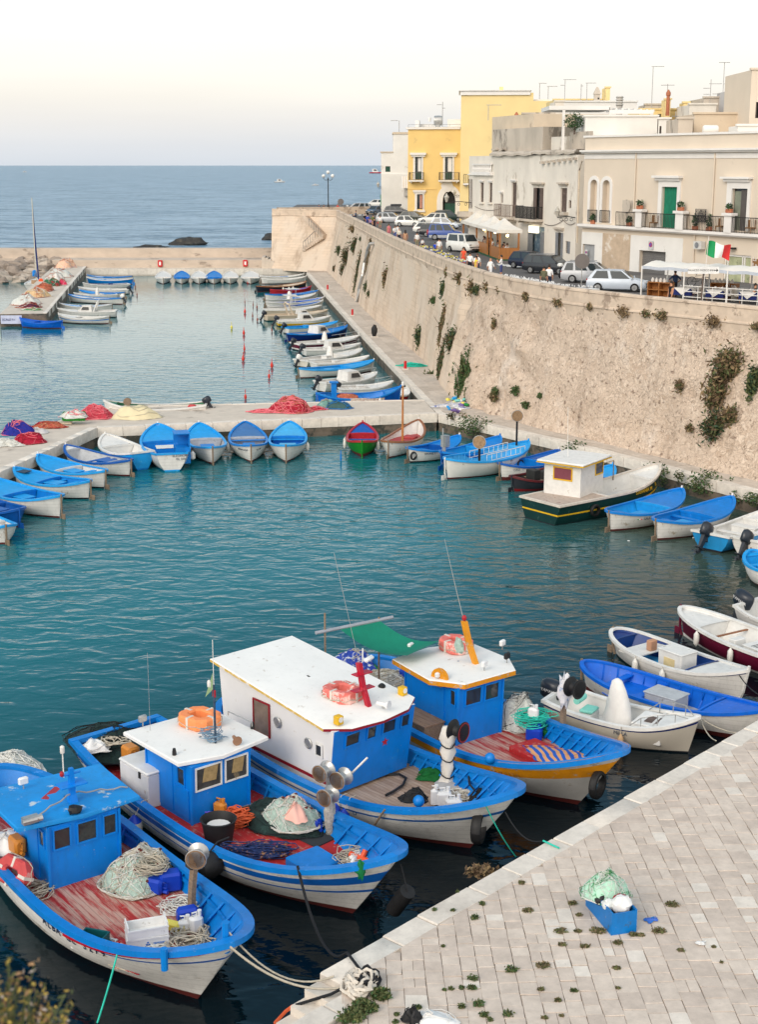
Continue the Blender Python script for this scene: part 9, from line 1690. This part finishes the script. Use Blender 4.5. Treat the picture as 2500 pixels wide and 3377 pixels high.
pile((850,180),k2,1.2,2.6,1.5,1.5,NETR,[STRP,STRP,NETBR],130,'big crimson net heap in the middle of the inner pier',117);pile((650,188),k2,1.2,2.2,.7,.3,NETR,[STRP],40,'flat tail of red net trailing left from the big heap',119);pile((1040,170),k2,1.2,1.2,.6,.35,NETR,[STRP],20,'small red net patch right of the big heap',121);pile((1125,150),k2,1.2,1.3,.9,.9,M('mixed_bags',(.16,.32,.28),.8,.5,2,S(190,130,100),.3,1.5),[ROPE],8,'mixed green and tan bags beside the blue boat',123,cat='bags',nz=.8);pile((1210,158),k2,1.2,1.5,.9,.8,M('teal_bag',S(52,84,84),.8,.2,3),[MBL],12,'dark teal bundle on a blue sheet at the end of the heaps',125)
for i,(x,y,rx,ry,h,mt,lab)in enumerate(((505,550,2.2,2.6,1.9,M('peach_net',S(220,178,150),.9,.2,6,S(40,90,170),.2,1),'peach and blue net heap at the inner end of the narrow pier'),(470,620,2.2,2.8,1.6,NETW,'pale grey net heap, second from the inner end of the narrow pier'),(430,660,2,2.4,1.7,M('white_tarp',(.66,.63,.58),.8),'white covered heap on the narrow pier'),(485,685,.8,.8,1.1,M('pink_sheet',S(214,56,96),.8),'small bright pink heap on the edge of the narrow pier'),(400,690,1.8,2.0,1.3,M('green_red_net',S(40,96,70),.9,.3,4,S(160,40,50),.4,1.5),'green and red net heap on the narrow pier'),(340,730,2,2.2,1.3,NETBR,'brown and teal net heap on the narrow pier'),(285,775,2.2,2.2,1.3,M('tan_net',S(200,170,130),.9,.2,5,S(60,130,100),.2,1.5),'tan net heap with yellow floats on the narrow pier'),(200,835,2.1,2.0,1.5,NETW,'round grey net heap near the end of the narrow pier'),(235,860,1.9,1.3,.8,M('dark_red_clothes',S(90,30,46),.9,.4,4,S(40,40,70),.4,2),'dark red and navy clothes heap at the end of the narrow pier'),(250,882,1.5,.7,.4,M('green_sheet',S(30,130,70),.8),'flat green net sheet at the end of the narrow pier'))):pile((x,y),k0,1.4,rx*1.25,ry*1.25,h*1.2,mt,[STRW,NETBR],24,lab,140+i*3,r=.025)
# promenade furniture and buoys
for x,y in((772,265),(997,496),(1478,985)):p=at(*k7(x,y),1.2);o=thing('service_post',['red service post on the far part of the promenade','red service post halfway along the promenade','red service post beside the turquoise net'][(x>800)+(x>1200)],'post',p,0,'red service posts on the promenade');q=MB();q.obox((0,0,.03),(.55,.45,.06));q.build('base',KERB,o,smooth=0);q=MB();q.lathe([(.12,.06),(.12,.6),(.1,.7),(.02,.72)],12);q.build('body',M('service_red',S(196,24,34),.5),o)
p=at(*k7(1197,690),1.2);o=thing('covered_post','post wrapped in a black plastic bag on the promenade','post',p);q=MB();q.ell((0,0,.6),(.3,.28,.62),12,10,0,.25,2);q.build('black_bag',BLACK,o);q=MB();q.obox((0,0,.03),(.8,.6,.06));q.build('base',KERB,o,smooth=0)
pile((1540,955),k7,1.2,2.2,1.0,.35,M('turquoise_net',S(20,140,120),.9,.2,7),[STRT],40,'turquoise net spread at the foot of the long wall',171);pile((905,135),k3,1.2,2.2,1.4,.45,M('litter_mix',(.5,.5,.52),.7,.5,5,S(80,90,150),.4,3),[TRIM],4,'low mound of rubbish at the bend of the wall',173,cat='rubbish',name='rubbish_heap',nz=.7)
rb=[TRIM,LB,M('mint_bag',S(120,190,180),.6),M('violet_bag',S(110,90,150),.6),YLP,GNP]
for i in range(26):p=at(*k3(825+R.random()*160,65+R.random()*105),1.3+R.random()*.25);q=MB();q.ell((0,0,0),(R.uniform(.1,.24),R.uniform(.1,.2),R.uniform(.07,.14)),8,5,0,.6,2.5,i);o=q.build('rubbish_bag',rb[i%6],None);o.location=p;tag(o,'crumpled plastic bag in the rubbish heap at the bend of the wall','bag','rubbish bags at the bend of the wall')
for x,y,w,h,m_,lab in((280,42,.75,1.1,MATS['service_red'],'red extinguisher box, leftmost on the terrace wall'),(900,40,.75,1.1,MATS['service_red'],'red extinguisher box near the middle of the terrace wall'),(1062,55,.95,1.9,M('pink_red_cover',S(206,60,84),.7),'pink red covered standpipe beside the grey box'),(1110,38,1.3,1.5,M('grey_cabinet',S(122,130,140),.6),'grey cabinet beside the stone steps')):p=aty(*k6(x,y),240.0);o=thing('wall_cabinet',lab,'cabinet',(p.x,240.05,p.z));q=MB();q.obox((0,0,0),(w,.3,h),bev=.08);b_=q.build('case',m_,o);q=MB();q.box((-w*.2,-.17,-h*.25),(w*.2,-.155,h*.28));q.build('front_label',PWH,o,smooth=0)if w<.8 else None
BR=M('buoy_red',S(206,58,48),.5,.1,3);BB=M('buoy_brown',S(140,84,74),.6,.2,3);GBU='mooring buoys floating in the far basin'
def buoy(px,cv,r,cone,m_,lab):r*=.36;p=at(*cv(*px),.05);q=MB();q.lathe([(r*.4,-.1),(r,.08),(r,.2),(r*.7,.3),(.05,.3+r*(1.3 if cone else .5))],10)if 1 else 0;q.tube([(0,0,.3+r),(0,0,.5+r*1.9)],.03,4);o=q.build('buoy',m_,None);o.location=p;tag(o,lab,'buoy',GBU)
for x,y,r,c,m_,cv in((918,186,.32,1,BR,k6),(112,275,.26,0,BB,k6),(100,216,.26,0,BB,k6),(897,332,.18,0,BB,k6),(957,350,.2,0,BB,k6),(985,367,.3,0,BB,k6),(897,400,.42,1,BR,k6),(953,432,.26,1,BB,k6),(988,458,.3,0,BB,k6),(10,668,.4,1,BR,k7),(265,640,.25,0,BB,k7),(15,812,.3,1,BR,k7),(4,905,.4,1,BR,k7),(265,965,.4,1,BR,k7),(240,1062,.3,0,BR,k7),(25,1252,.3,0,BR,k7)):buoy((x,y),cv,r,c,m_,('red pointed' if c and m_ is BR else 'round red' if m_ is BR else 'faded brown')+' mooring buoy floating in the far basin')
buoy((800,515),k6,.36,0,YLP,'single yellow buoy floating in the middle of the far basin');buoy((1237,560),k2,.16,1,MBL,'small blue float standing in the water left of the green boat')
# plants on the wall
def pxof(p):
 c,s=math.cos(PITCH),math.sin(PITCH);dz=p.z-CAMH;f=p.y*c-dz*s;return(PCX+FPX*p.x/f,PCY-FPX*(p.y*s+dz*c)/f)
WV=[(pxof(v.co),v.co.copy())for v in bpy.data.objects['rampart'].data.vertices]
def onwall(u,v):return min(WV,key=lambda a:(a[0][0]-u)**2+(a[0][1]-v)**2)[1]
def wplant(cv,x,y,wpx,hpx,mats,lab,n=None,hang=1,seed=0):
 u,v=cv(x,y);u1,v1=cv(x+wpx,y+hpx);p=onwall(u,v);d=p.y;rx=(u1-u)*d/FPX/2;rz=(v1-v)*d/FPX/2;o=thing('wall_shrub',lab,'shrub',p,0,'shrubs growing out of the rampart');q=random.Random(seed+int(x));mb=MB();N_=n or int(200+1500*rx*rz)
 for i in range(min(N_,3200)):
  a=Vector((q.gauss(0,.5)*rx,q.gauss(0,.42)*rx*.8,q.gauss(0,.5)*rz));ww=onw(p,a)if rz>1.2 else p+a*1;
  c=Vector((a.x,a.y*.35-.15-abs(q.gauss(0,.22)),a.z))+(ww-p if rz>1.2 else Vector())-(a if rz>1.2 else Vector());l=Vector((q.gauss(0,1),q.gauss(0,.7)-.3,q.gauss(0,1)-.25*hang)).normalized();b=l.cross(Vector((q.gauss(0,1),q.gauss(0,1),q.gauss(0,1)))).normalized();s=q.uniform(.07,.19)*(1.15 if rz>.8 else .75 if rz<.4 else 1);mb.add([c-l*s,c+b*s*.38,c+l*s,c-b*s*.38],[(0,1,2,3)],q.randrange(len(mats)))
 mb.build('foliage',mats,o,smooth=0);st=MB();[st.tube([(0,.1,0),(q.gauss(0,.3)*rx,-.15,q.gauss(0,.3)*rz),(q.gauss(0,.6)*rx,-.25,q.gauss(0,.5)*rz)],.02,3)for _ in range(6)];st.build('stems',BRUSH,o)
def onw(p,a):
 t=p+Vector((a.x,0,a.z));best=min(NEAR(p),key=lambda w:(w.z-t.z)**2+(w.x-t.x)**2+((w.y-p.y)-a.y)**2*.1);return Vector((best.x,best.y,t.z))+Vector((0,a.y*.2,0))
NC={}
def NEAR(p):
 k=tuple(p)
 if k not in NC:NC[k]=[c for _,c in WV if(c-p).length<6.5]
 return NC[k]
GRN,OLV,DRK,BRN=[LEAFG,LEAFO],[LEAFO,LEAFD,BRUSH],[LEAFD,LEAFO],[BRUSH,DRY,LEAFO]
c8=lambda x,y:(1000+x/1.1013,1000+y/1.1013)
for i,(cv,x,y,w_,h_,ms_,lab)in enumerate(((c3,395,365,70,50,BRN,'brown tuft just below the parapet at the far end'),(c3,400,500,60,110,OLV,'upper left plant of the big dark growth on the long wall'),(c3,350,580,80,130,OLV,'dark plant mass at the middle of the long wall, left part'),(c3,425,700,90,240,OLV,'tallest dark plant mass hanging on the long wall'),(c3,505,560,80,220,BRN,'brown dead growth next to the drain pipe'),(c3,288,530,50,70,DRK,'separate dark bush left of the big growth'),(c3,310,690,45,80,OLV,'small bush low on the far wall'),(c3,250,670,30,50,OLV,'tiny bush low on the far wall, leftmost'),(c3,490,825,40,70,DRK,'small dark bush beside the foot of the drain pipe'),(c3,515,865,35,50,DRK,'little green bush right of the drain pipe foot'),(c3,632,760,40,130,BRN,'narrow brown streak of plants right of the drain pipe'),(c3,446,437,24,34,DRK,'single small bush near the top of the long wall'),(c3,1130,665,30,80,BRN,'brown tuft on the string course at the bend'),(c3,1260,715,100,80,BRN,'reddish brown brush on top of the eroded bend, left'),(c3,1330,800,110,130,BRN,'brown brush over the gully of the eroded bend'),(c3,1440,780,90,70,BRN,'brown brush under the parapet right of the gully'),(c3,1550,835,80,50,BRN,'rusty brush below the parapet at the end of the bend'),(c3,1090,840,50,130,DRK,'dark upright bush in the first gully of the bend'),(c3,1360,850,60,80,DRK,'olive bush hanging in the gully of the bend'),(c3,1030,905,70,60,GRN,'green bush in the lower gully'),(c8,505,75,50,110,BRN,'brown hanging plants in the middle gully'),(c8,545,135,40,80,OLV,'olive plants right of the middle gully'),(c8,500,205,70,110,OLV,'bushy plants at the lower middle gully'),(c8,425,120,30,70,DRK,'narrow dark plant on the smooth wall left of the gullies'),(c8,585,265,100,150,GRN,'big green bush at the foot of the bend'),(c8,470,265,60,40,GRN,'low green bush at the wall foot left of the big one'),(c8,712,315,24,24,GRN,'tiny green tuft low on the rubble wall, first'),(c8,770,325,28,30,GRN,'green tuft low on the rubble wall, second'),(c8,852,328,18,18,GRN,'tiny green tuft low on the rubble wall, third'),(c8,812,368,30,24,GRN,'green tuft low on the rubble wall, lowest'),(c8,705,345,30,30,BRN,'brown tuft low on the rubble wall'),(c8,1520,215,80,90,DRK,'green bush at the top of the big hanging growth on the right'),(c8,1555,225,110,110,BRN,'brown part of the big hanging growth on the right'),(c8,1500,330,90,150,BRN,'long brown growth hanging down the right wall'),(c8,1505,455,110,100,OLV,'bushy lower end of the hanging growth on the right'),(c8,1640,290,50,120,DRK,'dark bush at the right edge of the wall'),(c8,1560,400,60,60,BRN,'sparse brown plants beside the long hanging growth'),(c8,1360,290,30,40,BRN,'small brown plant alone on the right wall'),(c8,1410,440,24,24,BRN,'small brown tuft low on the right wall'),(c8,700,70,16,40,BRN,'dark tuft on the bend under the parapet'),(c4,252,520,40,50,BRN,'dry tuft on the string course, leftmost of the row'),(c4,445,515,60,40,BRN,'dry tuft on the string course below the silver estate'),(c4,635,540,30,40,BRN,'thin dry tuft below the silver hatchback'),(c4,865,570,110,70,[DRY,BRUSH],'large pale dry bush under the parapet'),(c4,985,575,60,40,BRN,'dark dry tuft right of the large pale bush'),(c4,1070,590,80,60,BRN,'brown bush below the railing tables'),(c4,1400,640,110,70,[DRY,BRUSH],'dry spiky bush below the right end of the parapet'),(c4,1630,670,80,40,BRN,'brown tuft below the parapet at the picture edge'))):wplant(cv,x,y,w_,h_,ms_,lab,seed=i)
P_=[onwall(*c3(x,y))+Vector((-.5,-.3,0))for x,y in((548,488),(532,530),(512,620),(490,730),(470,830),(452,930))];q=MB();q.tube([P_[0]+Vector((.9,.2,.1))]+P_,.2,8);tag(q.build('wall_pipe',STEEL),'grey drain pipe running down the long wall beside the dark growth','pipe')
def bush(p,r,n,mats,lab,name='kerb_bush',sz=.09,cat='bush',grp=None,dry=0):
 o=thing(name,lab,cat,p,0,grp);q=leaves(MB(),(0,0,r[2]*.5),r,n,sz,tuple(range(len(mats))),int(p[0]*31+p[1]*17),up=.4,shell=.1);q.build('foliage',mats,o,smooth=0);q=MB();[q.tube([(0,0,-.02),(R.gauss(0,.4)*r[0],R.gauss(0,.4)*r[1],r[2]*.7)],.008+.006*r[2],3)for _ in range(5)];q.build('stems',BRUSH,o,smooth=0)
for cv,x,y,z,rx,h,n,ms_,lab in((k3,1020,310,.7,1.6,.7,700,GRN,'big green bush growing from the promenade kerb above the blue boats'),(k4,490,85,.7,.9,.6,300,GRN,'green bush on the kerb behind the white cabin'),(k4,1000,265,.5,.9,.8,400,GRN,'leafy bush on the kerb at the bow of the green workboat'),(k4,1310,320,.6,1.2,.8,600,GRN,'bright green bush on the kerb between the two blue boats'),(k4,1450,320,.7,.6,.5,200,GRN,'small bush on the kerb beside the bright one'),(k4,1145,250,1.0,.35,.35,90,DRK,'tiny bush on the face of the kerb'),(k4,1620,405,.7,.7,.4,200,GRN,'green tuft on the kerb at the picture edge'),(k4,1520,400,.4,.6,.5,180,GRN,'green tuft low by the water at the kerb'),(k3,855,215,1.2,.4,.3,80,OLV,'small yellow-green tuft on the kerb by the pier corner'),(k3,945,235,1.0,.4,.4,80,BRN,'brown tuft on the kerb face by the pier corner')):bush(at(*cv(x,y),z),(rx,rx*.6,h),n,ms_,lab)
c5=lambda x,y:(1700+x/2.065,2700+y/2.065);c6=lambda x,y:(700+x/1.652,2800+y/1.652)
MOSS=[M('moss_green',(.11,.125,.045),.9,.4,9),M('moss_brown',(.17,.13,.07),.9,.3,9)];GW_='weeds in the joints of the near quay'
for i,(cv,x,y,r)in enumerate([(c5,*a)for a in((45,440,.1),(85,630,.14),(390,580,.12),(435,660,.09),(310,770,.17),(425,770,.1),(565,770,.2),(700,850,.12),(475,873,.11),(320,860,.1),(805,795,.12),(855,797,.1),(980,770,.18),(1068,590,.18),(1132,900,.09),(1355,877,.05),(190,1005,.17),(690,1020,.1),(400,1175,.09),(175,1165,.08),(290,1240,.08),(700,1155,.05),(1405,980,.03),(200,1360,.08),(315,1345,.05))]+[(c6,*a)for a in((1630,665,.22),(1420,712,.18),(1360,760,.1),(1415,762,.16),(1300,765,.09),(1265,770,.06),(1450,850,.2),(1480,907,.16),(1610,905,.18),(1430,378,.17),(1470,302,.12),(1313,338,.08),(1258,532,.05),(1120,868,.15),(1005,905,.08),(1000,945,.1),(1360,865,.14),(1516,935,.09),(1210,335,.1),(1336,235,.05))]):
 fl=.35 if cv is c5 else .7;r*=.9 if cv is c5 else .62;bush(at(*cv(x,y),1.2),(r*1.1,r*.8,r*fl*.7+.02),int(60+1500*r*r*4),MOSS if(cv is c5 and i not in(18,))else[LEAFG,LEAFO,MOSS[0]],'flat clump of weed growing in a joint of the near quay paving','paving_weed',.035,'weed',GW_)
for x,y,r,lab in((825,880,.3,'long green weed clump at the top of the landing steps, lower part'),(920,815,.22,'green weed clump at the top of the landing steps, upper part'),(760,935,.3,'green weed clump at the bottom edge of the picture')):bush(at(*c6(x,y),1.2),(r,r*.55,.18),600,[LEAFG,LEAFO,MOSS[0]],lab,'paving_weed',.05,'weed')
bush(at(*c6(1460,140),.95),(.4,.15,.2),160,[DRY,BRUSH],'dry brown tuft hanging over the quay edge','paving_weed',.08,'weed')
A_,B_,C_=Vector((4.83,30.04,1.2)),Vector((5.21,28.68,1.2)),Vector((5.80,28.87,1.2));d=(B_-A_);hd=math.atan2(d.y,d.x);o=thing('net_box','blue wooden box full of nets and bags standing on the stone quay','box',(A_+C_)/2,hd);L_,W2=d.length,.62;hh=.56;q=MB();x,y=L_/2,W2/2
for a,b in(((-x,-y,0),(x,-y+.035,hh)),((-x,y-.035,0),(x,y,hh)),((-x,-y+.035,0),(-x+.035,y-.035,hh)),((x-.035,-y+.035,0),(x,y-.035,hh-.03)),((-x+.035,-y+.035,0),(x-.035,y-.035,.06))):q.box(a,b)
q.build('box',P('box_blue',0,112,186,wear=(.05,.1,.16)),o,smooth=0);T_=Matrix.Translation(o.location)@Matrix.Rotation(hd,4,'Z');p=T_@Vector((-x*.45,0,.42));netpile('net_heap','pale green and white net bulging out of the blue box',p,.52,.44,.55,M('mint_net',S(168,208,186),.9,.15,5,S(40,160,110),.3,2.5),[STRW,STRW,GNP],110,.006,201)
for v_,r_,m_,lab in(((.42,.06,.58),(.22,.2,.2),WHP,'round white plastic bag in the blue box'),((.28,-.16,.52),(.2,.16,.13),M('white_bag',(.66,.68,.66),.5),'open white carrier bag in the blue box'),((.02,-.22,.5),(.2,.12,.14),BLACK,'black plastic bag hanging over the side of the blue box'),((.15,.16,.56),(.2,.13,.1),NETR,'red netting between the bags in the blue box'),((.28,.2,.58),(.14,.1,.1),TRIM,'small printed white bag at the back of the blue box')):q=MB();q.ell((0,0,0),r_,14,9,0,.35,2.6,r_[0]*30);o=q.build('plastic_bag',m_,None);o.location=T_@Vector(v_);tag(o,lab,'bag')
netpile('rag','scrap of blue plastic on the paving right of the blue box',at(*c5(930,695),1.2),.16,.1,.05,M('blue_scrap',S(70,110,200),.6),[MBL],4,.008,203,cat='rag',nz=.9);netpile('rag','small white scrap on the paving below the blue box',at(*c5(1265,850),1.2),.1,.07,.04,WHP,[TRIM],3,.006,205,cat='rag',nz=.9);netpile('rag','pale crumpled bag at the bottom edge of the quay',at(*c6(1190,935),1.2),.5,.35,.12,WHP,[TRIM],6,.01,207,cat='rag',nz=.7);netpile('rag','black bundle at the bottom edge of the picture',at(*c6(1095,940),1.2),.2,.16,.3,BLACK,[DARKROPE],8,.012,209,cat='bundle',nz=.5)
for x,y,r in((1062,625,.16),(1110,626,.12),(1140,617,.13),(1490,655,.4),(1370,652,.14),(1300,630,.16),(825,648,.08),(990,540,.25),(1240,628,.08)):q=MB();q.obox((0,0,0),(r*1.6,r,r*.4),R.random()*3,bev=r*.12);o=q.build('floating_scrap',WHP,None);o.location=at(*k4(x,y),.03);tag(o,'piece of white polystyrene floating by the outboard boats','scrap','polystyrene scraps floating by the kerb')
lp=Vector((-1.62,5.0,14.3));q=MB();q.box((-4,4.3,12),(-.9,5.3,14.28));tag(q.build('stone_ledge',KERB,smooth=0),'stone ledge under the dry shrub just below the picture','ledge')
lp.z+=.01;o=thing('dry_shrub','dry yellow-green flowering shrub close to the camera in the corner','shrub',lp);q=MB();fm_=MB();yl=[M('dry_flower',(.50,.36,.08),.9,.3,20),LEAFO,M('dry_brown',(.34,.20,.10),.9,.3,20),M('pale_seed',(.5,.42,.36),.9)]
for i in range(150):
 a=R.uniform(-.75,.85);hgt=R.uniform(.45,1.0)*(1-.45*max(0,a+.1));x=a*.55+.02;pts=[(x*.5,R.uniform(-.2,.2),0),(x*.8,R.uniform(-.15,.15),hgt*.5),(x+R.gauss(0,.05),R.uniform(-.2,.2),hgt)];q.tube(pts,.005,4)
 for k in range(36):t_=R.uniform(.3,1.05);c=Vector(pts[1]).lerp(Vector(pts[2]),t_*2-1 if t_>.5 else t_-.5)+Vector((R.gauss(0,.016),R.gauss(0,.016),R.gauss(0,.014)));leaves(fm_,c,(.01,.01,.012),1,.017,(0,0,1,2,2,3)if i%3 else(0,1,1,2),i*40+k)
q.build('stems',LEAFO,o,smooth=0);fm_.build('flowers',yl,o,smooth=0);o.scale=(.82,.9,.78)
